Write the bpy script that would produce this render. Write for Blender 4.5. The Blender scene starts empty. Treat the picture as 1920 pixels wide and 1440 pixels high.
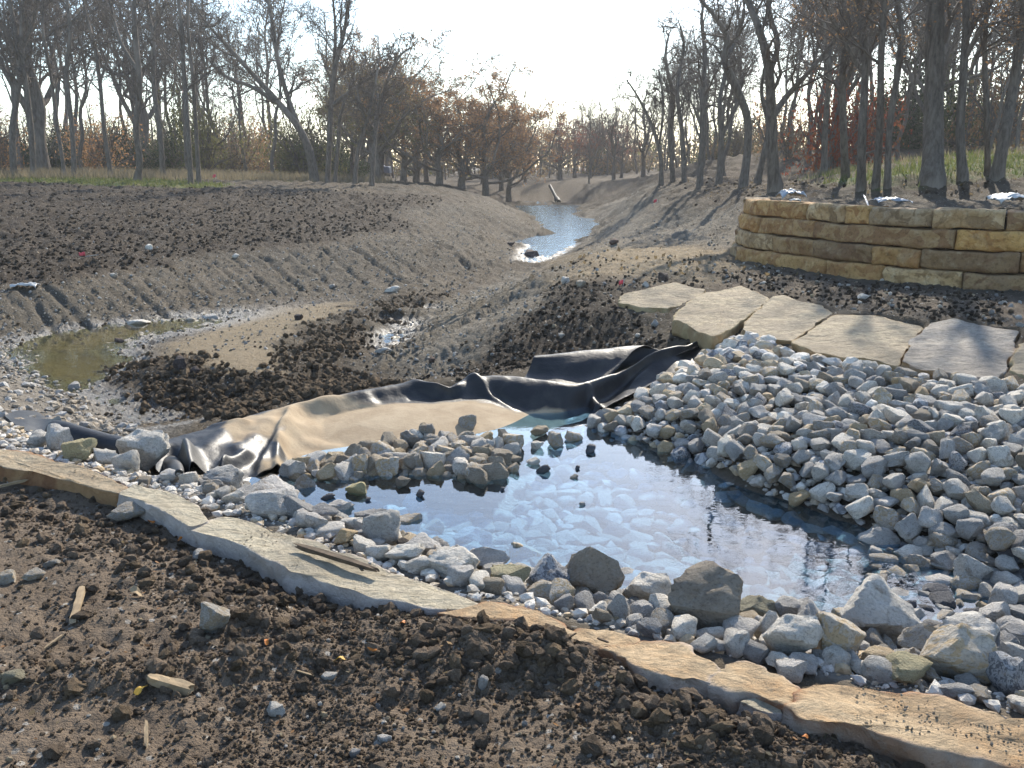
import bpy, math, random
import numpy as np
from mathutils import Vector, Matrix, Euler

# ------------------------------------------------------------------ camera, sky, sun
S = bpy.context.scene
COL = S.collection
F_PX, PITCH, CAM_H = 1750.0, math.radians(13.03), 1.6
cam_data = bpy.data.cameras.new('camera')
cam_data.sensor_width = 36.0
cam_data.lens = 36.0 * F_PX / 1920.0
cam_data.clip_start, cam_data.clip_end = 0.05, 3000.0
cam = bpy.data.objects.new('camera', cam_data)
COL.objects.link(cam)
cam.location = (0, 0, CAM_H)
cam.rotation_euler = (math.pi / 2 - PITCH, 0, 0)
S.camera = cam

SUN_AZ, SUN_EL = math.radians(19.0), math.radians(32.0)
world = bpy.data.worlds.new('World')
S.world = world
world.use_nodes = True
wn = world.node_tree
for n in list(wn.nodes):
    wn.nodes.remove(n)
sky = wn.nodes.new('ShaderNodeTexSky')
sky.sky_type = 'NISHITA'
sky.sun_disc = False
sky.sun_elevation = SUN_EL
sky.sun_rotation = SUN_AZ
sky.air_density, sky.dust_density, sky.ozone_density = 1.0, 0.4, 1.3
bg = wn.nodes.new('ShaderNodeBackground')
bg.inputs['Strength'].default_value = 0.15
wo = wn.nodes.new('ShaderNodeOutputWorld')
wn.links.new(sky.outputs[0], bg.inputs['Color'])
wn.links.new(bg.outputs[0], wo.inputs['Surface'])

sun_data = bpy.data.lights.new('sun', 'SUN')
sun_data.energy = 4.2
sun_data.angle = math.radians(0.53)
sun_data.color = (1.0, 0.92, 0.79)
sun = bpy.data.objects.new('sun', sun_data)
COL.objects.link(sun)
sdir = Vector((math.sin(SUN_AZ) * math.cos(SUN_EL), math.cos(SUN_AZ) * math.cos(SUN_EL), math.sin(SUN_EL)))
sun.rotation_euler = sdir.to_track_quat('Z', 'Y').to_euler()
sun.location = (8, 25, 18)

S.view_settings.view_transform = 'Standard'
S.view_settings.look = 'None'
S.view_settings.gamma = 1.0
S.view_settings.use_curve_mapping = False
S.view_settings.exposure = 1.05
S.cycles.max_bounces = 8
S.cycles.transparent_max_bounces = 16
S.cycles.sample_clamp_indirect = 6.0

RNG = np.random.default_rng(7)
random.seed(7)

# ------------------------------------------------------------------ helpers
def tag(o, label=None, cat=None, group=None, kind=None):
    if label: o['label'] = label
    if cat: o['category'] = cat
    if group: o['group'] = group
    if kind: o['kind'] = kind
    return o

def make_mesh(name, verts, tris=None, quads=None, smooth=False, mats=None, mat_idx=None):
    verts = np.asarray(verts, dtype=np.float32).reshape(-1, 3)
    tris = np.zeros((0, 3), np.int32) if tris is None else np.asarray(tris, np.int32).reshape(-1, 3)
    quads = np.zeros((0, 4), np.int32) if quads is None else np.asarray(quads, np.int32).reshape(-1, 4)
    me = bpy.data.meshes.new(name)
    nt, nq = len(tris), len(quads)
    me.vertices.add(len(verts))
    me.vertices.foreach_set('co', verts.ravel())
    me.loops.add(nt * 3 + nq * 4)
    me.loops.foreach_set('vertex_index', np.concatenate([tris.ravel(), quads.ravel()]).astype(np.int32))
    me.polygons.add(nt + nq)
    ls = np.concatenate([np.arange(nt) * 3, nt * 3 + np.arange(nq) * 4]).astype(np.int32)
    lt = np.concatenate([np.full(nt, 3), np.full(nq, 4)]).astype(np.int32)
    me.polygons.foreach_set('loop_start', ls)
    me.polygons.foreach_set('loop_total', lt)
    me.polygons.foreach_set('use_smooth', np.full(nt + nq, bool(smooth)))
    for m in (mats or []):
        me.materials.append(m)
    if mat_idx is not None:
        me.polygons.foreach_set('material_index', np.asarray(mat_idx, np.int32))
    me.update(calc_edges=True)
    me.validate()
    return me

def add_obj(name, me, parent=None, loc=None, rot=None, scl=None):
    o = bpy.data.objects.new(name, me)
    COL.objects.link(o)
    if parent is not None: o.parent = parent
    if loc is not None: o.location = loc
    if rot is not None: o.rotation_euler = rot
    if scl is not None: o.scale = scl
    return o

def fattr(me, name, vals):
    a = me.attributes.new(name, 'FLOAT', 'POINT')
    a.data.foreach_set('value', np.asarray(vals, np.float32))

def smooth01(x):
    x = np.clip(x, 0, 1)
    return x * x * (3 - 2 * x)

def _h(ix, iy, iz, seed):
    with np.errstate(over='ignore'):
        h = (ix.astype(np.uint32) * np.uint32(374761393) + iy.astype(np.uint32) * np.uint32(668265263)
             + iz.astype(np.uint32) * np.uint32(2147483647 - 58) + np.uint32((seed * 974711 + 12345) & 0xffffffff))
        h = (h ^ (h >> np.uint32(13))) * np.uint32(1274126177)
        h = (h ^ (h >> np.uint32(16))) * np.uint32(2246822519)
        h = h ^ (h >> np.uint32(15))
    return h.astype(np.float64) / 4294967295.0

def vnoise(x, y, z=None, seed=0):
    x = np.asarray(x, float) + 1000.0; y = np.asarray(y, float) + 1000.0
    ix, iy = np.floor(x).astype(np.int64), np.floor(y).astype(np.int64)
    fx, fy = x - ix, y - iy
    fx = fx * fx * fx * (fx * (fx * 6 - 15) + 10); fy = fy * fy * fy * (fy * (fy * 6 - 15) + 10)
    if z is None:
        iz = np.zeros_like(ix)
        a = _h(ix, iy, iz, seed); b = _h(ix + 1, iy, iz, seed); c = _h(ix, iy + 1, iz, seed); d = _h(ix + 1, iy + 1, iz, seed)
        return (a + (b - a) * fx) * (1 - fy) + (c + (d - c) * fx) * fy
    z = np.asarray(z, float) + 1000.0
    iz = np.floor(z).astype(np.int64); fz = z - iz; fz = fz * fz * (3 - 2 * fz)
    def pl(k):
        a = _h(ix, iy, iz + k, seed); b = _h(ix + 1, iy, iz + k, seed); c = _h(ix, iy + 1, iz + k, seed); d = _h(ix + 1, iy + 1, iz + k, seed)
        return (a + (b - a) * fx) * (1 - fy) + (c + (d - c) * fx) * fy
    p0, p1 = pl(0), pl(1)
    return p0 + (p1 - p0) * fz

def fbm(x, y, freq, octv=4, seed=0, gain=0.5):
    s, a, t = 0.0, 1.0, 0.0
    for i in range(octv):
        s = s + a * (vnoise(x * freq, y * freq, seed=seed + i * 17) - 0.5) * 2
        t += a; a *= gain; freq *= 2.03
    return s / t

# pixel of the 1920x1440 photograph -> a ray from the camera
CP, SP = math.cos(PITCH), math.sin(PITCH)
def ray(px, py):
    cx, cy = (px - 960.0) / F_PX, (720.0 - py) / F_PX
    return np.array([cx, CP + cy * SP, -SP + cy * CP])
def P(px, py, z):
    d = ray(px, py)
    t = (z - CAM_H) / d[2]
    return np.array([0, 0, CAM_H]) + d * t
def PY(px, py, dist):                                   # point on the ray at forward distance dist
    d = ray(px, py)
    return np.array([0, 0, CAM_H]) + d * (dist / d[1])

# ------------------------------------------------------------------ materials
MATS = {}
def new_mat(name):
    m = bpy.data.materials.new(name); m.use_nodes = True
    nt = m.node_tree
    for n in list(nt.nodes): nt.nodes.remove(n)
    out = nt.nodes.new('ShaderNodeOutputMaterial')
    b = nt.nodes.new('ShaderNodeBsdfPrincipled')
    nt.links.new(b.outputs[0], out.inputs['Surface'])
    MATS[name] = m
    return m, nt, b, out
def N(nt, typ, **kw):
    n = nt.nodes.new(typ)
    for k, v in kw.items():
        if k.startswith('i_'): n.inputs[k[2:]].default_value = v
        else: setattr(n, k, v)
    return n
def L(nt, a, b): nt.links.new(a, b)
def noise(nt, scale, detail=4, rough=0.55, coord=None, dist=0.0):
    n = N(nt, 'ShaderNodeTexNoise')
    n.inputs['Scale'].default_value = scale; n.inputs['Detail'].default_value = detail
    n.inputs['Roughness'].default_value = rough; n.inputs['Distortion'].default_value = dist
    if coord is not None: L(nt, coord, n.inputs['Vector'])
    return n.outputs['Fac']
def ramp(nt, fac, stops):
    r = N(nt, 'ShaderNodeValToRGB')
    e = r.color_ramp.elements
    while len(e) > 1: e.remove(e[-1])
    e[0].position = stops[0][0]; e[0].color = (*stops[0][1], 1)
    for p, c in stops[1:]:
        x = e.new(p); x.color = (*c, 1)
    L(nt, fac, r.inputs[0])
    return r.outputs[0]
def mixc(nt, fac, a, b, blend='MIX'):
    m = N(nt, 'ShaderNodeMix', data_type='RGBA', blend_type=blend)
    for s, v in ((m.inputs[0], fac), (m.inputs[6], a), (m.inputs[7], b)):
        if isinstance(v, (int, float)): s.default_value = v
        elif isinstance(v, tuple): s.default_value = (*v, 1)
        else: L(nt, v, s)
    return m.outputs[2]
def math_(nt, op, a, b=0.0, clamp=False):
    m = N(nt, 'ShaderNodeMath', operation=op, use_clamp=clamp)
    for s, v in ((m.inputs[0], a), (m.inputs[1], b)):
        if isinstance(v, (int, float)): s.default_value = v
        else: L(nt, v, s)
    return m.outputs[0]
def attr(nt, name):
    return N(nt, 'ShaderNodeAttribute', attribute_name=name).outputs['Fac']
def bump(nt, height, strength, dist, b, prev=None):
    n = N(nt, 'ShaderNodeBump'); n.inputs['Strength'].default_value = strength; n.inputs['Distance'].default_value = dist
    L(nt, height, n.inputs['Height'])
    if prev is not None: L(nt, prev, n.inputs['Normal'])
    L(nt, n.outputs[0], b.inputs['Normal'])
    return n.outputs[0]
def objco(nt): return N(nt, 'ShaderNodeTexCoord').outputs['Object']
def objrand(nt): return N(nt, 'ShaderNodeObjectInfo').outputs['Random']

def rock_mat(name, c1, c2, c3, patch=None, sat=(0.75, 0.5), scale=1.0, mud=0.7):
    """limestone: mottled c1/c2, veins and pits of c3, a little per-stone variation"""
    m, nt, b, out = new_mat(name)
    co = objco(nt); rnd = objrand(nt)
    off = N(nt, 'ShaderNodeVectorMath', operation='ADD')
    L(nt, co, off.inputs[0])
    cmb = N(nt, 'ShaderNodeCombineXYZ')
    L(nt, math_(nt, 'MULTIPLY', rnd, 37.0), cmb.inputs[0]); L(nt, math_(nt, 'MULTIPLY', rnd, 91.0), cmb.inputs[1])
    L(nt, cmb.outputs[0], off.inputs[1])
    v = off.outputs[0]
    n1 = noise(nt, 1.6 * scale, 5, 0.6, v); n2 = noise(nt, 9 * scale, 6, 0.7, v); n3 = noise(nt, 4 * scale, 3, 0.5, v, 1.5)
    col = mixc(nt, ramp(nt, n1, [(0.38, (0, 0, 0)), (0.62, (1, 1, 1))]), c1, c2)
    col = mixc(nt, ramp(nt, n2, [(0.52, (0, 0, 0)), (0.72, (1, 1, 1))]), col, c3)
    if patch is not None:
        col = mixc(nt, ramp(nt, n3, [(0.5, (0, 0, 0)), (0.56, (1, 1, 1))]), col, patch)
    n6 = noise(nt, 2.3 * scale, 6, 0.7, v, 0.6)
    col = mixc(nt, ramp(nt, n6, [(0.56, (0, 0, 0)), (0.68, (mud, mud, mud))]), col, (0.27, 0.205, 0.14))
    hsv = N(nt, 'ShaderNodeHueSaturation')
    L(nt, math_(nt, 'ADD', math_(nt, 'MULTIPLY', rnd, 0.72), 0.70), hsv.inputs['Value'])
    L(nt, math_(nt, 'ADD', math_(nt, 'MULTIPLY', rnd, sat[1]), sat[0]), hsv.inputs['Saturation'])
    L(nt, col, hsv.inputs['Color'])
    n5 = noise(nt, 22 * scale, 4, 0.7, v)
    mm = N(nt, 'ShaderNodeMix', data_type='RGBA', blend_type='MULTIPLY'); mm.inputs[0].default_value = 1.0
    L(nt, hsv.outputs[0], mm.inputs[6]); L(nt, ramp(nt, n5, [(0.34, (0.66, 0.645, 0.62)), (0.50, (1, 1, 1))]), mm.inputs[7])
    L(nt, mm.outputs[2], b.inputs['Base Color'])
    b.inputs['Roughness'].default_value = 0.85
    b.inputs['Specular IOR Level'].default_value = 0.25
    n4 = noise(nt, 14 * scale, 8, 0.7, v)
    bump(nt, n4, 0.9, 0.045 / scale, b)
    return m

def plain_mat(name, col, rough=0.7, spec=0.3, var=0.25, scale=8.0, bstr=0.3, bdist=0.01, col2=None, metallic=0.0):
    m, nt, b, out = new_mat(name)
    co = objco(nt)
    n1 = noise(nt, scale, 5, 0.6, co)
    c2 = col2 or tuple(c * (1 - var) for c in col)
    c = mixc(nt, ramp(nt, n1, [(0.35, (0, 0, 0)), (0.65, (1, 1, 1))]), col, c2)
    L(nt, c, b.inputs['Base Color'])
    b.inputs['Roughness'].default_value = rough
    b.inputs['Specular IOR Level'].default_value = spec
    b.inputs['Metallic'].default_value = metallic
    if bstr: bump(nt, noise(nt, scale * 3, 6, 0.65, co), bstr, bdist, b)
    return m

ROCKS = [
    rock_mat('limestone_pale', (0.72, 0.67, 0.59), (0.56, 0.52, 0.455), (0.36, 0.33, 0.29)),
    rock_mat('limestone_blue_grey', (0.53, 0.50, 0.46), (0.34, 0.325, 0.305), (0.62, 0.58, 0.52)),
    rock_mat('limestone_tan', (0.47, 0.385, 0.27), (0.40, 0.31, 0.205), (0.52, 0.46, 0.37)),
    rock_mat('limestone_mixed', (0.54, 0.49, 0.42), (0.42, 0.375, 0.315), (0.28, 0.26, 0.235), patch=(0.45, 0.36, 0.25)),
    rock_mat('limestone_speckled', (0.40, 0.40, 0.40), (0.34, 0.34, 0.345), (0.16, 0.165, 0.175), patch=(0.14, 0.145, 0.155), scale=2.0),
    rock_mat('stone_dark_brown', (0.13, 0.095, 0.08), (0.09, 0.07, 0.06), (0.17, 0.13, 0.11)),
    rock_mat('stone_wet_grey', (0.15, 0.15, 0.16), (0.11, 0.11, 0.12), (0.2, 0.2, 0.2)),
    rock_mat('limestone_yellow', (0.45, 0.40, 0.24), (0.40, 0.34, 0.20), (0.33, 0.28, 0.18)),
]
ROCKS.append(rock_mat('stone_submerged', (0.42, 0.40, 0.36), (0.34, 0.32, 0.285), (0.26, 0.245, 0.22)))
R_PALE, R_BLUE, R_TAN, R_MIX, R_SPECK, R_BROWN, R_WET, R_YEL, R_SUB = range(9)

def ground_mat():
    m, nt, b, out = new_mat('ground_soil')
    co = N(nt, 'ShaderNodeNewGeometry').outputs['Position']
    n_big = noise(nt, 0.6, 4, 0.6, co); n_mid = noise(nt, 4, 5, 0.65, co); n_fine = noise(nt, 32, 6, 0.7, co); n_f2 = noise(nt, 110, 3, 0.6, co)
    base = mixc(nt, ramp(nt, n_mid, [(0.35, (0, 0, 0)), (0.7, (1, 1, 1))]), (0.080, 0.062, 0.043), (0.135, 0.107, 0.075))
    base = mixc(nt, ramp(nt, n_big, [(0.4, (0, 0, 0)), (0.62, (1, 1, 1))]), base, (0.088, 0.074, 0.055))
    dark = mixc(nt, ramp(nt, n_mid, [(0.3, (0, 0, 0)), (0.7, (1, 1, 1))]), (0.125, 0.092, 0.064), (0.215, 0.163, 0.116))
    c = mixc(nt, attr(nt, 'dark'), base, dark)
    deep = mixc(nt, ramp(nt, n_mid, [(0.3, (0, 0, 0)), (0.7, (1, 1, 1))]), (0.042, 0.032, 0.023), (0.080, 0.062, 0.045))
    c = mixc(nt, attr(nt, 'deep'), c, deep)
    sand = mixc(nt, n_mid, (0.27, 0.205, 0.125), (0.33, 0.262, 0.17))
    c = mixc(nt, attr(nt, 'sand'), c, sand)
    grav = mixc(nt, ramp(nt, n_fine, [(0.4, (0, 0, 0)), (0.62, (1, 1, 1))]), (0.145, 0.123, 0.092), (0.26, 0.228, 0.178))
    c = mixc(nt, attr(nt, 'gravel'), c, grav)
    wht = mixc(nt, ramp(nt, n_fine, [(0.35, (0, 0, 0)), (0.65, (1, 1, 1))]), (0.25, 0.22, 0.18), (0.46, 0.43, 0.38))
    c = mixc(nt, attr(nt, 'white'), c, wht)
    litter = mixc(nt, n_mid, (0.055, 0.041, 0.028), (0.115, 0.085, 0.056))
    c = mixc(nt, attr(nt, 'litter'), c, litter)
    gr = mixc(nt, ramp(nt, n_mid, [(0.4, (0, 0, 0)), (0.65, (1, 1, 1))]), (0.07, 0.11, 0.03), (0.17, 0.14, 0.07))
    c = mixc(nt, attr(nt, 'grass'), c, gr)
    wet = attr(nt, 'wet')
    c = mixc(nt, math_(nt, 'MULTIPLY', wet, 0.55), c, (0.05, 0.042, 0.03))
    # scattered pale pebbles pressed into the soil
    vor = N(nt, 'ShaderNodeTexVoronoi'); vor.inputs['Scale'].default_value = 26; L(nt, co, vor.inputs['Vector'])
    sep = N(nt, 'ShaderNodeSeparateColor'); L(nt, vor.outputs['Color'], sep.inputs[0])
    peb = math_(nt, 'MULTIPLY', math_(nt, 'LESS_THAN', vor.outputs['Distance'], 0.30), math_(nt, 'GREATER_THAN', sep.outputs[0], 0.80))
    peb = math_(nt, 'MULTIPLY', peb, 0.75)
    c = mixc(nt, peb, c, mixc(nt, sep.outputs[1], (0.22, 0.2, 0.17), (0.42, 0.39, 0.34)))
    L(nt, c, b.inputs['Base Color'])
    r = math_(nt, 'SUBTRACT', 0.95, math_(nt, 'MULTIPLY', wet, 0.6))
    L(nt, r, b.inputs['Roughness'])
    L(nt, math_(nt, 'ADD', 0.15, math_(nt, 'MULTIPLY', wet, 0.4)), b.inputs['Specular IOR Level'])
    h = math_(nt, 'ADD', math_(nt, 'MULTIPLY', n_fine, 1.0), math_(nt, 'MULTIPLY', n_f2, 0.3))
    h = math_(nt, 'ADD', h, math_(nt, 'MULTIPLY', peb, 0.25))
    h2 = math_(nt, 'MULTIPLY', noise(nt, 9, 6, 0.75, co), 3.0)
    p = bump(nt, math_(nt, 'ADD', h, h2), 0.75, 0.04, b)
    return m
M_GROUND = ground_mat()

def water_mat(name, tint, ripple, dist, rough=0.0, refl=1.0, flatfr=False):
    m, nt, b, out = new_mat(name)
    nt.nodes.remove(b)
    co = N(nt, 'ShaderNodeNewGeometry').outputs['Position']
    mp = N(nt, 'ShaderNodeMapping'); mp.inputs['Scale'].default_value = (1, 2.2, 1); L(nt, co, mp.inputs['Vector'])
    bp = N(nt, 'ShaderNodeBump'); bp.inputs['Strength'].default_value = ripple; bp.inputs['Distance'].default_value = dist
    h = math_(nt, 'ADD', noise(nt, 7, 3, 0.5, mp.outputs[0]), math_(nt, 'MULTIPLY', noise(nt, 1.5, 2, 0.5, mp.outputs[0]), 2.0))
    L(nt, h, bp.inputs['Height'])
    gl = N(nt, 'ShaderNodeBsdfGlossy'); gl.inputs['Roughness'].default_value = rough
    gl.inputs['Color'].default_value = (*refl, 1) if isinstance(refl, tuple) else (refl, refl, refl, 1)
    tr = N(nt, 'ShaderNodeBsdfTransparent'); tr.inputs['Color'].default_value = (*tint, 1)
    # Schlick reflectance on |N.I|, the same from above and below, so sunlight reaches the bottom
    L(nt, bp.outputs[0], gl.inputs['Normal'])
    geo = N(nt, 'ShaderNodeNewGeometry')
    dt = N(nt, 'ShaderNodeVectorMath', operation='DOT_PRODUCT'); L(nt, geo.outputs['Incoming'], dt.inputs[0])
    L(nt, geo.outputs['Normal'] if flatfr else bp.outputs[0], dt.inputs[1])
    om = math_(nt, 'SUBTRACT', 1.0, math_(nt, 'ABSOLUTE', dt.outputs['Value']), True)
    fr_ = math_(nt, 'ADD', 0.055, math_(nt, 'MULTIPLY', math_(nt, 'POWER', om, 4.1), 0.96), True)
    mx = N(nt, 'ShaderNodeMixShader')
    L(nt, fr_, mx.inputs[0]); L(nt, tr.outputs[0], mx.inputs[1]); L(nt, gl.outputs[0], mx.inputs[2])
    L(nt, mx.outputs[0], out.inputs['Surface'])
    return m
M_POOL = water_mat('pool_water', (0.55, 0.78, 0.95), 0.14, 0.006)
M_PUDDLE = water_mat('murky_water', (0.72, 0.73, 0.50), 0.15, 0.010)
M_CREEK = water_mat('creek_water', (0.6, 0.62, 0.6), 0.25, 0.03, 0.10, refl=(0.66, 0.77, 0.88), flatfr=True)

def bark_mat(name, c1, c2):
    m, nt, b, out = new_mat(name)
    co = objco(nt)
    mp = N(nt, 'ShaderNodeMapping'); mp.inputs['Scale'].default_value = (6, 6, 1.2); L(nt, co, mp.inputs['Vector'])
    n1 = noise(nt, 3.0, 6, 0.7, mp.outputs[0]); n2 = noise(nt, 0.5, 3, 0.5, co)
    c = mixc(nt, ramp(nt, n1, [(0.38, (0, 0, 0)), (0.62, (1, 1, 1))]), c1, c2)
    c = mixc(nt, ramp(nt, n2, [(0.5, (0, 0, 0)), (0.65, (1, 1, 1))]), c, tuple(min(1, x * 1.35) for x in c2))
    L(nt, c, b.inputs['Base Color']); b.inputs['Roughness'].default_value = 0.9
    b.inputs['Specular IOR Level'].default_value = 0.15
    bump(nt, n1, 0.9, 0.05, b)
    return m
M_BARK = bark_mat('bark_grey_brown', (0.095, 0.078, 0.062), (0.19, 0.16, 0.13))
M_TWIG = plain_mat('twig_bark', (0.155, 0.125, 0.10), 0.85, 0.15, 0.4, 1.0, 0)
def leaf_mat(name, cols):
    m, nt, b, out = new_mat(name)
    co = objco(nt)
    n1 = noise(nt, 2.4, 4, 0.7, co)
    st = [(0.3 + 0.4 * i / max(1, len(cols) - 1), c) for i, c in enumerate(cols)]
    c = ramp(nt, n1, st)
    L(nt, c, b.inputs['Base Color']); b.inputs['Roughness'].default_value = 0.7
    b.inputs['Specular IOR Level'].default_value = 0.2
    tl = N(nt, 'ShaderNodeBsdfTranslucent'); L(nt, c, tl.inputs['Color'])
    mx = N(nt, 'ShaderNodeMixShader'); mx.inputs[0].default_value = 0.5
    L(nt, b.outputs[0], mx.inputs[1]); L(nt, tl.outputs[0], mx.inputs[2]); L(nt, mx.outputs[0], out.inputs['Surface'])
    return m
M_LEAF_BROWN = leaf_mat('leaves_russet', [(0.20, 0.11, 0.055), (0.33, 0.18, 0.085), (0.34, 0.24, 0.11)])
M_LEAF_OLIVE = leaf_mat('leaves_olive', [(0.08, 0.085, 0.035), (0.14, 0.135, 0.055), (0.2, 0.17, 0.075)])
M_LEAF_GREEN = leaf_mat('leaves_evergreen', [(0.025, 0.035, 0.018), (0.045, 0.06, 0.025), (0.085, 0.1, 0.035)])
M_LEAF_RED = leaf_mat('leaves_red', [(0.14, 0.04, 0.025), (0.25, 0.07, 0.035), (0.24, 0.12, 0.04)])
M_LEAF_STRAW = leaf_mat('leaves_tan', [(0.11, 0.085, 0.055), (0.17, 0.13, 0.075), (0.2, 0.15, 0.08)])
M_GRASS = leaf_mat('grass_green', [(0.06, 0.085, 0.025), (0.11, 0.13, 0.04), (0.2, 0.175, 0.08)])
M_STRAW = leaf_mat('grass_straw', [(0.16, 0.135, 0.085), (0.23, 0.19, 0.125), (0.13, 0.115, 0.065)])

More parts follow.
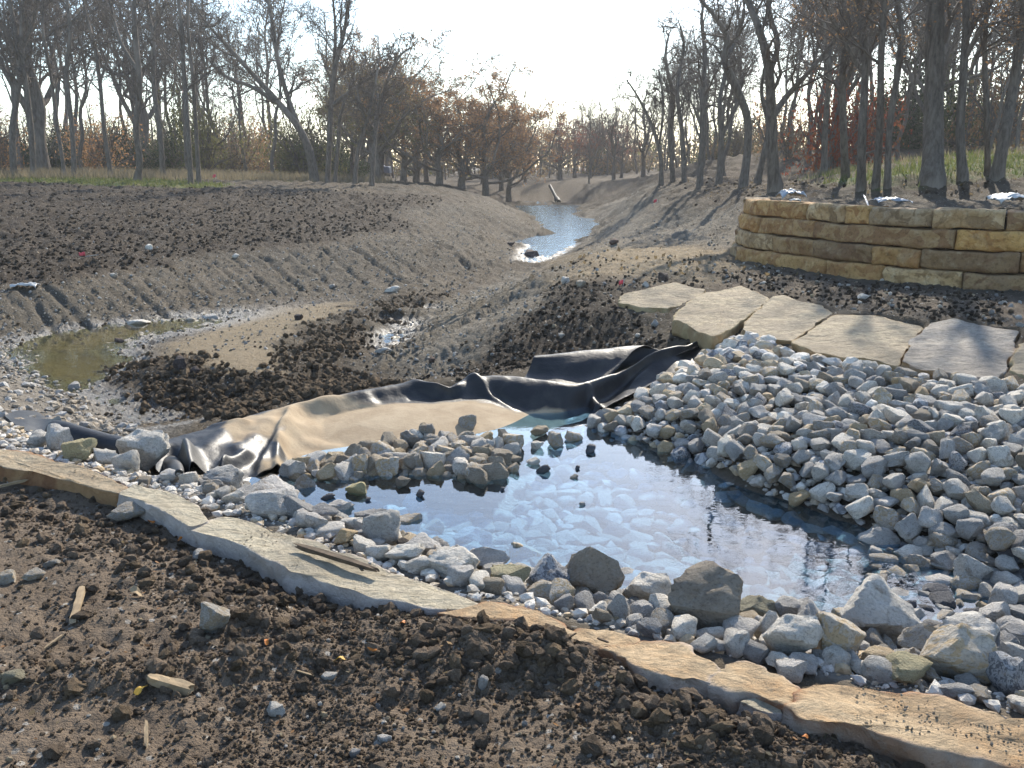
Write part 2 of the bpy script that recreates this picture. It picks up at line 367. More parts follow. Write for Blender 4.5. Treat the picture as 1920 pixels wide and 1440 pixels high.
# ------------------------------------------------------------------ terrain heights
# control lines: (photo px x, photo px y, height in metres), turned into world points by the camera ray at that height
LINES = [
    # near soil and the bank edge
    [(-500, 1440, 0.02), (0, 1440, 0.02), (480, 1440, 0.0), (960, 1440, 0.0), (1300, 1440, 0.0)],
    [(-300, 1200, 0.02), (0, 1180, 0.0), (350, 1200, 0.0), (700, 1300, -0.02), (1100, 1360, 0.0)],
    [(0, 1000, -0.03), (200, 1020, -0.03), (430, 1110, -0.04)],
    [(-300, 850, 0.0), (0, 895, -0.03), (200, 945, -0.05), (360, 1005, -0.07), (520, 1075, -0.08), (680, 1130, -0.05)],
    [(760, 1168, 0.0), (900, 1182, 0.015), (1080, 1222, 0.015), (1250, 1290, -0.02), (1480, 1360, -0.04), (1750, 1450, -0.05)],
    [(450, 1190, 0.0), (700, 1215, 0.015), (950, 1260, 0.02), (1200, 1340, 0.0), (1450, 1400, -0.01)],
    # under the back of the near slabs
    [(-200, 830, 0.03), (0, 835, 0.0), (230, 895, 0.0), (450, 955, -0.01), (650, 1030, -0.02), (880, 1100, -0.03), (1100, 1160, -0.03), (1300, 1210, -0.03), (1500, 1265, -0.03), (1750, 1310, -0.03), (2000, 1360, -0.03)],
    # near water line
    [(430, 925, -0.28), (560, 965, -0.30), (720, 1015, -0.30), (900, 1060, -0.30), (1100, 1110, -0.30), (1250, 1150, -0.30), (1420, 1175, -0.30), (1560, 1190, -0.30), (1700, 1215, -0.29), (1900, 1235, -0.28), (2100, 1250, -0.25)],
    # pool floor
    [(620, 955, -0.45), (800, 960, -0.52), (1000, 960, -0.55), (1200, 950, -0.55), (1400, 1010, -0.52), (1550, 1060, -0.45)],
    [(760, 990, -0.45), (950, 1030, -0.50), (1150, 1070, -0.48), (1300, 1110, -0.45), (1500, 1130, -0.42)],
    [(1050, 850, -0.42), (1150, 880, -0.5), (1280, 930, -0.5)],
    [(1680, 1100, -0.37), (1780, 1120, -0.34), (1900, 1130, -0.32), (2050, 1130, -0.30)],
    # rubble bank toe and top
    [(1090, 800, -0.30), (1200, 830, -0.30), (1330, 885, -0.30), (1420, 925, -0.30), (1560, 970, -0.30), (1680, 1015, -0.30), (1800, 1045, -0.28), (1920, 1070, -0.25)],
    [(1310, 700, -0.02), (1390, 660, 0.05), (1500, 690, 0.06), (1700, 725, 0.08), (1920, 745, 0.10), (2150, 760, 0.1)],
    [(1300, 770, -0.12), (1500, 800, -0.08), (1700, 850, -0.05), (1920, 880, -0.02)],
    # under the upper slabs (back edge) and plateau
    [(1165, 555, 0.16), (1280, 540, 0.2), (1400, 555, 0.24), (1600, 590, 0.28), (1760, 610, 0.30), (1920, 625, 0.3), (2150, 640, 0.3)],
    [(1100, 505, 0.22), (1250, 520, 0.25), (1400, 520, 0.28), (1600, 545, 0.29), (1920, 575, 0.3), (2200, 590, 0.3)],
    [(1100, 480, 0.18), (1200, 470, 0.2), (1380, 478, 0.28), (1500, 510, 0.28), (1800, 542, 0.28), (2100, 550, 0.28)],
    # middle bank: crest and foot
    [(1160, 590, 0.08), (1090, 545, 0.17), (1030, 512, 0.16)],
    [(1250, 655, -0.05), (1120, 640, -0.15), (1000, 640, -0.2)],
    [(690, 655, -0.75), (740, 605, -0.77), (790, 580, -0.76), (840, 556, -0.66), (900, 540, -0.66), (985, 510, -0.67)],
    [(745, 690, -0.62), (850, 695, -0.55), (960, 680, -0.36), (1000, 690, -0.28)],
    [(780, 640, -0.55), (860, 590, -0.45), (950, 545, -0.4)],
    [(920, 610, -0.2), (1000, 560, -0.08)],
    # liner dam ridge
    [(290, 838, -0.28), (440, 790, -0.22), (620, 745, -0.17), (800, 720, -0.14), (900, 712, -0.14), (1000, 715, -0.16)],
    [(500, 880, -0.31), (620, 850, -0.30), (800, 850, -0.30), (960, 815, -0.30), (1050, 785, -0.30)],
    [(560, 900, -0.33), (700, 890, -0.36), (850, 880, -0.38), (960, 850, -0.38)],
    [(1100, 770, -0.30), (1180, 725, -0.2), (1290, 680, -0.08)],
    # left end of the dam, gravel shoulder
    [(-250, 790, 0.0), (0, 790, -0.08), (60, 800, -0.12), (150, 840, -0.16), (260, 880, -0.2), (340, 905, -0.25)],
    [(-250, 700, -0.2), (0, 700, -0.34), (60, 735, -0.45), (170, 800, -0.5)],
    # pit floor behind the dam
    [(200, 790, -0.70), (300, 790, -0.72), (440, 765, -0.68), (620, 728, -0.66), (800, 703, -0.62)],
    [(230, 740, -0.72), (300, 745, -0.68), (450, 760, -0.6), (620, 715, -0.58)],
    [(260, 690, -0.60), (380, 715, -0.55), (520, 720, -0.54), (610, 660, -0.55), (690, 600, -0.57), (790, 560, -0.6)],
    [(320, 650, -0.66), (430, 640, -0.63), (520, 605, -0.62), (640, 575, -0.64), (720, 560, -0.66)],
    [(40, 660, -0.76), (105, 735, -0.76), (215, 750, -0.76), (225, 700, -0.77), (200, 655, -0.77), (250, 630, -0.77), (320, 605, -0.77), (420, 590, -0.74)],
    [(100, 690, -0.82), (150, 650, -0.82), (200, 625, -0.81)],
    # left bank foot and top
    [(-150, 660, -0.74), (35, 640, -0.74), (90, 622, -0.74), (180, 610, -0.74), (280, 598, -0.74), (430, 578, -0.70), (600, 552, -0.66), (720, 545, -0.64), (850, 535, -0.64), (960, 512, -0.65), (1000, 496, -0.70)],
    [(-150, 560, -0.25), (0, 532, -0.22), (110, 528, -0.2), (210, 510, -0.18), (430, 472, -0.08), (620, 458, -0.02), (760, 455, -0.05), (880, 470, -0.25), (960, 490, -0.55)],
    # field
    [(-200, 480, -0.1), (0, 470, 0.0), (300, 440, 0.1), (600, 420, 0.15), (760, 412, 0.12)],
    [(-200, 400, 0.4), (0, 400, 0.42), (300, 395, 0.4), (600, 390, 0.35), (760, 388, 0.3)],
    [(-200, 345, 0.95), (0, 340, 1.0), (300, 346, 0.92), (500, 352, 0.82), (700, 360, 0.62), (830, 369, 0.45), (925, 373, 0.1)],
    [(830, 420, 0.0), (920, 440, -0.3), (960, 465, -0.68)],
    [(850, 390, 0.2), (930, 405, -0.1), (1000, 425, -0.6)],
    # far water line
    [(985, 478, -0.75), (1000, 462, -0.75), (960, 455, -0.74), (1030, 440, -0.75), (1010, 420, -0.75), (985, 400, -0.75), (940, 381, -0.75)],
    [(1030, 480, -0.80), (1040, 450, -0.9), (1060, 420, -0.9), (1060, 395, -0.9)],
    [(1030, 490, -0.72), (1080, 460, -0.75), (1140, 412, -0.75), (1080, 404, -0.75), (1098, 395, -0.75), (1085, 381, -0.75)],
    [(930, 378, -0.75), (1000, 378, -0.75), (1090, 377, -0.75)],
    # far berm
    [(700, 352, 0.55), (850, 349, 0.5), (960, 346, 0.5), (1100, 344, 0.52), (1200, 345, 0.6)],
    [(800, 341, 0.5), (1000, 338, 0.45), (1200, 338, 0.6)],
    # far right bank
    [(1120, 462, 0.0), (1180, 440, 0.0), (1280, 425, 0.2), (1380, 425, 0.45)],
    [(1170, 370, 0.45), (1240, 392, 0.45), (1330, 397, 0.58), (1400, 402, 0.68)],
    [(1140, 385, -0.2), (1180, 415, -0.2)],
    [(1200, 352, 0.75), (1320, 352, 0.95), (1450, 360, 1.1), (1600, 358, 1.14)],
    [(1300, 338, 1.0), (1450, 335, 1.2), (1600, 347, 1.26), (1750, 346, 1.3), (1920, 336, 1.4), (2200, 332, 1.45)],
    [(1500, 330, 1.35), (1700, 325, 1.5), (1920, 318, 1.57)],
]
WORLD_PTS = [(-30, 60, 1.2), (-60, 60, 1.3), (0, 100, 0.6), (-40, 110, 1.4), (40, 100, 2.4), (60, 60, 2.6), (0, 160, 1.0), (-100, 160, 1.5), (100, 160, 3.0),
             (22, 38, 1.95), (34, 45, 2.3), (14, 42, 1.55), (8, 55, 1.1), (5, 75, 0.7), (10, 90, 0.9), (-12, 75, 0.75), (-20, 80, 1.0), (0, 300, 1.0), (-200, 250, 1.5), (200, 250, 3.5),
             (0, 1, 0.0), (-1.5, 0.8, 0), (1.5, 0.8, 0), (0, -2, 0), (-4, 0, 0), (4, 0, 0), (-6, 3, 0.05), (3.4, 2.2, -0.05), (5, 3, -0.05), (7, 5, 0.1), (0, -40, 0.5), (-40, -30, 0.5), (40, -30, 0.5), (-40, 5, 0.6), (40, 8, 1.0), (14, 8, 0.4), (-12, 6, 0.0), (0, -250, 1), (250, 0, 1.5), (-250, 0, 1.5),
             (-16, 16, -0.1), (-22, 22, 0.3)]

ctrl = []
for ln in LINES:
    w = [P(*p) for p in ln]
    for a, b_ in zip(w[:-1], w[1:]):
        la, lb = np.hypot(a[0], a[1]), np.hypot(b_[0], b_[1])
        n = max(1, int(np.linalg.norm((a - b_)[:2]) / (0.07 * (la + lb) / 2)))
        n = min(n, 6)
        for k in range(n):
            ctrl.append(a + (b_ - a) * k / n)
    ctrl.append(w[-1])
ctrl += [np.array(p, float) for p in WORLD_PTS]
ctrl = np.array(ctrl)
def uv_of(x, y):
    return np.stack([np.arctan2(x, y), np.log(np.maximum(np.hypot(x, y), 0.3))], -1)
CU = uv_of(ctrl[:, 0], ctrl[:, 1])
def tps_k(d2):
    return 0.5 * d2 * np.log(d2 + 1e-12)
n = len(CU)
K = tps_k(((CU[:, None] - CU[None]) ** 2).sum(-1)) + np.eye(n) * 2e-4
Pm = np.concatenate([np.ones((n, 1)), CU], 1)
A = np.zeros((n + 3, n + 3)); A[:n, :n] = K; A[:n, n:] = Pm; A[n:, :n] = Pm.T
rhs = np.concatenate([ctrl[:, 2], np.zeros(3)])
W = np.linalg.solve(A, rhs)
def tps(x, y):
    q = uv_of(x.ravel(), y.ravel())
    out = np.zeros(len(q))
    for i in range(0, len(q), 20000):
        s = q[i:i + 20000]
        d2 = (s ** 2).sum(1)[:, None] + (CU ** 2).sum(1)[None] - 2 * s @ CU.T
        out[i:i + 20000] = tps_k(np.maximum(d2, 0)) @ W[:n] + W[n] + s @ W[n + 1:]
    return out.reshape(x.shape)

rad = math.radians
AZ = np.concatenate([np.linspace(-math.pi, -rad(42), 46)[:-1], np.linspace(-rad(42), -rad(33), 30)[:-1], np.linspace(-rad(33), rad(33), 410), np.linspace(rad(33), rad(42), 30)[1:], np.linspace(rad(42), math.pi, 46)[1:]])
LR = np.concatenate([np.linspace(math.log(0.5), math.log(1.7), 24)[:-1], np.linspace(math.log(1.7), math.log(62), 570), np.linspace(math.log(62), math.log(600), 46)[1:]])
GA, GL = np.meshgrid(AZ, LR, indexing='ij')
GR = np.exp(GL)
GX, GY = GR * np.sin(GA), GR * np.cos(GA)
sub = (slice(None, None, 2), slice(None, None, 2))
# evaluate on a half grid then interpolate
ai = np.unique(np.concatenate([np.arange(0, len(AZ), 2), [len(AZ) - 1]])); li = np.unique(np.concatenate([np.arange(0, len(LR), 2), [len(LR) - 1]]))
Zs = tps(GX[np.ix_(ai, li)], GY[np.ix_(ai, li)])
Z1 = np.array([np.interp(LR, LR[li], row) for row in Zs])
H0 = np.array([np.interp(AZ, AZ[ai], Z1[:, j]) for j in range(len(LR))]).T
H0[GR > 200] = np.clip(H0[GR > 200], -1, 6)

# wall front (foot of the bottom course) and the fill behind it
WALL_PX = [(1400, 448), (1375, 468), (1371, 480), (1390, 489), (1460, 499), (1550, 514), (1650, 527), (1800, 540), (1920, 546), (2100, 550), (2300, 552)]
WALL = np.array([P(x, y, 0.28)[:2] for x, y in WALL_PX])
def seg_dist(x, y, pts):
    best = np.full(x.shape, 1e9); side = np.zeros(x.shape)
    for a, b_ in zip(pts[:-1], pts[1:]):
        d = b_ - a; l2 = d @ d
        t = np.clip(((x - a[0]) * d[0] + (y - a[1]) * d[1]) / l2, 0, 1)
        ex, ey = x - (a[0] + t * d[0]), y - (a[1] + t * d[1])
        dd = np.hypot(ex, ey)
        s = d[0] * ey - d[1] * ex
        m = dd < best
        best = np.where(m, dd, best); side = np.where(m, s, side)
    return best, side
wd, ws = seg_dist(GX, GY, WALL)
behind = ws > 0
fill_top = 1.13 - 0.02 * np.maximum(GR - 14, 0)
lim = (GX > WALL[0][0] - 0.2) & (GR < 24) & (GA < rad(60))
Hf = np.where(behind & lim, -0.4 + 1.5 * smooth01((wd - 0.14) / 0.3), -9)
Hf = np.minimum(Hf, fill_top)
# left flank of the fill: falls away as a bank
flank = 1.13 - 0.55 * np.hypot(np.minimum(GX - (WALL[1][0] + 0.35), 0), 0 * GX)
HB = np.maximum(H0, np.where(behind & lim, np.minimum(Hf, flank), -9))

def lookup(Z, x, y):
    a = np.arctan2(x, y); l = np.log(np.maximum(np.hypot(x, y), 0.51))
    fa = np.interp(a, AZ, np.arange(len(AZ))); fl = np.interp(l, LR, np.arange(len(LR)))
    i = np.clip(fa.astype(int), 0, len(AZ) - 2); j = np.clip(fl.astype(int), 0, len(LR) - 2)
    u, v = fa - i, fl - j
    return (Z[i, j] * (1 - u) * (1 - v) + Z[i + 1, j] * u * (1 - v) + Z[i, j + 1] * (1 - u) * v + Z[i + 1, j + 1] * u * v)

RAY_T = np.exp(np.linspace(math.log(1.2), math.log(160), 1600))
def hit(px, py, Z=None, far=60.0):
    Z = HB if Z is None else Z
    d = ray(px, py)
    x, y, z = d[0] * RAY_T, d[1] * RAY_T, CAM_H + d[2] * RAY_T
    g = lookup(Z, x, y)
    w = np.nonzero(z < g)[0]
    if len(w) == 0 or RAY_T[w[0]] > far:
        t = far
        return np.array([d[0] * t, d[1] * t, lookup(Z, np.array(d[0] * t), np.array(d[1] * t))])
    k = max(1, w[0])
    t0, t1 = RAY_T[k - 1], RAY_T[k]
    e0, e1 = z[k - 1] - g[k - 1], z[k] - g[k]
    t = t0 + (t1 - t0) * e0 / (e0 - e1 + 1e-12)
    return np.array([d[0] * t, d[1] * t, CAM_H + d[2] * t])

def world_poly(pxs, far=60.0):
    return np.array([hit(x, y, far=far)[:2] for x, y in pxs])
def poly_mask(poly, soft=0.03, wob=0.05, seed=3, X=None, Y=None):
    """soft inside-mask of a ground polygon; soft and wobble grow with distance like everything on a natural edge"""
    X = GX if X is None else X; Y = GY if Y is None else Y
    R = np.hypot(X, Y)
    nx = fbm(X, Y, 2.0, 3, seed) * wob * R; ny = fbm(X, Y, 2.0, 3, seed + 50) * wob * R
    x, y = X + nx, Y + ny
    inside = np.zeros(x.shape, bool); best = np.full(x.shape, 1e9)
    n_ = len(poly)
    for i in range(n_):
        a, b_ = poly[i], poly[(i + 1) % n_]
        d = b_ - a; l2 = d @ d + 1e-9
        t = np.clip(((x - a[0]) * d[0] + (y - a[1]) * d[1]) / l2, 0, 1)
        best = np.minimum(best, np.hypot(x - a[0] - t * d[0], y - a[1] - t * d[1]))
        c = ((a[1] > y) != (b_[1] > y)) & (x < (b_[0] - a[0]) * (y - a[1]) / (b_[1] - a[1] + 1e-12) + a[0])
        inside ^= c
    s = np.where(inside, best, -best) / (soft * R)
    return smooth01(s * 0.5 + 0.5)

PW = world_poly
m_field = poly_mask(PW([(-200, 345), (0, 342), (420, 352), (700, 364), (850, 373), (800, 384), (730, 398), (770, 428), (620, 452), (430, 470), (210, 510), (100, 528), (-200, 540)]), 0.02, 0.02)
m_lbank = poly_mask(PW([(-100, 545), (0, 535), (110, 532), (210, 514), (430, 478), (640, 456), (770, 430), (740, 398), (850, 378), (935, 378), (1040, 430), (960, 470), (1010, 490), (850, 545), (600, 560), (430, 590), (180, 625), (30, 660), (-100, 680)]), 0.02, 0.02)
m_sand = poly_mask(PW([(300, 650), (420, 600), (560, 575), (670, 566), (640, 590), (540, 630), (520, 700), (430, 708), (340, 680)]), 0.02, 0.03)
m_sand2 = poly_mask(PW([(1060, 478), (1180, 462), (1380, 470), (1372, 498), (1330, 530), (1230, 520), (1100, 520)]), 0.05, 0.05)
m_berm = poly_mask(PW([(205, 690), (300, 672), (420, 705), (510, 712), (545, 650), (640, 600), (760, 556), (860, 545), (800, 575), (700, 610), (655, 680), (745, 720), (440, 792), (330, 775), (235, 730)]), 0.02, 0.035)
m_midbank = poly_mask(PW([(740, 680), (860, 640), (1000, 560), (1030, 520), (1100, 530), (1160, 545), (1165, 590), (1310, 650), (1000, 672), (880, 718), (770, 712)]), 0.03, 0.03)
m_midgrav = poly_mask(PW([(718, 672), (745, 612), (880, 548), (1000, 503), (1048, 514), (1015, 565), (945, 630), (850, 688), (765, 704)]), 0.03, 0.03)
m_white = poly_mask(PW([(-300, 640), (0, 640), (70, 700), (180, 760), (270, 830), (150, 850), (0, 800), (-300, 800)]), 0.03, 0.03)
m_white2 = poly_mask(PW([(-200, 800), (0, 800), (100, 840), (330, 905), (480, 930), (900, 1075), (1300, 1180), (1950, 1300), (1950, 1345), (1300, 1215), (880, 1112), (450, 965), (200, 900), (0, 848), (-200, 820)]), 0.02, 0.01)
m_fbank = poly_mask(PW([(1085, 460), (1140, 412), (1085, 404), (1170, 372), (1240, 395), (1400, 402), (1390, 470), (1200, 458), (1130, 470)]), 0.03, 0.03)
m_farberm = poly_mask(PW([(850, 350), (1200, 347), (1170, 372), (1090, 378), (940, 379), (900, 372)]), 0.02, 0.01)
m_grassL = poly_mask(PW([(-300, 328), (0, 331), (200, 335), (330, 340), (425, 347), (415, 354), (330, 353), (200, 349), (0, 341), (-300, 338)], 62), 0.012, 0.015)
m_strawL = poly_mask(np.array([(-70, 75), (-26, 72), (-9, 68), (-7, 52), (-15, 48.5), (-26, 46.5), (-70, 42)]), 0.02, 0.02)
m_grassR = poly_mask(PW([(1500, 338), (1560, 322), (1640, 314), (1700, 306), (1800, 296), (1920, 286), (2100, 280), (2150, 322), (1920, 333), (1770, 341), (1650, 349), (1560, 344)], 46), 0.02, 0.03)
m_forR = poly_mask(np.array([(6, 70), (6.0, 30), (5.2, 22), (7, 17.5), (12, 16), (40, 13), (90, 90), (20, 110)]), 0.03, 0.04)
m_plat = poly_mask(PW([(1040, 505), (1160, 540), (1320, 535), (1480, 555), (1700, 600), (1950, 620), (1950, 560), (1600, 530), (1375, 495), (1100, 480)]), 0.03, 0.03)
m_fg = smooth01((3.0 - (GY + 0.35 * GX)) / 1.0) * 0 + poly_mask(np.array([P(x, y, 0.0)[:2] for x, y in [(-1200, 900), (-100, 850), (0, 870), (225, 925), (365, 985), (660, 1110), (900, 1140), (1130, 1210), (1480, 1320), (1920, 1440), (2400, 1640), (1400, 3800), (-2500, 3800)]]), 0.01, 0.008)

dark = np.clip(m_fg * 0.85, 0, 1)
deep = np.clip(m_field * 0.85 + m_berm * 0.55 + m_midbank * 0.85 * (1 - 0.7 * m_midgrav) + 0.4 * m_farberm, 0, 1)
dark = np.clip(dark + 0.35 * m_plat * (1 - m_sand2), 0, 1)
gravel = np.clip(m_lbank * (1 - m_field) * 0.32 + 0.85 * m_midgrav + m_fbank * 0.8 + m_farberm * 0.2, 0, 1)
sand = np.clip(m_sand * 0.75 + m_sand2 * 0.9, 0, 1)
white = np.clip(m_white * 0.4 + m_white2 * 0.7, 0, 1)
litter = np.clip(m_forR * (1 - m_grassR), 0, 1)
deep = np.maximum(deep, 0.6 * smooth01((GR - 44) / 10))
litter = np.maximum(litter, smooth01((GR - 60) / 12) * 0.8)
grass = np.clip(m_grassL + 0.6 * m_strawL + m_grassR * smooth01((fbm(GX, GY, 0.35, 3, 5) + 0.35) / 0.4), 0, 1)
wetness = np.clip(smooth01((-0.66 - HB) / 0.09) * smooth01((HB + 0.80) / 0.03) * (GR < 30) * (GR > 7.5), 0, 1)
_pb = smooth01((-0.745 - HB) / 0.02) * (GR < 17) * (GR > 7.5)
sand = np.maximum(sand, _pb); dark = dark * (1 - _pb); deep = deep * (1 - _pb); gravel = gravel * (1 - _pb); white = white * (1 - _pb)
wetness = np.maximum(wetness, smooth01((-0.26 - HB) / 0.05) * (GR < 7.5) * 0.8)

# flat slabs: where they lie the ground is scraped down to carry them
NEAR = 'sandstone ledge slabs along the near edge'
UP = 'flat slabs stepping up to the stone wall'
SLABS = [
    ('ledge_slab', [(-160, 848, .05), (-20, 870, .045), (60, 884, .045), (130, 899, .04), (220, 924, .035), (238, 910, .04), (190, 888, .045), (120, 867, .05), (40, 848, .05), (-60, 828, .05), (-160, 816, .05)], 0.16, 'SL_RUST', 'long narrow ledge slab with rust orange front at the far left', 11, dict(group=NEAR, edge=0.016)),
    ('ledge_slab', [(227, 926, .045), (290, 950, .04), (360, 985, .03), (392, 974, .025), (372, 948, .025), (310, 922, .035), (248, 909, .045)], 0.20, 'SL_CREAM', 'short ledge slab with a pinkish white front next to the rust fronted one', 12, dict(group=NEAR, edge=0.014)),
    ('ledge_slab', [(368, 996, .015), (430, 1012, .022), (480, 1031, .025), (560, 1066, .025), (640, 1097, .022), (700, 1119, .02), (800, 1136, .018), (866, 1140, .015), (900, 1130, .01), (846, 1110, .004), (750, 1076, .004), (640, 1038, .006), (540, 1002, .01), (465, 974, .012), (412, 964, .014)], 0.19, 'SL_CREAM', 'longest cream ledge slab carrying the wooden stake', 13, dict(group=NEAR, edge=0.018)),
    ('ledge_slab', [(832, 1148, .02), (900, 1158, .022), (990, 1178, .022), (1062, 1196, .02), (1092, 1190, .01), (1050, 1166, .005), (985, 1142, .005), (915, 1130, .01)], 0.14, 'SL_ORANGE', 'half buried orange brown ledge slab in the middle behind the clod ridge', 14, dict(group=NEAR, edge=0.02)),
    ('ledge_slab', [(1068, 1200, .012), (1120, 1210, .018), (1186, 1222, .02), (1196, 1202, .01), (1140, 1184, .005), (1092, 1180, .005)], 0.12, 'SL_ORANGE', 'small sunken orange slab left of the broken orange one', 18, dict(group=NEAR, edge=0.02)),
    ('ledge_slab', [(1124, 1220, .035), (1200, 1248, .04), (1276, 1272, .035), (1332, 1282, .03), (1342, 1244, .022), (1270, 1216, .02), (1198, 1206, .02)], 0.18, 'SL_ORANGE', 'broken orange ledge slab in front of the largest brown boulder', 15, dict(group=NEAR, edge=0.022)),
    ('ledge_slab', [(1340, 1284, .03), (1400, 1300, .032), (1470, 1314, .03), (1488, 1294, .025), (1468, 1266, .02), (1400, 1242, .02), (1352, 1238, .02)], 0.17, 'SL_ORANGE', 'cracked off right end of the broken orange ledge slab', 19, dict(group=NEAR, edge=0.02)),
    ('ledge_slab', [(1464, 1324, .035), (1500, 1348, .04), (1580, 1352, .035), (1680, 1380, .035), (1800, 1410, .035), (1960, 1454, .035), (2200, 1520, .03), (2240, 1430, .02), (2000, 1362, .02), (1850, 1330, .02), (1740, 1306, .02), (1620, 1286, .02), (1508, 1278, .02)], 0.21, 'SL_ORANGE', 'large rust and white ledge slab at the lower right corner', 16, dict(group=NEAR, wav=0.018, edge=0.02)),
    ('broken_slab', [(1395, 1316, .015), (1440, 1338, .01), (1476, 1345, .0), (1470, 1325, .01), (1420, 1308, .015)], 0.06, 'SL_CREAM', 'small white slab chip in front of the slab joint at lower right', 17, dict(cat='stone chip')),
    ('bank_slab', [(1158, 567, .17), (1202, 575, .165), (1252, 579, .16), (1292, 566, .17), (1316, 552, .19), (1322, 543, .22), (1265, 529, .25), (1211, 541, .24), (1169, 554, .2)], 0.13, 'SL_GREY', 'smallest pale slab, first of the row on the left', 21, dict(group=UP)),
    ('bank_slab', [(1262, 600, .17), (1278, 602, .17), (1307, 621, .16), (1337, 634, .16), (1386, 604, .2), (1417, 581, .24), (1445, 560, .28), (1421, 547, .3), (1390, 536, .31), (1327, 545, .28), (1290, 570, .22)], 0.17, 'SL_GREY', 'second slab with a rippled yellowish top and a buff front edge', 22, dict(group=UP, wav=0.02)),
    ('bank_slab', [(1390, 618, .18), (1420, 630, .17), (1484, 637, .17), (1558, 590, .24), (1543, 573, .27), (1494, 563, .29), (1469, 553, .3), (1450, 556, .3), (1420, 583, .24)], 0.15, 'SL_GREY', 'third slab, streaked grey and buff, half covered by rubble', 23, dict(group=UP)),
    ('bank_slab', [(1488, 640, .18), (1520, 657, .17), (1570, 669, .17), (1640, 674, .17), (1683, 684, .17), (1692, 668, .19), (1714, 636, .22), (1732, 613, .26), (1650, 592, .28), (1562, 592, .27)], 0.13, 'SL_GREY', 'fourth slab with rounded ochre lower edge and a dark crack on its right', 24, dict(group=UP, edge=0.008)),
    ('bank_slab', [(1690, 680, .19), (1750, 694, .18), (1812, 704, .16), (1870, 712, .15), (1888, 690, .18), (1902, 650, .24), (1909, 620, .3), (1850, 613, .31), (1785, 597, .32), (1746, 604, .3), (1714, 634, .25)], 0.20, 'SL_GREYR', 'largest tilted grey slab with a rust orange lower edge', 25, dict(group=UP)),
    ('bank_slab', [(1896, 694, .18), (1940, 708, .17), (2060, 712, .16), (2110, 650, .28), (2000, 628, .31), (1926, 628, .3), (1908, 655, .25)], 0.18, 'SL_GREY', 'cream slab cut off by the right picture edge', 26, dict(group=UP)),
]

def in_poly(poly, x, y):
    c = np.zeros(np.shape(x), bool)
    for i in range(len(poly)):
        a, b_ = poly[i], poly[(i + 1) % len(poly)]
        c ^= ((a[1] > y) != (b_[1] > y)) & (x < (b_[0] - a[0]) * (y - a[1]) / (b_[1] - a[1] + 1e-12) + a[0])
    return c
SLAB_PL = []
for nm_, ol_, th_, *_r in SLABS:
    w3 = np.array([P(*q) for q in ol_])
    co_, *_q = np.linalg.lstsq(np.c_[w3[:, :2], np.ones(len(w3))], w3[:, 2], rcond=None)
    SLAB_PL.append((w3[:, :2], co_))
    mk = poly_mask(w3[:, :2], 0.006, 0.0)
    pl_ = GX * co_[0] + GY * co_[1] + co_[2]
    HB = np.where(mk > 0.02, HB + (np.minimum(HB, pl_ - 0.055) - HB) * smooth01(mk * 1.6), HB)
def top_z(x, y, Z):
    """height of the ground or of the slab lying on it"""
    z = lookup(Z, np.asarray(x, float), np.asarray(y, float))
    for pg, co_ in SLAB_PL:
        z = np.where(in_poly(pg, np.asarray(x), np.asarray(y)), np.maximum(z, np.asarray(x) * co_[0] + np.asarray(y) * co_[1] + co_[2]), z)
    return z

# the liner lies on smoothed ground
LIN_PG = np.array([P(*q)[:2] for q in [(300, 900, -.25), (420, 915, -.29), (520, 905, -.31), (720, 885, -.31), (980, 846, -.31), (1080, 800, -.31), (1190, 745, -.22), (1330, 668, -.02), (1320, 640, .04), (1170, 688, -.08), (1065, 717, -.13), (880, 706, -.1), (770, 716, -.12), (620, 740, -.15), (450, 786, -.19), (285, 838, -.22)]])
m_lin = poly_mask(LIN_PG, 0.012, 0.0)
HB = HB - 0.07 * m_lin
# relief
near = smooth01((9 - GR) / 4)
det = np.zeros_like(HB)
RIDGE = np.array([P(x, y, 0.03)[:2] for x, y in [(420, 1175), (560, 1150), (700, 1160), (860, 1190), (1080, 1235), (1300, 1330), (1500, 1430)]])
RIDGE_L = np.array([P(x, y, 0.0)[:2] for x, y in [(40, 1280), (250, 1275), (430, 1250), (560, 1215)]])
_d1, _ = seg_dist(GX, GY, RIDGE); _d2, _ = seg_dist(GX, GY, RIDGE_L)
det += m_fg * (0.6 + 0.8 * vnoise(GX * 4, GY * 4, seed=9)) * (0.028 * np.exp(-(_d1 / 0.12) ** 2) + 0.03 * np.exp(-(_d2 / 0.09) ** 2)) + m_fg * 0.03 * fbm(GX, GY, 7.0, 3, 14) * np.exp(-(_d1 / 0.2) ** 2)
c1 = fbm(GX, GY, 3.0, 3, 11); c2 = fbm(GX, GY, 9.0, 3, 12); c3 = fbm(GX, GY, 24.0, 2, 13)
det += m_fg * (0.030 * c1 + 0.022 * np.abs(c2) + 0.010 * c3)
det += m_berm * (0.05 * c1 + 0.05 * np.abs(c2))
det += (m_midbank) * (0.02 * c2 + 0.02 * c3)
det += (1 - m_fg) * near * (0.010 * c2)
det += (m_lbank + m_fbank) * (0.018 * c2 + 0.012 * c3)
cf = fbm(GX, GY * 0.6, 1.6, 4, 21)
det += m_field * (0.045 * cf + 0.025 * c2)
det += litter * 0.05 * c2 * (GR < 60)
lod = fbm(GA * 26, GL * 26, 4.0, 3, 41) * 0.6 + fbm(GA * 26, GL * 26, 13.0, 2, 42) * 0.5
det += lod * 0.0042 * GR * (GR > 6.5) * (GR < 70) * (1 - 0.75 * m_sand) * (HB > -0.8)
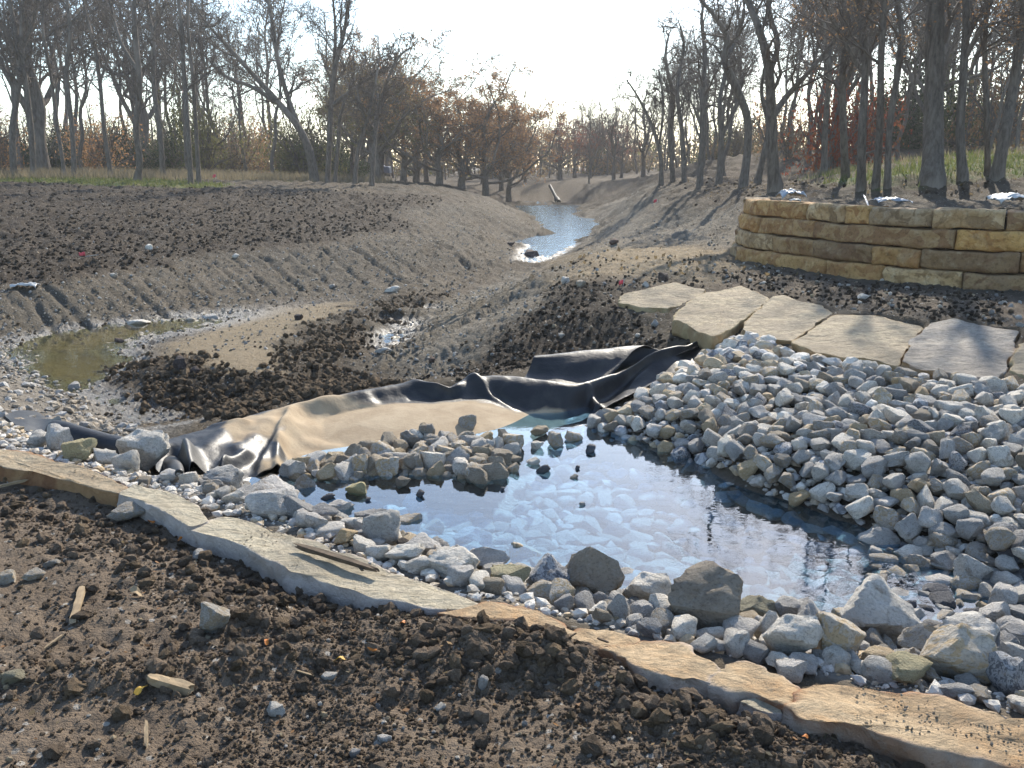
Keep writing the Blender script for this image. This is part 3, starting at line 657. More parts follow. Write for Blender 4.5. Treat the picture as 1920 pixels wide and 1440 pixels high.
# rows of raked tracks down the banks
def groove(p0, p1, depth, width):
    a, b_ = hit(*p0)[:2], hit(*p1)[:2]
    dd, sd = seg_dist(GX, GY, np.array([a, b_]))
    sd = np.sign(sd)
    depth *= 0.5; width *= 0.72
    return -depth * np.exp(-(dd / width) ** 2) + depth * 0.6 * np.exp(-((dd - 1.6 * width) / width) ** 2)
for g in [((45, 545), (135, 645), 0.07, 0.09), ((85, 538), (180, 622), 0.09, 0.10), ((215, 520), (318, 598), 0.09, 0.10), ((330, 500), (395, 555), 0.05, 0.08), ((285, 510), (360, 575), 0.03, 0.07),
          ((395, 490), (470, 552), 0.08, 0.09), ((430, 482), (515, 552), 0.06, 0.08), ((480, 478), (570, 548), 0.08, 0.09), ((540, 472), (625, 540), 0.06, 0.09), ((600, 466), (690, 536), 0.08, 0.10), ((760, 440), (880, 505), 0.10, 0.13), ((655, 462), (765, 534), 0.08, 0.10), ((705, 458), (815, 532), 0.06, 0.10), ((810, 446), (920, 500), 0.07, 0.13), ((250, 512), (335, 586), 0.05, 0.08), ((150, 526), (245, 606), 0.05, 0.08)]:
    det += groove(*g)
for k in range(11):                                      # tracks on the middle bank, running down to the channel
    y0 = 508 + k * 7
    det += groove((1025 - k * 15, y0 + 3 + k * 3), (765 - k * 4, 600 + k * 9), 0.13, 0.075)
_ap = hit(1075, 497)[:2]
_f0 = hit(735, 620)[:2] - _ap; _f1 = hit(860, 690)[:2] - _ap
_a0, _a1 = math.atan2(_f0[1], _f0[0]), math.atan2(_f1[1], _f1[0])
_ph = np.arctan2(GY - _ap[1], GX - _ap[0])
_ph = np.where(_ph - _a0 > math.pi, _ph - 2 * math.pi, np.where(_ph - _a0 < -math.pi, _ph + 2 * math.pi, _ph))
_u = (_ph - _a0) / ((_a1 - _a0 + math.pi) % (2 * math.pi) - math.pi)
det += m_midgrav * 0.034 * (np.abs(np.sin(_u * math.pi * 15 + 0.9 * fbm(GX, GY, 1.3, 2, 44))) - 0.6) * smooth01(np.hypot(GX - _ap[0], GY - _ap[1]) / 1.2)
for k in range(9):
    det += groove((1150 + k * 28, 395 + k * 2), (1075 + k * 22, 452 + min(k, 3)), 0.05, 0.12)
fr = np.sin((GX * 0.9 + GY * 0.45) * 9.0 + 3 * fbm(GX, GY, 0.5, 2, 31))
m_track = poly_mask(PW([(-50, 440), (200, 425), (330, 440), (150, 475), (-50, 500)]), 0.03, 0.03)
det += 0.03 * m_track * fr
HT = HB + det * (1 - m_lin)

# ground mesh
na, nl = GX.shape
verts = np.stack([GX, GY, HT], -1).reshape(-1, 3)
idx = np.arange(na * nl).reshape(na, nl)
quads = np.stack([idx[:-1, :-1], idx[:-1, 1:], idx[1:, 1:], idx[1:, :-1]], -1).reshape(-1, 4)[:, ::-1]
center = np.array([[0, 0, HT[:, 0].mean()]])
verts = np.concatenate([verts, center])
ring = idx[:, 0]
tri_c = np.stack([np.full(na - 1, na * nl), ring[1:], ring[:-1]], -1)
tri_c = tri_c[:, ::-1]
gme = make_mesh('ground', verts, tri_c, quads, True, [M_GROUND])
for nm, arr in (('dark', dark), ('gravel', gravel), ('sand', sand), ('white', white), ('litter', litter), ('grass', grass), ('wet', wetness), ('deep', deep)):
    fattr(gme, nm, np.concatenate([arr.ravel(), [0.0]]))
ground = tag(add_obj('ground', gme), 'bare construction ground of dark soil, gravel banks and plateau', kind='structure')

# ------------------------------------------------------------------ water
def sheet(name, pts, z, mat, label):
    pts = np.asarray(pts, float)
    v = np.concatenate([pts[:, :2], np.full((len(pts), 1), z)], 1)
    me = bpy.data.meshes.new(name); me.from_pydata([tuple(p) for p in v], [], [list(range(len(v)))]); me.materials.append(mat)
    o = add_obj(name, me)
    return tag(o, label, kind='structure')
ZW, ZL = -0.30, -0.75
sheet('pool_water', [P(x, y, ZW) for x, y in [(360, 925), (450, 950), (700, 1040), (1000, 1130), (1400, 1240), (1900, 1330), (2300, 1300), (2300, 1000), (1920, 960), (1600, 880), (1300, 760), (1150, 740), (1000, 775), (800, 815), (600, 845), (480, 880)]], ZW, M_POOL, 'clear blue pool of shallow water over pale stones')
sheet('puddle_water', [(-9, 7.2), (-1.6, 7.2), (-2.0, 15.6), (-9, 15.8)], ZL, M_PUDDLE, 'murky olive puddle at the foot of the left bank')
sheet('creek_water', [(-1.99, 8.2), (3, 8.2), (14, 24), (26, 80), (-14, 80), (-2.39, 15.61), (-2.0, 15.6)], ZL, M_CREEK, 'bright creek water between the graded banks')

# ------------------------------------------------------------------ stones
def ico(sub):
    import bmesh
    bm = bmesh.new(); bmesh.ops.create_icosphere(bm, subdivisions=sub, radius=1.0)
    v = np.array([p.co[:] for p in bm.verts]); f = np.array([[q.index for q in p.verts] for p in bm.faces])
    bm.free()
    return v, f
ICO = {k: ico(k) for k in (1, 2, 3, 4)}
def rock_verts(seed, sub=3, planes=12, rough=0.03, soft=0.0, box=0.0):
    """angular broken stone: a sphere cut by random planes, then roughened"""
    rg = np.random.default_rng(seed)
    v, f = ICO[sub]
    nrm = rg.normal(size=(planes, 3)); nrm /= np.linalg.norm(nrm, axis=1)[:, None]
    off = rg.uniform(0.46, 0.82, planes)
    if box:
        ax = np.concatenate([np.eye(3), -np.eye(3)]) + rg.normal(size=(6, 3)) * 0.28
        ax /= np.linalg.norm(ax, axis=1)[:, None]
        nrm = np.concatenate([nrm, ax]); off = np.concatenate([off + 0.15, rg.uniform(0.48, 0.78, 6)])
    dots = v @ nrm.T
    with np.errstate(divide='ignore'):
        r = np.where(dots > 0.05, off[None] / np.maximum(dots, 0.05), 9)
    # soft minimum keeps the edges slightly worn
    k = 95.0
    rr = -np.log(np.exp(-k * r).sum(1) + math.exp(-k * 1.12)) / k
    rr = np.clip(rr, 0.28, 1.15)
    p = v * rr[:, None]
    d = (vnoise(p[:, 0] * 2.2, p[:, 1] * 2.2, p[:, 2] * 2.2, seed) - 0.5) * 2 * rough * 1.6 + (vnoise(p[:, 0] * 6, p[:, 1] * 6, p[:, 2] * 6, seed + 1) - 0.5) * 2 * rough + (vnoise(p[:, 0] * 15, p[:, 1] * 15, p[:, 2] * 15, seed + 2) - 0.5) * 2 * rough * 0.4
    p = p * (1 + d)[:, None]
    mn, mx = p.min(0), p.max(0)
    p = (p - (mn + mx) / 2) / (mx - mn)                    # unit box, centred
    return p, f
def flat_mesh(name, p, f, mat, smooth=False):
    me = make_mesh(name, p, f, None, smooth, [mat])
    if smooth: me.set_sharp_from_angle(angle=math.radians(38))
    return me
HERO_N = 20
HERO = []
ROUND_IDX = None
for i in range(HERO_N):
    p, f = rock_verts(100 + i, 4 if i < 8 else 3, 11 + i % 5, 0.055, box=(i % 4 == 3))
    me = flat_mesh('rock', p, f, ROCKS[0], True)
    HERO.append(me)
SMALL = []
for i in range(18):
    p, f = rock_verts(300 + i, 3, 10 + i % 5, 0.045, box=(i % 5 == 4))
    SMALL.append(flat_mesh('rubble_stone', p, f, ROCKS[0], True))

def put_rock(me, name, loc, dims, rot, mat, label=None, cat='rock', group=None):
    o = add_obj(name, me, None, tuple(loc), rot, tuple(dims))
    o.material_slots[0].link = 'OBJECT'
    o.material_slots[0].material = ROCKS[mat]
    tag(o, label, cat, group)
    return o

rr = random.Random(5)
# the larger stones, one by one: px centre x, px foot y, width px, height px, stone, shape, label
HEROES = [
 (77, 842, 36, 30, R_PALE, 12, 'small white rock at the torn left end of the black liner'),
 (112, 850, 46, 46, R_BLUE, 9, 'grey peaked rock beside the rolled black liner at far left'),
 (152, 866, 54, 38, R_YEL, 3, 'pale yellow blocky rock left of the bright white ones by the liner roll'),
 (170, 850, 62, 22, R_BLUE, 13, 'long flat grey rock lying against the liner roll'),
 (200, 876, 48, 34, R_PALE, 14, 'bright white rock between the yellow block and the slanting white boulder'),
 (238, 888, 44, 40, R_PALE, 11, 'small white wedge rock in front of the slanting white boulder'),
 (273, 886, 80, 74, R_PALE, 5, 'big white slanting boulder leaning on the liner roll'),
 (270, 912, 26, 16, R_TAN, 15, 'small rust brown stone on the ledge below the slanting white boulder'),
 (218, 910, 50, 12, R_PALE, 13, 'thin white flat stone lying on the left ledge'),
 (326, 908, 44, 26, R_BLUE, 10, 'grey speckled stone at the end of the liner roll'),
 (352, 904, 30, 22, R_PALE, 16, 'small white stone under the hanging liner fold'),
 (378, 906, 34, 30, R_MIX, 3, 'squarish pale stone against the crumpled liner fold'),
 (420, 924, 66, 44, R_PALE, 6, 'knobbly white rock at the left tip of the pool'),
 (458, 916, 46, 28, R_BLUE, 12, 'dark flecked low rock at the left tip of the pool'),
 (482, 903, 24, 20, R_WET, 17, 'small wet dark stone beside the liner corner'),
 (440, 944, 40, 22, R_PALE, 18, 'low whitish rock on the ledge near the left tip of the pool'),
 (516, 946, 84, 46, R_BLUE, 0, 'wide grey boulder, leftmost of the large ones along the near shore'),
 (572, 944, 46, 54, R_MIX, 2, 'upright tan fronted rock with grey crown at the pool edge'),
 (510, 972, 92, 46, R_BLUE, 4, 'blue grey weathered boulder below the leftmost wide one'),
 (562, 976, 58, 40, R_BLUE, 7, 'smooth blue grey rock left of the flat pale one in the near row'),
 (606, 984, 56, 32, R_BLUE, 12, 'dusty grey rock on the near bank behind the wooden stake'),
 (624, 962, 68, 24, R_PALE, 13, 'long low pale rock half in the water on the near shore'),
 (642, 981, 50, 42, R_BLUE, 10, 'grey ridged rock next to the dark rough boulder'),
 (690, 981, 66, 44, R_WET, 1, 'dark grey rough boulder in the near row'),
 (660, 1003, 38, 34, R_PALE, 11, 'small white tilted rock above the wooden stake'),
 (620, 1010, 60, 22, R_PALE, 15, 'dusty low stone at the slab edge above the wooden stake'),
 (697, 1004, 60, 46, R_BLUE, 3, 'flat topped grey rock left of the white creased boulder'),
 (718, 1027, 70, 64, R_PALE, 4, 'white creased boulder in the middle of the near row'),
 (742, 990, 54, 36, R_PALE, 9, 'pale rounded rock at the water behind the creased boulder'),
 (766, 1010, 52, 44, R_MIX, 3, 'pale blocky rock with vertical cracks on the near shore'),
 (810, 1010, 46, 34, R_MIX, 16, 'pitted grey rock at the water right of the cracked block'),
 (775, 968, 44, 42, R_PALE, 8, 'bright white rock standing alone in the shallow water'),
 (760, 1036, 32, 26, R_BROWN, 10, 'dark reddish brown rock among the pale ones'),
 (796, 1046, 70, 38, R_BLUE, 0, 'slate blue sloping rock right of the dark brown one'),
 (760, 1060, 70, 34, R_PALE, 5, 'chalky white rock at the slab edge right of the wooden stake'),
 (786, 1076, 66, 32, R_PALE, 13, 'low chalky rock in front of the blue sloping one'),
 (848, 1090, 88, 52, R_PALE, 6, 'long white boulder with a grey lichen end at the slab edge'),
 (835, 1056, 50, 26, R_PALE, 14, 'white streaked rock sloping to the water'),
 (886, 1036, 80, 44, R_BLUE, 1, 'broad grey boulder with pale crest at the waterline'),
 (914, 1074, 82, 44, R_BLUE, 2, 'blue grey boulder behind the tan brick shaped rock'),
 (936, 1042, 28, 20, R_PALE, 11, 'small white rock at the water in front of the broad grey boulder'),
 (985, 1062, 60, 42, R_MIX, 7, 'pale rock with a dark left face beside the pool'),
 (1071, 1070, 52, 30, R_WET, 18, 'dark pointed rock lying in the shallow water of the near shore'),
 (957, 1106, 72, 40, R_YEL, 3, 'tan brick shaped rock on the near ledge'),
 (1005, 1098, 50, 30, R_PALE, 10, 'white rock wedged between the tan brick shape and the speckled boulder'),
 (1033, 1114, 80, 64, R_SPECK, 0, 'dark speckled boulder on the near ledge'),
 (1111, 1134, 114, 102, R_TAN, 2, 'big tan and grey boulder next to the speckled one'),
 (1098, 1090, 50, 42, R_MIX, 10, 'pale humped rock behind the big tan and grey boulder'),
 (1144, 1082, 50, 28, R_BLUE, 13, 'flat grey rock at the water behind the big tan and grey boulder'),
 (1182, 1110, 62, 34, R_BLUE, 12, 'blue grey rock in the shallows right of the big tan and grey boulder'),
 (1160, 1168, 42, 50, R_PALE, 8, 'small upright white rock at the foot of the big tan and grey boulder'),
 (1128, 1172, 34, 30, R_TAN, 14, 'brown muddy lump below the big tan and grey boulder'),
 (1212, 1152, 84, 72, R_PALE, 5, 'white boulder with a dark brown side left of the largest brown one'),
 (1190, 1180, 34, 22, R_PALE, 15, 'small white stone between two upright boulders'),
 (1248, 1180, 66, 52, R_PALE, 9, 'white crusted rock touching the largest brown boulder on its left'),
 (1322, 1192, 142, 106, R_TAN, 6, 'largest brown boulder of the near shore with rough speckled face'),
 (1412, 1176, 80, 52, R_YEL, 1, 'yellowish wedge rock behind the largest brown boulder'),
 (1391, 1212, 68, 42, R_BLUE, 12, 'grey brown banded rock right under the yellowish wedge'),
 (1319, 1228, 46, 30, R_PALE, 16, 'small white stone in front of the largest brown boulder'),
 (1348, 1226, 36, 24, R_BLUE, 14, 'small grey stone in front of the largest brown boulder'),
 (1443, 1214, 50, 62, R_PALE, 8, 'upright pale rock with a curved edge right of the banded one'),
 (1477, 1178, 62, 54, R_PALE, 10, 'pale triangular rock at the water between larger boulders'),
 (1500, 1158, 34, 34, R_BLUE, 11, 'small grey triangular rock poking above the water'),
 (1483, 1240, 96, 76, R_PALE, 5, 'white rough egg shaped boulder above the right slab joint'),
 (1522, 1208, 74, 68, R_BLUE, 0, 'grey pointed boulder with mossy face behind the white egg shaped one'),
 (1571, 1244, 80, 92, R_MIX, 7, 'tall standing pale brown boulder with vertical cracks'),
 (1481, 1280, 50, 36, R_BLUE, 3, 'grey block at the end of the right rust slab'),
 (1645, 1222, 134, 114, R_PALE, 0, 'large white boulder with a brown underside on the right'),
 (1640, 1256, 60, 30, R_TAN, 17, 'brown stone wedged under the large white boulder'),
 (1731, 1246, 82, 64, R_MIX, 2, 'pale brown boulder between the large white one and the wedge'),
 (1786, 1282, 124, 92, R_MIX, 1, 'wedge shaped boulder with a brown underside on the right'),
 (1704, 1288, 78, 44, R_YEL, 12, 'pale yellow green rock on the rust slab'),
 (1812, 1238, 92, 66, R_PALE, 6, 'pale rounded boulder behind the wedge shaped one'),
 (1889, 1310, 58, 66, R_SPECK, 9, 'dark speckled rounded rock at the lower right edge'),
 (1850, 1292, 46, 50, R_MIX, 14, 'pale brown rock right of the wedge shaped boulder'),
 (1786, 1312, 66, 24, R_BLUE, 13, 'flat blue grey stone under the wedge shaped boulder'),
 (1905, 1262, 60, 50, R_PALE, 7, 'pale boulder at the right edge above the dark speckled one'),
 (1870, 1240, 54, 44, R_BLUE, 16, 'grey rock at the right edge next to the pale rounded boulder'),
 (1900, 1222, 56, 46, R_BLUE, 10, 'blue grey slab like rock at the right edge of the shallows'),
 (1407, 1114, 58, 44, R_WET, 17, 'dark dome shaped stone in the water above the yellowish wedge'),
 (1427, 1138, 46, 32, R_WET, 12, 'dark green grey stone in front of the dome shaped one'),
 (1467, 1122, 46, 30, R_WET, 3, 'dark squarish stone in the water right of the dome shaped one'),
 (1524, 1136, 54, 40, R_BLUE, 9, 'mottled grey stone alone in the water at right'),
 (1600, 1130, 56, 30, R_WET, 13, 'dark low stone in the reflections at right'),
 (1690, 1146, 58, 30, R_BLUE, 12, 'grey slanting stone in the shallows at right'),
 (1702, 1120, 40, 26, R_WET, 14, 'dark round stone behind the slanting one in the shallows'),
 (1754, 1106, 68, 24, R_BLUE, 13, 'long flat grey stone in the glittering shallows'),
 (1822, 1094, 58, 46, R_PALE, 7, 'pale rounded rock in the glittering shallows'),
 (1810, 1112, 46, 24, R_MIX, 15, 'small pointed stone in front of the pale rounded rock in the shallows'),
 (1875, 1148, 48, 44, R_BLUE, 17, 'grey ball shaped stone in the right shallows'),
 (1860, 1180, 52, 46, R_BLUE, 18, 'dark grey rounded stone below the ball shaped one'),
 (1902, 1204, 54, 34, R_BLUE, 12, 'grey stone at the right edge of the shallows'),
 (1820, 1166, 28, 24, R_WET, 11, 'small dark round stone in the right shallows'),
 (1843, 1156, 30, 24, R_TAN, 14, 'small brown stone in the right shallows'),
 (1804, 1198, 50, 34, R_WET, 10, 'dark pointed stone above the pale rounded boulder at right'),
 (1765, 1210, 56, 30, R_MIX, 16, 'pale half sunk stone above the wedge shaped boulder'),
 (1650, 1038, 74, 40, R_PALE, 8, 'pale shield shaped rock standing in the reflections'),
 (1590, 1185, 50, 40, R_MIX, 3, 'brown block half hidden behind the large white boulder'),
 (407, 1186, 50, 54, R_MIX, 7, 'grey brown stone half buried in the foreground soil'),
 (545, 1096, 40, 30, R_PALE, 10, 'white stone on the soil against the middle ledge slab'),
 (243, 982, 60, 30, R_MIX, 12, 'flat earthy stone below the white ledge slab'),
]
hero_xy = []
for (cx, fy, w, h, mat, var, label) in HEROES:
    g = hit(cx, fy, HT)
    dist = np.linalg.norm(g - np.array([0, 0, CAM_H]))
    sc = dist / F_PX
    W_, H_ = 1.02 * w * sc, 1.08 * h * sc
    down = math.atan2(CAM_H - g[2], math.hypot(g[0], g[1]))
    dz = H_ / (math.cos(down) + 0.35 * math.sin(down))
    D_ = 0.75 * W_ + 0.1 * dz
    z = max(g[2], -0.42 if g[2] < -0.3 else -9)
    up = np.array([0, 0, 1.0])
    g2 = np.array([g[0], g[1], 0]); u = g2 / np.linalg.norm(g2)
    loc = g + u * D_ * 0.36 + np.array([0, 0, dz * 0.40])
    o = put_rock(HERO[var], 'boulder' if w > 62 else 'rock', loc, (W_ * 1.04, D_, dz * 1.08), (rr.uniform(-.12, .12), rr.uniform(-.12, .12), rr.uniform(-.25, .25)), mat, label, 'boulder' if w > 62 else 'rock', 'rocks along the near shore')
    hero_xy.append((loc[0], loc[1], W_ * 0.5, loc[2]))
hero_xy = np.array(hero_xy)

def scatter(poly, n_try, rmin, rmax, seed, power=1.6, existing=None, tight=0.8, keep=None):
    """dart throwing in a ground polygon: big stones first, none overlapping more than the packing allows"""
    rg = np.random.default_rng(seed)
    x0, y0 = poly.min(0); x1, y1 = poly.max(0)
    pts = [tuple(e[:3]) for e in (existing if existing is not None else [])]
    out = []
    cell = rmax * 2; grid = {}
    def key(x, y): return (int(x // cell), int(y // cell))
    for p in pts: grid.setdefault(key(p[0], p[1]), []).append(p)
    rs = np.sort(rmin + (rmax - rmin) * rg.random(n_try) ** power)[::-1]
    X = rg.uniform(x0, x1, n_try * 3); Y = rg.uniform(y0, y1, n_try * 3)
    ins = np.zeros(len(X), bool)
    for i in range(len(poly)):
        a, b_ = poly[i], poly[(i + 1) % len(poly)]
        ins ^= ((a[1] > Y) != (b_[1] > Y)) & (X < (b_[0] - a[0]) * (Y - a[1]) / (b_[1] - a[1] + 1e-12) + a[0])
    X, Y = X[ins], Y[ins]
    j = 0
    for k in range(len(X)):
        r = rs[min(len(rs) - 1, int(k * len(rs) / len(X)))]
        x, y = X[k], Y[k]
        kx, ky = key(x, y)
        ok = True
        for ax in (-1, 0, 1):
            for ay in (-1, 0, 1):
                for q in grid.get((kx + ax, ky + ay), ()):
                    if (q[0] - x) ** 2 + (q[1] - y) ** 2 < ((q[2] + r) * tight) ** 2: ok = False; break
                if not ok: break
            if not ok: break
        if ok:
            out.append((x, y, r)); grid.setdefault((kx, ky), []).append((x, y, r))
    return np.array(out)

STUFF_V, STUFF_F = [], []
stuff_variants = [rock_verts(700 + i, 1, 8, 0.05) for i in range(10)]
def joined_rocks(name, items, mats, label, seed, sub_variants=None):
    """items: x, y, z, sx, sy, sz -> one mesh"""
    rg = np.random.default_rng(seed)
    V, F_, MI, off = [], [], [], 0
    var = sub_variants or stuff_variants
    for it in items:
        p, f = var[rg.integers(len(var))]
        a = rg.uniform(0, 2 * math.pi); c, s = math.cos(a), math.sin(a)
        q = p * np.array(it[3:6])
        tl = rg.uniform(-0.4, 0.4)
        q = np.stack([q[:, 0], q[:, 1] * math.cos(tl) - q[:, 2] * math.sin(tl), q[:, 1] * math.sin(tl) + q[:, 2] * math.cos(tl)], -1)
        q = np.stack([q[:, 0] * c - q[:, 1] * s, q[:, 0] * s + q[:, 1] * c, q[:, 2]], -1) + np.array(it[:3])
        V.append(q); F_.append(f + off); off += len(p)
        MI.append(np.full(len(f), rg.integers(len(mats))))
    me = make_mesh(name, np.concatenate(V), np.concatenate(F_), None, False, [ROCKS[m] for m in mats], np.concatenate(MI))
    return tag(add_obj(name, me), label, None, None, 'stuff')

# rubble bank on the right
POLY_RUB = PW([(1100, 806), (1150, 784), (1218, 742), (1290, 698), (1352, 655), (1400, 640), (1500, 680), (1700, 718), (1940, 745), (2150, 762), (2420, 800), (2420, 1150), (2120, 1075), (1920, 1062), (1790, 1040), (1670, 1005), (1560, 965), (1420, 918), (1330, 880), (1200, 828)])
rub = scatter(POLY_RUB, 15000, 0.018, 0.066, 21, 2.0, tight=0.72)
def rz(x, y): return lookup(HT, np.asarray(x), np.asarray(y))
def proj_px(x, y, z):
    vx, vy, vz = x, y, z - CAM_H
    dep = vy * CP - vz * SP; up = vy * SP + vz * CP
    return 960 + F_PX * vx / dep, 720 - F_PX * up / dep, dep
RUB_MATS = [R_PALE] * 8 + [R_BLUE] * 6 + [R_MIX] * 6 + [R_TAN] * 2 + [R_SPECK]
MATWORD = {R_PALE: 'pale grey', R_BLUE: 'blue grey', R_MIX: 'mottled grey brown', R_TAN: 'tan', R_WET: 'dark grey', R_YEL: 'yellowish', R_BROWN: 'brown', R_SPECK: 'dark speckled'}
rub_layers = []
extra_px = []
for (x, y, r) in rub:
    px, py, dep = proj_px(x, y, float(rz(x, y)))
    extra_px.append(r / dep if -40 < px < 1960 else 0)
order = np.argsort(-np.array(extra_px))
rest = []
for rank, k in enumerate(order):
    x, y, r = rub[k]
    z = float(rz(x, y))
    px, py, dep = proj_px(x, y, z)
    sx, sy, sz = 2 * r * rr.uniform(0.95, 1.35), 2 * r * rr.uniform(0.8, 1.1), 2 * r * rr.uniform(0.6, 0.95)
    zc = z + sz * rr.uniform(0.2, 0.6) + (0.03 if r > 0.045 else 0.0)
    if rank < 300 and extra_px[k] > 0:
        mat = rr.choice(RUB_MATS)
        zone = 'at the toe' if z < -0.2 else 'near the top' if z > -0.02 else 'halfway up'
        col_ = next(t for lim_, t in ((1230, 'by the black liner'), (1340, 'below the second slab'), (1450, 'below the third slab'), (1570, 'below the fourth slab left half'), (1690, 'below the fourth slab right half'), (1800, 'below the tilted slab left half'), (1880, 'below the tilted slab right half'), (9e9, 'by the right picture edge')) if px < lim_)
        size = 'large' if r > 0.056 else 'mid sized' if r > 0.044 else 'small'
        lab = f'{size} {MATWORD[mat]} rubble rock {zone} {col_}'
        put_rock(SMALL[rr.randrange(16)], 'rubble_rock', (x, y, zc), (sx, sy, sz), (rr.uniform(-.5, .5), rr.uniform(-.5, .5), rr.uniform(0, 6.28)), mat, lab, 'rock', 'broken rocks of the rubble bank')
    else:
        rest.append((x, y, zc, sx, sy, sz))
mid_v = [rock_verts(740 + i, 2, 11, 0.03) for i in range(10)]
big_rest = [q for q in rest if q[3] > 0.065]
joined_rocks('rubble_mass', big_rest, [R_PALE, R_BLUE, R_MIX, R_PALE, R_BLUE, R_MIX, R_TAN, R_SPECK], 'smaller broken rocks packed between the larger ones of the rubble bank', 13, mid_v)
rest = [q for q in rest if q[3] <= 0.065]
fine = scatter(POLY_RUB, 4200, 0.014, 0.034, 22, 1.5, tight=0.66)
for x, y, r in fine:
    rest.append((x, y, float(rz(x, y)) + r * 0.7, 2.4 * r, 2 * r, 1.5 * r))
joined_rocks('rubble_gravel', rest, [R_PALE, R_BLUE, R_MIX, R_BLUE], 'small broken stones filling the rubble bank', 3)

# pile of tan rocks in the middle, on the liner
POLY_MID = np.array([P(x, y, -0.30)[:2] for x, y in [(535, 893), (555, 882), (600, 872), (690, 852), (735, 838), (800, 832), (870, 836), (950, 832), (972, 846), (960, 850), (945, 893), (900, 905), (850, 893), (770, 890), (690, 892), (650, 900), (585, 892), (550, 898)]])
mid = scatter(POLY_MID, 1600, 0.024, 0.072, 31, 1.4, tight=0.72)
MID_MATS = [R_TAN] * 4 + [R_MIX] * 5 + [R_PALE] * 4
def pile_h(x, y):
    _, _, = 0, 0
    return 0
for (x, y, r) in mid:
    z = max(float(rz(x, y)), -0.36)
    mat = rr.choice(MID_MATS)
    px, py, dep = proj_px(x, y, z)
    lab = f"{'large' if r > 0.075 else 'small'} {MATWORD[mat]} rock in the pile on the sandy liner, {'left' if px < 690 else 'right' if px > 860 else 'middle'} part, {'back' if py < 850 else 'water side'}"
    sz = 2 * r * rr.uniform(0.8, 1.15)
    put_rock(SMALL[rr.randrange(16)], 'pile_rock', (x, y, z + sz * 0.45 + 0.03), (2 * r * rr.uniform(1.0, 1.35), 2 * r * rr.uniform(0.8, 1.05), sz), (rr.uniform(-.4, .4), rr.uniform(-.4, .4), rr.uniform(0, 6.28)), mat, lab, 'rock', 'rocks piled on the sandy liner')
mid2 = scatter(POLY_MID, 160, 0.04, 0.065, 33, 1.0, tight=1.0)
for (x, y, r) in mid2[:16]:
    z = max(float(rz(x, y)), -0.33) + 0.055
    mat = rr.choice(MID_MATS)
    put_rock(SMALL[rr.randrange(16)], 'pile_rock', (x, y, z + r * 0.5), (2.3 * r, 2 * r * 0.9, 2 * r * 0.8), (rr.uniform(-.4, .4), rr.uniform(-.4, .4), rr.uniform(0, 6.28)), mat, f'{MATWORD[mat]} rock lying on top of the pile on the sandy liner', 'rock', 'rocks piled on the sandy liner')
midf = scatter(POLY_MID, 900, 0.015, 0.035, 34, 1.0, tight=0.7)
joined_rocks('pile_gravel', [(x, y, max(float(rz(x, y)), -0.33) + r * 0.6, 2.4 * r, 2 * r, 1.6 * r) for x, y, r in midf], [R_TAN, R_MIX], 'chips of stone between the rocks of the pile', 4)
LONE = [(876, 806, 36, 30, R_MIX, 3, 'lone squarish rock sitting on the sandy liner behind the pile'),
        (796, 806, 22, 14, R_TAN, 12, 'small tan rock lying on the sandy liner left of the squarish one'),
        (1042, 838, 30, 30, R_MIX, 9, 'pointed pale rock standing in the water right of the pile'),
        (1076, 828, 34, 22, R_MIX, 14, 'brown grey rock in the water next to the pointed one'),
        (1108, 848, 22, 16, R_WET, 17, 'black wet stone in the water near the rubble toe'),
        (1012, 816, 36, 18, R_TAN, 5, 'brown wet rock at the tip of the sandy liner'),
        (1008, 842, 26, 16, R_PALE, 10, 'whitish wet rock below the liner tip'),
        (966, 868, 26, 14, R_TAN, 12, 'squarish brown rock just off the right end of the pile'),
        (1000, 872, 26, 14, R_PALE, 15, 'white flat rock off the right end of the pile'),
        (962, 886, 24, 20, R_MIX, 16, 'brown rock at the water right of the pile'),
        (1018, 886, 30, 16, R_WET, 13, 'dark pointed flat stone in the water right of the pile'),
        (755, 912, 28, 20, R_TAN, 10, 'brown pointed stone in the water below the pile'),
        (668, 926, 42, 24, R_YEL, 18, 'smooth oval tan stone in the water at the pile foot'),
        (788, 932, 16, 14, R_WET, 11, 'small dark stone breaking the water below the pile'),
        (1083, 880, 10, 8, R_WET, 17, 'tiny dark stone in open water right of the pile'),
        (1092, 948, 12, 8, R_PALE, 14, 'tiny white tipped stone in the open pool'),
        (1077, 898, 16, 8, R_MIX, 15, 'tiny brown stone in the open pool'),
        (942, 920, 10, 7, R_WET, 17, 'tiny dark stone just below the pile'),
        (690, 940, 12, 8, R_WET, 12, 'tiny dark stone in the water left of centre'),
        (612, 936, 30, 10, R_WET, 13, 'thin dark flat stone at the left arm of the pool'),
        (1126, 800, 44, 34, R_BLUE, 1, 'dark grey rock at the left end of the rubble toe')]
for (cx, fy, w, h, mat, var, label) in LONE:
    g = hit(cx, fy, HT); g = g if g[2] > ZW else P(cx, fy, ZW)
    sc = np.linalg.norm(g - np.array([0, 0, CAM_H])) / F_PX
    dz = h * sc * 0.95
    put_rock(HERO[var + 1 if var % 4 == 3 else var], 'rock', g + np.array([0, w * sc * 0.3, dz * 0.30]), (w * sc, w * sc * 0.8, dz * 1.25), (rr.uniform(-.15, .15), rr.uniform(-.15, .15), rr.uniform(-.4, .4)), mat, label, 'rock')

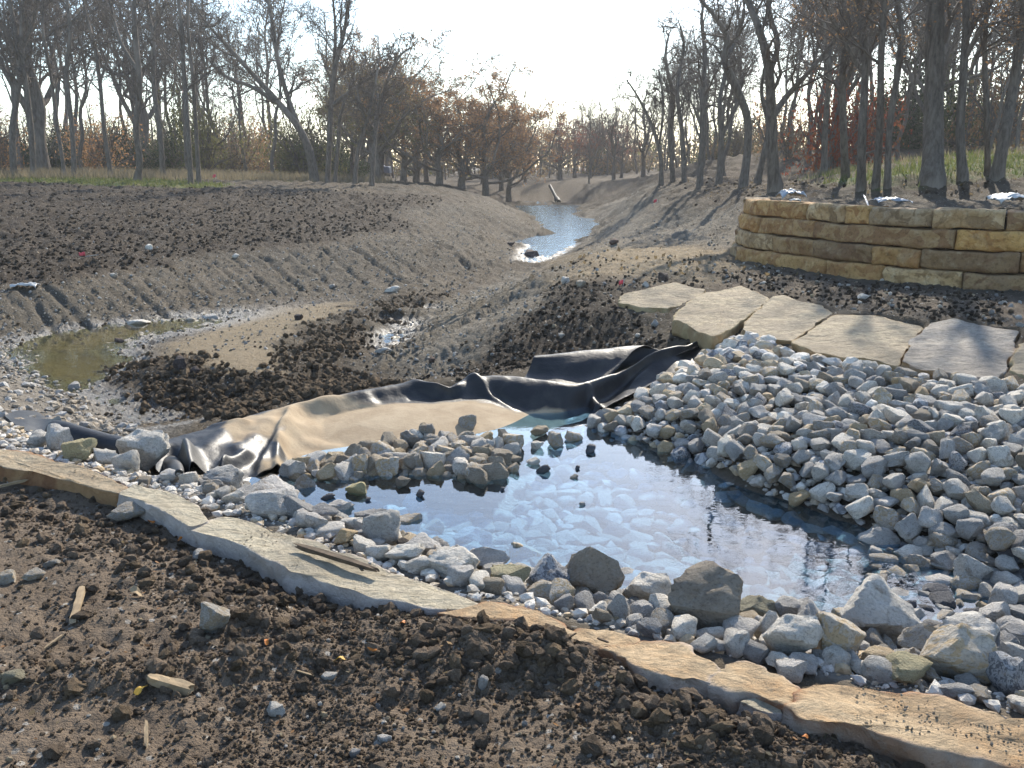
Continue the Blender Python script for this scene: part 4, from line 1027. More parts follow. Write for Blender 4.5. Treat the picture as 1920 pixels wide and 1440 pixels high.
# smaller rocks bedded between the boulders of the near shore, and those standing in the right shallows
POLY_SHORE = np.array([hit(x, y, HT)[:2] for x, y in [(330, 905), (430, 920), (520, 945), (640, 985), (760, 1020), (900, 1065), (1100, 1115), (1300, 1165), (1450, 1190), (1620, 1210), (1800, 1235), (2000, 1250), (2000, 1350), (1800, 1312), (1600, 1278), (1480, 1262), (1340, 1226), (1180, 1180), (1020, 1135), (880, 1100), (740, 1058), (620, 1018), (500, 962), (400, 930)]])
shore = scatter(POLY_SHORE, 1500, 0.016, 0.05, 61, 1.2, existing=hero_xy * np.array([1, 1, 0.75, 1]), tight=0.72)
NBR = [(470, 'by the left tip of the pool'), (600, 'by the leftmost wide boulder'), (700, 'above the wooden stake'), (800, 'by the creased boulder'), (900, 'by the blue grey boulder'), (1000, 'by the tan brick shaped rock'), (1090, 'by the speckled boulder'), (1200, 'by the big tan and grey boulder'), (1300, 'left of the largest brown boulder'), (1400, 'right of the largest brown boulder'), (1520, 'by the white egg shaped boulder'), (1620, 'by the tall standing boulder'), (1720, 'by the large white boulder'), (9e9, 'by the wedge shaped boulder')]
for k, (x, y, r) in enumerate(sorted(shore.tolist(), key=lambda q: -q[2])[:210]):
    z = float(top_z(x, y, HT)); px, py, dep = proj_px(x, y, z); mat = rr.choice([R_PALE] * 5 + [R_BLUE] * 3 + [R_MIX] * 3 + [R_TAN])
    sz = 2 * r * rr.uniform(0.7, 1.0)
    put_rock(SMALL[rr.randrange(18)], 'shore_rock', (x, y, z + sz * 0.38), (2.5 * r, 2.1 * r, sz), (rr.uniform(-.4, .4), rr.uniform(-.4, .4), rr.uniform(0, 6.28)), mat, f"{'small' if r > 0.03 else 'tiny'} {MATWORD[mat]} rock {next(t for lim_, t in NBR if px < lim_)}", 'rock', 'small rocks between the near boulders')
POLY_SHAL = np.array([P(x, y, ZW)[:2] for x, y in [(1640, 1010), (1800, 1035), (1930, 1060), (2000, 1180), (1930, 1215), (1800, 1190), (1700, 1150), (1640, 1080)]])
shal = scatter(POLY_SHAL, 420, 0.022, 0.06, 62, 1.3, existing=hero_xy, tight=0.85)
for k, (x, y, r) in enumerate(shal.tolist()):
    mat = rr.choice([R_PALE, R_MIX, R_WET, R_BLUE]); sz = 2 * r * rr.uniform(0.6, 0.9); px, py, dep = proj_px(x, y, ZW)
    put_rock(SMALL[rr.randrange(18)], 'shallows_stone', (x, y, max(float(rz(x, y)) + sz * 0.35, ZW - sz * 0.25)), (2.4 * r, 2.0 * r, sz), (rr.uniform(-.3, .3), rr.uniform(-.3, .3), rr.uniform(0, 6.28)), mat, f"{'mid sized' if r > 0.04 else 'small'} {MATWORD[mat]} stone standing in the glittering shallows, {'left' if px < 1760 else 'right'} part", 'stone', 'stones in the glittering shallows')

# stones lying under the water
POLY_SUB = np.array([P(x, y, ZW)[:2] for x, y in [(560, 955), (640, 925), (780, 905), (930, 905), (1000, 860), (1060, 800), (1150, 830), (1320, 885), (1420, 930), (1560, 980), (1680, 1020), (1900, 1065), (2050, 1090), (2050, 1240), (1850, 1220), (1600, 1190), (1400, 1165), (1200, 1140), (1000, 1080), (850, 1050), (720, 1010)]])
subm = scatter(POLY_SUB, 3400, 0.030, 0.078, 41, 1.1, tight=0.70)
_pr = []
for (x, y, r) in subm:
    px, py, dep = proj_px(x, y, -0.4); _pr.append(r / dep if -20 < px < 1940 else 0)
sub_rest = []
for rank, k in enumerate(np.argsort(-np.array(_pr))):
    x, y, r = subm[k]
    z = float(rz(x, y))
    px, py, dep = proj_px(x, y, z)
    sz = min(2 * r * rr.uniform(0.4, 0.65), max(0.03, (ZW - 0.03 - z) * 1.3))
    dm = (2 * r * rr.uniform(1.05, 1.45), 2 * r, sz)
    if rank >= 290 or _pr[k] == 0:
        sub_rest.append((x, y, z + sz * 0.25, *dm)); continue
    where = 'near the tree reflections' if px > 1240 else 'off the tan pile' if py < 960 else 'near the front shore'
    put_rock(SMALL[rr.randrange(18)], 'submerged_stone', (x, y, z + sz * 0.25), dm, (rr.uniform(-.2, .2), rr.uniform(-.2, .2), rr.uniform(0, 6.28)), R_SUB, f"pale {'large' if r > 0.06 else 'smaller'} flat stone lying under the pool water {where}", 'stone', 'stones lying under the pool water')
joined_rocks('submerged_gravel', sub_rest, [R_SUB], 'smaller stones under the pool water', 17)
# crushed stone along the near ledge and the left shoulder
POLY_LEDGE = np.array([hit(x, y)[:2] for x, y in [(-100, 800), (30, 800), (110, 835), (330, 905), (480, 930), (560, 965), (760, 1030), (1000, 1100), (1300, 1180), (1930, 1270), (1930, 1345), (1300, 1215), (870, 1124), (640, 1062), (440, 980), (330, 945), (200, 904), (0, 852), (-100, 832)]])
led = scatter(POLY_LEDGE, 9000, 0.005, 0.030, 51, 3.0, tight=0.75)
joined_rocks('ledge_gravel', [(x, y, float(top_z(x, y, HT)) + r * 0.4, 2.4 * r, 2 * r, 1.6 * r) for x, y, r in led], [R_PALE, R_BLUE, R_MIX], 'crushed stone along the back of the near slabs', 6)
POLY_WG = PW([(-200, 640), (0, 640), (70, 700), (180, 760), (270, 830), (150, 850), (0, 800), (-200, 800)])
_rp = np.array([hit(x, y + 10, HT)[:2] for x, y in [(10, 785), (60, 800), (104, 812), (150, 828), (205, 843), (258, 855), (298, 864)]])
wg = scatter(POLY_WG, 3600, 0.008, 0.045, 52, 4.0, tight=0.85)
joined_rocks('shoulder_gravel', [(x, y, float(rz(x, y)) + r * 0.3, 2.4 * r, 2 * r, 1.5 * r) for x, y, r in wg if seg_dist(np.array([x]), np.array([y]), _rp)[0][0] > 0.24], [R_PALE, R_MIX, R_TAN, R_TAN], 'pale stones of the left gravel shoulder', 7)

# ------------------------------------------------------------------ flat ledge slabs
def slab_mat(name, top1, top2, face, rust, stain=None):
    """weathered limestone slab: dusty top, broken pale or rust stained sides"""
    m, nt, b, out = new_mat(name)
    geo = N(nt, 'ShaderNodeNewGeometry'); co = geo.outputs['Position']
    n1 = noise(nt, 3.5, 5, 0.65, co, 0.6); n2 = noise(nt, 18, 6, 0.7, co); n3 = noise(nt, 2.2, 3, 0.5, co, 1.2)
    top = mixc(nt, ramp(nt, n1, [(0.4, (0, 0, 0)), (0.62, (1, 1, 1))]), top1, top2)
    top = mixc(nt, ramp(nt, noise(nt, 1.1, 4, 0.6, co, 0.8), [(0.45, (0, 0, 0)), (0.65, (0.8, 0.8, 0.8))]), top, stain or tuple(x * 0.7 for x in top2))
    top = mixc(nt, ramp(nt, n2, [(0.46, (0, 0, 0)), (0.68, (1, 1, 1))]), top, tuple(x * 0.52 for x in top1))
    side = mixc(nt, ramp(nt, n3, [(0.42, (0, 0, 0)), (0.55, (1, 1, 1))]), face, rust)
    side = mixc(nt, ramp(nt, n2, [(0.5, (0, 0, 0)), (0.75, (1, 1, 1))]), side, tuple(x * 0.75 for x in face))
    c = mixc(nt, attr(nt, 'side'), top, side)
    L(nt, c, b.inputs['Base Color']); b.inputs['Roughness'].default_value = 0.88; b.inputs['Specular IOR Level'].default_value = 0.2
    mp = N(nt, 'ShaderNodeMapping'); mp.inputs['Scale'].default_value = (1, 1.5, 1); mp.inputs['Rotation'].default_value = (0, 0, 0.5); L(nt, co, mp.inputs['Vector'])
    h = math_(nt, 'ADD', noise(nt, 9, 8, 0.72, mp.outputs[0], 0.4), math_(nt, 'MULTIPLY', n2, 0.35))
    bump(nt, h, 1.0, 0.05, b)
    return m
SL_CREAM = slab_mat('slab_cream', (0.53, 0.46, 0.33), (0.46, 0.395, 0.29), (0.55, 0.49, 0.44), (0.44, 0.37, 0.31))
SL_RUST = slab_mat('slab_rust', (0.50, 0.41, 0.28), (0.44, 0.33, 0.21), (0.36, 0.22, 0.11), (0.24, 0.12, 0.06))
SL_ORANGE = slab_mat('slab_orange', (0.56, 0.42, 0.26), (0.48, 0.30, 0.15), (0.50, 0.41, 0.33), (0.30, 0.155, 0.08), stain=(0.27, 0.165, 0.09))
SL_GREY = slab_mat('slab_grey_buff', (0.48, 0.39, 0.26), (0.36, 0.295, 0.21), (0.44, 0.34, 0.19), (0.36, 0.25, 0.13))
SL_GREYR = slab_mat('slab_grey_rust', (0.40, 0.35, 0.285), (0.31, 0.275, 0.235), (0.37, 0.34, 0.30), (0.40, 0.24, 0.11))

def slab(name, outline, thick, mat, label, seed, cat='stone slab', edge=0.012, group=None, wav=0.012):
    pts = np.array([P(*q) for q in outline])
    # densify the outline, then chip it with noise
    cl = np.concatenate([pts, pts[:1]]); seg = np.linalg.norm(np.diff(cl, axis=0), axis=1); s = np.concatenate([[0], np.cumsum(seg)])
    M = 150
    t = np.linspace(0, s[-1], M, endpoint=False)
    o = np.stack([np.interp(t, s, cl[:, k]) for k in range(3)], -1)
    # slight corner rounding
    for _ in range(2): o = 0.5 * o + 0.25 * (np.roll(o, 1, 0) + np.roll(o, -1, 0))
    c = o.mean(0)
    nrm = (o - c); nrm[:, 2] = 0; nrm /= np.linalg.norm(nrm, axis=1)[:, None]
    j = fbm(o[:, 0], o[:, 1], 6.0, 4, seed) * edge * 3
    o = o + nrm * j[:, None]
    V, side = [], []
    rings = [0.08, 0.2, 0.32, 0.44, 0.55, 0.65, 0.74, 0.82, 0.89, 0.94, 0.975]
    for r in rings:
        p = c + (o - c) * r
        p[:, 2] += fbm(p[:, 0], p[:, 1], 3.5, 4, seed + 1) * wav * 1.5 + fbm(p[:, 0], p[:, 1], 14, 3, seed + 2) * wav * 0.6
        V.append(p); side.append(np.zeros(M))
    nz = fbm(o[:, 0], o[:, 1], 3.5, 4, seed + 1) * wav * 1.5
    downs = [(0.004, 0.004), (0.012, 0.02), (0.014, 0.16), (0.016, 0.34), (0.012, 0.52), (0.012, 0.70), (0.0, 0.88), (-0.03, 1.0)]
    for k, (ex, dn) in enumerate(downs):
        p = o.copy()
        rough = (vnoise(o[:, 0] * 9, o[:, 1] * 9, np.full(M, dn * thick * 16), seed + 5) - 0.5) * 0.055 + (vnoise(o[:, 0] * 28, o[:, 1] * 28, np.full(M, dn * thick * 40), seed + 6) - 0.5) * 0.024
        p += nrm * (ex + (rough if k > 0 else rough * 0.3))[:, None]
        p[:, 2] += nz - dn * thick
        V.append(p); side.append(np.full(M, 0.35 if k == 0 else 1.0))
    V.append(np.array([[c[0], c[1], c[2]]])); V.append(np.array([[c[0], c[1], c[2] - thick]]))
    side.append([0.0]); side.append([1.0])
    nr = len(rings) + len(downs)
    idx = np.arange(nr * M).reshape(nr, M); nx = np.roll(idx, -1, 1)
    quads = np.stack([idx[:-1], idx[1:], nx[1:], nx[:-1]], -1).reshape(-1, 4)
    tris = np.concatenate([np.stack([np.full(M, nr * M), idx[0], nx[0]], -1), np.stack([np.full(M, nr * M + 1), nx[-1], idx[-1]], -1)])
    area = np.sum(o[:, 0] * np.roll(o[:, 1], -1) - np.roll(o[:, 0], -1) * o[:, 1])
    if area < 0: quads = quads[:, ::-1]; tris = tris[:, ::-1]
    me = make_mesh(name, np.concatenate(V), tris, quads, True, [mat])
    fattr(me, 'side', np.concatenate([np.asarray(q, float) for q in side]))
    ob = add_obj(name, me)
    return tag(ob, label, cat, group)

for (nm_, ol_, th_, mt_, lb_, sd_, kw_) in SLABS:
    slab(nm_, ol_, th_, globals()[mt_], lb_, sd_, **kw_)

# ------------------------------------------------------------------ dry laid block wall
M_BLOCK = rock_mat('sandstone_block', (0.44, 0.285, 0.135), (0.33, 0.20, 0.095), (0.50, 0.36, 0.20), patch=(0.30, 0.17, 0.08), sat=(0.95, 0.2), mud=0.4)
M_BLOCK2 = rock_mat('sandstone_block_pale', (0.50, 0.36, 0.205), (0.41, 0.275, 0.145), (0.55, 0.44, 0.29), patch=(0.29, 0.195, 0.105), sat=(0.95, 0.2), mud=0.4)
wall = bpy.data.objects.new('stone_wall', None); COL.objects.link(wall)
wall.location = (float(WALL[5][0]), float(WALL[5][1]), 0.28)
tag(wall, 'dry laid retaining wall of four courses of yellow brown sandstone blocks', 'stone wall')
fine_w = []
for a, b_ in zip(WALL[:-1], WALL[1:]):
    for k in range(12): fine_w.append(a + (b_ - a) * k / 12)
fine_w.append(WALL[-1]); fine_w = np.array(fine_w)
for _ in range(8):
    fine_w[1:-1] = 0.5 * fine_w[1:-1] + 0.25 * (fine_w[:-2] + fine_w[2:])
sl = np.concatenate([[0], np.cumsum(np.linalg.norm(np.diff(fine_w, axis=0), axis=1))])
tan_w = np.gradient(fine_w, axis=0); tan_w /= np.linalg.norm(tan_w, axis=1)[:, None]
nor_w = np.stack([-tan_w[:, 1], tan_w[:, 0]], -1)        # towards the fill
w_px = np.array([proj_px(p[0], p[1], 0.5)[0] for p in fine_w])
i_min = int(np.argmin(w_px))
def s_of_px(px):
    return float(np.interp(px, w_px[i_min:], sl[i_min:]))
def unit_box(nx, ny, nz):
    """closed box grid on [-1,1]^3"""
    vid = {}; V = []; Q = []
    def v(i, j, k):
        key = (i, j, k)
        if key not in vid:
            vid[key] = len(V); V.append((2 * i / nx - 1, 2 * j / ny - 1, 2 * k / nz - 1))
        return vid[key]
    for i in range(nx):
        for j in range(ny):
            Q.append((v(i, j, 0), v(i, j + 1, 0), v(i + 1, j + 1, 0), v(i + 1, j, 0))); Q.append((v(i, j, nz), v(i + 1, j, nz), v(i + 1, j + 1, nz), v(i, j + 1, nz)))
    for i in range(nx):
        for k in range(nz):
            Q.append((v(i, 0, k), v(i + 1, 0, k), v(i + 1, 0, k + 1), v(i, 0, k + 1))); Q.append((v(i, ny, k), v(i, ny, k + 1), v(i + 1, ny, k + 1), v(i + 1, ny, k)))
    for j in range(ny):
        for k in range(nz):
            Q.append((v(0, j, k), v(0, j, k + 1), v(0, j + 1, k + 1), v(0, j + 1, k))); Q.append((v(nx, j, k), v(nx, j + 1, k), v(nx, j + 1, k + 1), v(nx, j, k + 1)))
    return np.array(V), np.array(Q)
S0 = sl[i_min]
COURSES = [  # joints by photo x, top z
    ([1381, 1547, 1656, 1806, 1960, 2130, 2300], 0.0),
    ([1441, 1517, 1630, 1719, 1912, 2060, 2300], 0.055),
    ([1407, 1508, 1778, 1985, 2150, 2300], 0.11),
    ([1487, 1529, 1556, 1603, 1728, 1877, 2020, 2160, 2300], 0.16)]
CH = 0.229
BV, BQ = unit_box(22, 5, 10)
for ci, (joints, setback) in enumerate(COURSES):
    bounds = [S0 - 0.75 + setback, S0 + 0.02 + setback * 0.4] if ci in (0, 2) else [S0 - 0.5 + setback, S0 + 0.1]
    bounds = [S0 - 0.75, S0 + 0.0] + [s_of_px(j) for j in joints]
    bounds = sorted(set(round(q, 3) for q in bounds))
    for bi, (sa, sb) in enumerate(zip(bounds[:-1], bounds[1:])):
        if sb - sa < 0.06: continue
        rg = np.random.default_rng(1000 + ci * 50 + bi)
        z0 = 0.235 + ci * CH + rg.uniform(0, 0.006); z1 = 0.235 + (ci + 1) * CH - rg.uniform(0.008, 0.022)
        if ci == 0: z0 -= 0.05
        dep = 0.36
        p = BV.copy()
        # rounded edges
        e = 0.10
        q = np.sign(p) * np.abs(p)
        s_ = sa + 0.010 + (q[:, 0] * 0.5 + 0.5) * (sb - sa - 0.020)
        z_ = z0 + (q[:, 2] * 0.5 + 0.5) * (z1 - z0)
        d_ = setback + (q[:, 1] * 0.5 + 0.5) * dep
        hx = np.minimum(np.minimum(s_ - sa, sb - s_), 0.05) / 0.05; hz = np.minimum(np.minimum(z_ - z0, z1 - z_), 0.04) / 0.04
        front = (q[:, 1] < -0.99)
        bulge = np.where(front, -0.020 * np.sqrt(np.clip(hx, 0, 1)) * np.sqrt(np.clip(hz, 0, 1)) + 0.016, 0)
        sh = 3.0 + ci * 7 + bi * 3
        d_ = d_ + bulge + np.where(q[:, 1] < 0.9, (vnoise(s_ * 4 + sh, z_ * 6, seed=ci * 9 + bi) - 0.5) * 0.075 + (vnoise(s_ * 14 + sh, z_ * 16, seed=ci * 9 + bi + 100) - 0.5) * 0.035, 0)
        z_ = z_ + np.where(np.abs(q[:, 2]) > 0.99, (vnoise(s_ * 5 + sh, d_ * 6, seed=77 + bi) - 0.5) * 0.028, 0)
        s_ = s_ + np.where(np.abs(q[:, 0]) > 0.99, (vnoise(z_ * 9 + sh, d_ * 6, seed=88 + bi) - 0.5) * 0.016 * -np.sign(q[:, 0]), 0)
        bx = np.interp(s_, sl, fine_w[:, 0]); by = np.interp(s_, sl, fine_w[:, 1])
        nx_ = np.interp(s_, sl, nor_w[:, 0]); ny_ = np.interp(s_, sl, nor_w[:, 1])
        w3 = np.stack([bx + nx_ * d_, by + ny_ * d_, z_], -1) - np.array(wall.location)
        me = make_mesh('block', w3, None, BQ, True, [M_BLOCK2 if (ci == 3 and bi % 3 != 1) or rg.random() < 0.25 else M_BLOCK])
        add_obj('block', me, wall)

# ------------------------------------------------------------------ black pond liner
def liner_mat():
    m, nt, b, out = new_mat('black_rubber_liner')
    co = N(nt, 'ShaderNodeNewGeometry').outputs['Position']
    n1 = noise(nt, 5, 5, 0.6, co, 0.5); n2 = noise(nt, 40, 4, 0.6, co); n3 = noise(nt, 1.6, 4, 0.65, co, 0.8)
    a = attr(nt, 'mud')
    f = math_(nt, 'ADD', math_(nt, 'MULTIPLY', a, 1.7), math_(nt, 'MULTIPLY', math_(nt, 'SUBTRACT', n3, 0.55), 1.3))
    f = ramp(nt, f, [(0.35, (0, 0, 0)), (0.62, (1, 1, 1))])
    blk = mixc(nt, ramp(nt, n1, [(0.45, (0, 0, 0)), (0.75, (1, 1, 1))]), (0.010, 0.0105, 0.012), (0.045, 0.042, 0.038))
    mud = mixc(nt, ramp(nt, n1, [(0.35, (0, 0, 0)), (0.65, (1, 1, 1))]), (0.30, 0.22, 0.135), (0.40, 0.308, 0.20))
    mud = mixc(nt, ramp(nt, n2, [(0.62, (0, 0, 0)), (0.75, (1, 1, 1))]), mud, (0.25, 0.18, 0.11))
    L(nt, mixc(nt, f, blk, mud), b.inputs['Base Color'])
    r = math_(nt, 'ADD', 0.46, math_(nt, 'MULTIPLY', math_(nt, 'ADD', f, math_(nt, 'MULTIPLY', n1, 0.15)), 0.45))
    L(nt, r, b.inputs['Roughness']); b.inputs['Specular IOR Level'].default_value = 0.4
    bump(nt, math_(nt, 'ADD', n2, math_(nt, 'MULTIPLY', n1, 2.0)), 0.3, 0.01, b)
    return m
M_LINER = liner_mat()
liner = bpy.data.objects.new('pond_liner', None); COL.objects.link(liner)
lo = P(740, 800, -0.3); liner.location = tuple(lo)
tag(liner, 'black rubber pond liner with folds, tan mud dried over its middle', 'pond liner')
rowN = [(292, 880, -.20), (340, 908, -.24), (395, 895, -.28), (440, 912, -.30), (480, 900, -.32), (520, 890, -.335), (600, 876, -.345), (700, 874, -.35), (800, 866, -.35), (900, 856, -.35), (980, 836, -.35), (1045, 802, -.34), (1080, 792, -.33), (1115, 775, -.31), (1185, 738, -.22), (1260, 702, -.1), (1325, 668, 0)]
rowM = [(290, 860, -.2), (333, 862, -.2), (388, 850, -.2), (440, 840, -.22), (500, 825, -.24), (540, 810, -.25), (620, 790, -.25), (700, 775, -.24), (780, 765, -.23), (860, 760, -.235), (930, 763, -.27), (1000, 772, -.29), (1060, 772, -.3), (1110, 758, -.29), (1180, 715, -.18), (1250, 682, -.06), (1318, 652, .02)]
rowR = [(285, 838, -.18), (340, 818, -.2), (400, 800, -.19), (450, 787, -.17), (520, 765, -.15), (560, 755, -.14), (625, 742, -.13), (700, 729, -.12), (770, 717, -.10), (835, 727, -.125), (885, 707, -.09), (960, 706, -.09), (1065, 719, -.12), (1110, 712, -.12), (1170, 690, -.08), (1250, 665, 0.0), (1312, 640, .05)]
A_N, A_M, A_R = [np.array([P(*q) for q in r]) for r in (rowN, rowM, rowR)]
A_B = A_R.copy(); dirb = A_R[:, :2] / np.linalg.norm(A_R[:, :2], axis=1)[:, None]
A_B[:, :2] += dirb * 0.45; A_B[:, 2] -= 0.42
def cat_rows(rows, t):
    """smooth curve through the given rows for every column"""
    k = np.linspace(0, 1, len(rows)); rows = np.array(rows)
    out = []
    for tt in t:
        x = tt * (len(rows) - 1); i = min(int(x), len(rows) - 2); u = x - i
        p0, p1, p2, p3 = rows[max(i - 1, 0)], rows[i], rows[i + 1], rows[min(i + 2, len(rows) - 1)]
        out.append(0.5 * ((2 * p1) + (-p0 + p2) * u + (2 * p0 - 5 * p1 + 4 * p2 - p3) * u * u + (-p0 + 3 * p1 - 3 * p2 + p3) * u ** 3))
    return np.array(out)
NC, NRW = 300, 110
def dense_cols(a):
    return cat_rows(a, np.linspace(0, 1, NC))
G = cat_rows([dense_cols(a) for a in (A_N, A_M, A_R, A_B)], np.linspace(0, 1, NRW))   # rows x cols x 3
LX, LY, LZ = G[..., 0].copy(), G[..., 1].copy(), G[..., 2].copy()
def fold(p0, p1, h, w, skew=0.0):
    global LZ
    a, b_ = P(*p0)[:2], P(*p1)[:2]
    d = b_ - a; l = np.linalg.norm(d); d = d / l
    t = ((LX - a[0]) * d[0] + (LY - a[1]) * d[1]) / l
    s = (LX - a[0]) * -d[1] + (LY - a[1]) * d[0]
    s = s + 0.3 * w * (vnoise(LX * 6, LY * 6, seed=int(abs(h) * 1000) + 3) - 0.5)
    env = smooth01(np.minimum(t + 0.15, 1.15 - t) / 0.3)
    prof = np.where(s > 0, np.exp(-(s / (w * (1 + skew))) ** 2), np.exp(-(s / (w * (1 - skew))) ** 2))
    LZ = LZ + h * env * prof
z_ = -0.22
for p0, p1, h, w, sk in [((548, 788, z_), (486, 890, -.3), .085, .055, .3), ((520, 800, z_), (440, 850, z_), .05, .08, 0), ((528, 832, -.25), (520, 890, -.32), .06, .035, 0), ((470, 858, -.26), (402, 905, -.28), .07, .04, -.3),
                         ((420, 862, -.22), (418, 912, -.28), .05, .03, 0), ((345, 850, -.2), (366, 915, -.25), .13, .05, .4), ((322, 848, -.2), (330, 905, -.24), -.07, .05, 0), ((450, 800, -.18), (380, 850, -.2), .03, .07, 0),
                         ((620, 750, -.14), (540, 812, -.22), .03, .09, 0), ((560, 765, -.14), (690, 752, -.14), -.03, .07, 0), ((700, 738, -.12), (640, 772, -.2), .03, .08, 0), ((770, 716, -.1), (905, 762, -.22), .035, .09, .3), ((770, 740, -.14), (700, 765, -.2), .02, .08, 0),
                         ((880, 708, -.09), (965, 772, -.28), .05, .05, -.2), ((835, 725, -.12), (880, 768, -.24), -.03, .06, 0), ((1110, 735, -.2), (1120, 770, -.3), .07, .04, 0), ((1180, 690, -.1), (1130, 735, -.2), -.03, .08, 0), ((1270, 660, 0), (1190, 705, -.12), .05, .06, 0),
                         ((600, 800, -.25), (520, 845, -.3), .02, .1, 0), ((390, 805, -.19), (470, 800, -.18), .025, .05, 0), ((560, 830, -.28), (640, 836, -.3), .015, .06, 0)]:
    fold(p0, p1, h, w, sk)
edge_fade = np.ones_like(LZ)
LZ = LZ + 0.012 * fbm(LX, LY, 3.5, 3, 91) + 0.004 * fbm(LX, LY, 14, 2, 92)
tz = lookup(HT, LX, LY)
rowt = np.linspace(0, 1, NRW)[:, None] * np.ones((1, NC))
LZ = np.where(rowt < 0.7, np.maximum(LZ, tz + 0.012), LZ)
mud = poly_mask(np.array([P(x, y, z)[:2] for x, y, z in [(470, 800, -.2), (540, 778, -.17), (640, 762, -.17), (740, 750, -.16), (850, 754, -.22), (930, 765, -.26), (1045, 776, -.29), (1060, 800, -.3), (980, 850, -.35), (700, 890, -.35), (560, 900, -.33), (528, 880, -.31), (520, 840, -.27), (545, 805, -.22), (500, 805, -.2)]]), 0.025, 0.03, 61, LX, LY)
mud2 = poly_mask(np.array([P(x, y, z)[:2] for x, y, z in [(400, 825, -.2), (455, 800, -.17), (480, 808, -.19), (430, 838, -.21)]]), 0.02, 0.03, 62, LX, LY)
gi = np.arange(NRW * NC).reshape(NRW, NC)
lq = np.stack([gi[:-1, :-1], gi[:-1, 1:], gi[1:, 1:], gi[1:, :-1]], -1).reshape(-1, 4)
lme = make_mesh('main_sheet', np.stack([LX, LY, LZ], -1).reshape(-1, 3) - lo, None, lq, True, [M_LINER])
fattr(lme, 'mud', np.clip(mud + 0.6 * mud2 + 0.12, 0, 1).ravel())
o = add_obj('main_sheet', lme, liner)
def thicken(o, t=0.006):
    md = o.modifiers.new('thickness', 'SOLIDIFY'); md.thickness = t; md.offset = -1
thicken(o)
def grid_part(name, rows, nc=60, nr=40, mudv=0.0, wob=0.006):
    dn = [cat_rows(np.array(r), np.linspace(0, 1, nc)) for r in rows]
    g = cat_rows(dn, np.linspace(0, 1, nr))
    g[..., 2] += fbm(g[..., 0], g[..., 1], 5, 3, 95) * wob; g[..., 1] += fbm(g[..., 0], g[..., 2], 5, 3, 96) * wob * 2
    ii = np.arange(nr * nc).reshape(nr, nc)
    q = np.stack([ii[:-1, :-1], ii[:-1, 1:], ii[1:, 1:], ii[1:, :-1]], -1).reshape(-1, 4)
    me = make_mesh(name, g.reshape(-1, 3) - lo, None, q, True, [M_LINER]); fattr(me, 'mud', np.full(nr * nc, mudv))
    ob = add_obj(name, me, liner); thicken(ob); return ob
# the turned up flap at the right, its top edge curling back
grid_part('upturned_flap', [
    [PY(980, 712, 7.72), PY(1040, 722, 7.66), PY(1085, 726, 7.66), PY(1120, 718, 7.72), PY(1150, 700, 7.85)],
    [PY(988, 700, 7.85), PY(1045, 705, 7.80), PY(1095, 706, 7.82), PY(1140, 694, 7.88), PY(1175, 672, 8.0)],
    [PY(996, 682, 7.92), PY(1055, 680, 7.92), PY(1110, 676, 7.95), PY(1160, 669, 8.02), PY(1190, 656, 8.10)],
    [PY(1000, 670, 7.97), PY(1060, 663, 8.02), PY(1115, 658, 8.08), PY(1165, 653, 8.14), PY(1205, 649, 8.2)],
    [PY(1003, 668, 8.05), PY(1062, 661, 8.12), PY(1117, 656, 8.18), PY(1170, 651, 8.24), PY(1215, 648, 8.3)],
    [PY(1003, 676, 8.10), PY(1064, 670, 8.20), PY(1118, 665, 8.26), PY(1175, 658, 8.32), PY(1225, 652, 8.36)]])
grid_part('back_fold', [
    [PY(1078, 730, 7.62), PY(1120, 722, 7.72), PY(1170, 702, 7.85), PY(1230, 680, 7.98), PY(1300, 652, 8.1)],
    [PY(1128, 696, 8.08), PY(1165, 690, 8.14), PY(1205, 682, 8.2), PY(1250, 669, 8.26), PY(1310, 648, 8.3)],
    [PY(1175, 660, 8.22), PY(1205, 651, 8.32), PY(1232, 654, 8.38), PY(1258, 664, 8.38), PY(1318, 642, 8.42)]], wob=0.004)
# rolled strip and flat tongue on the left
path = [(104, 812), (150, 828), (205, 843), (258, 855), (298, 864), (322, 878), (338, 896)]
pp = np.array([hit(x, y + 14, HT) for x, y in path]); pp[:, 2] += 0.02
pp = cat_rows(pp[:, None, :], np.linspace(0, 1, 60))[:, 0]
tg = np.gradient(pp, axis=0); tg /= np.linalg.norm(tg, axis=1)[:, None]
sd = np.stack([-tg[:, 1], tg[:, 0], 0 * tg[:, 0]], -1); sd /= np.linalg.norm(sd, axis=1)[:, None]
ang = np.linspace(-2.2, 3.3, 22)
rad_r = np.interp(np.linspace(0, 1, 60), [0, .1, .6, .85, 1], [0.065, 0.08, 0.078, 0.06, 0.015])[:, None]
ringp = pp[:, None, :] + sd[:, None, :] * (np.sin(ang)[None, :, None] * rad_r[..., None]) + np.array([0, 0, 1.0]) * (np.cos(ang)[None, :, None] * rad_r[..., None] + 0.045)
ii = np.arange(60 * 22).reshape(60, 22)
q = np.stack([ii[:-1, :-1], ii[:-1, 1:], ii[1:, 1:], ii[1:, :-1]], -1).reshape(-1, 4)
me = make_mesh('rolled_edge', ringp.reshape(-1, 3) - lo, None, q, True, [M_LINER]); fattr(me, 'mud', np.zeros(60 * 22)); o = add_obj('rolled_edge', me, liner); thicken(o)
def H3(px, py, dz):
    g = hit(px, py, HT); return g + np.array([0, 0, dz])
grid_part('flat_end', [
    [H3(88, 832, .02), H3(98, 830, .02), H3(110, 826, .03), H3(122, 820, .07)],
    [H3(55, 815, .02), H3(75, 814, .025), H3(98, 810, .05), H3(114, 806, .10)],
    [H3(25, 798, .02), H3(45, 795, .03), H3(72, 792, .03), H3(96, 796, .04)],
    [H3(10, 786, .03), H3(25, 780, .035), H3(48, 776, .03), H3(72, 779, .03)]], 40, 30)

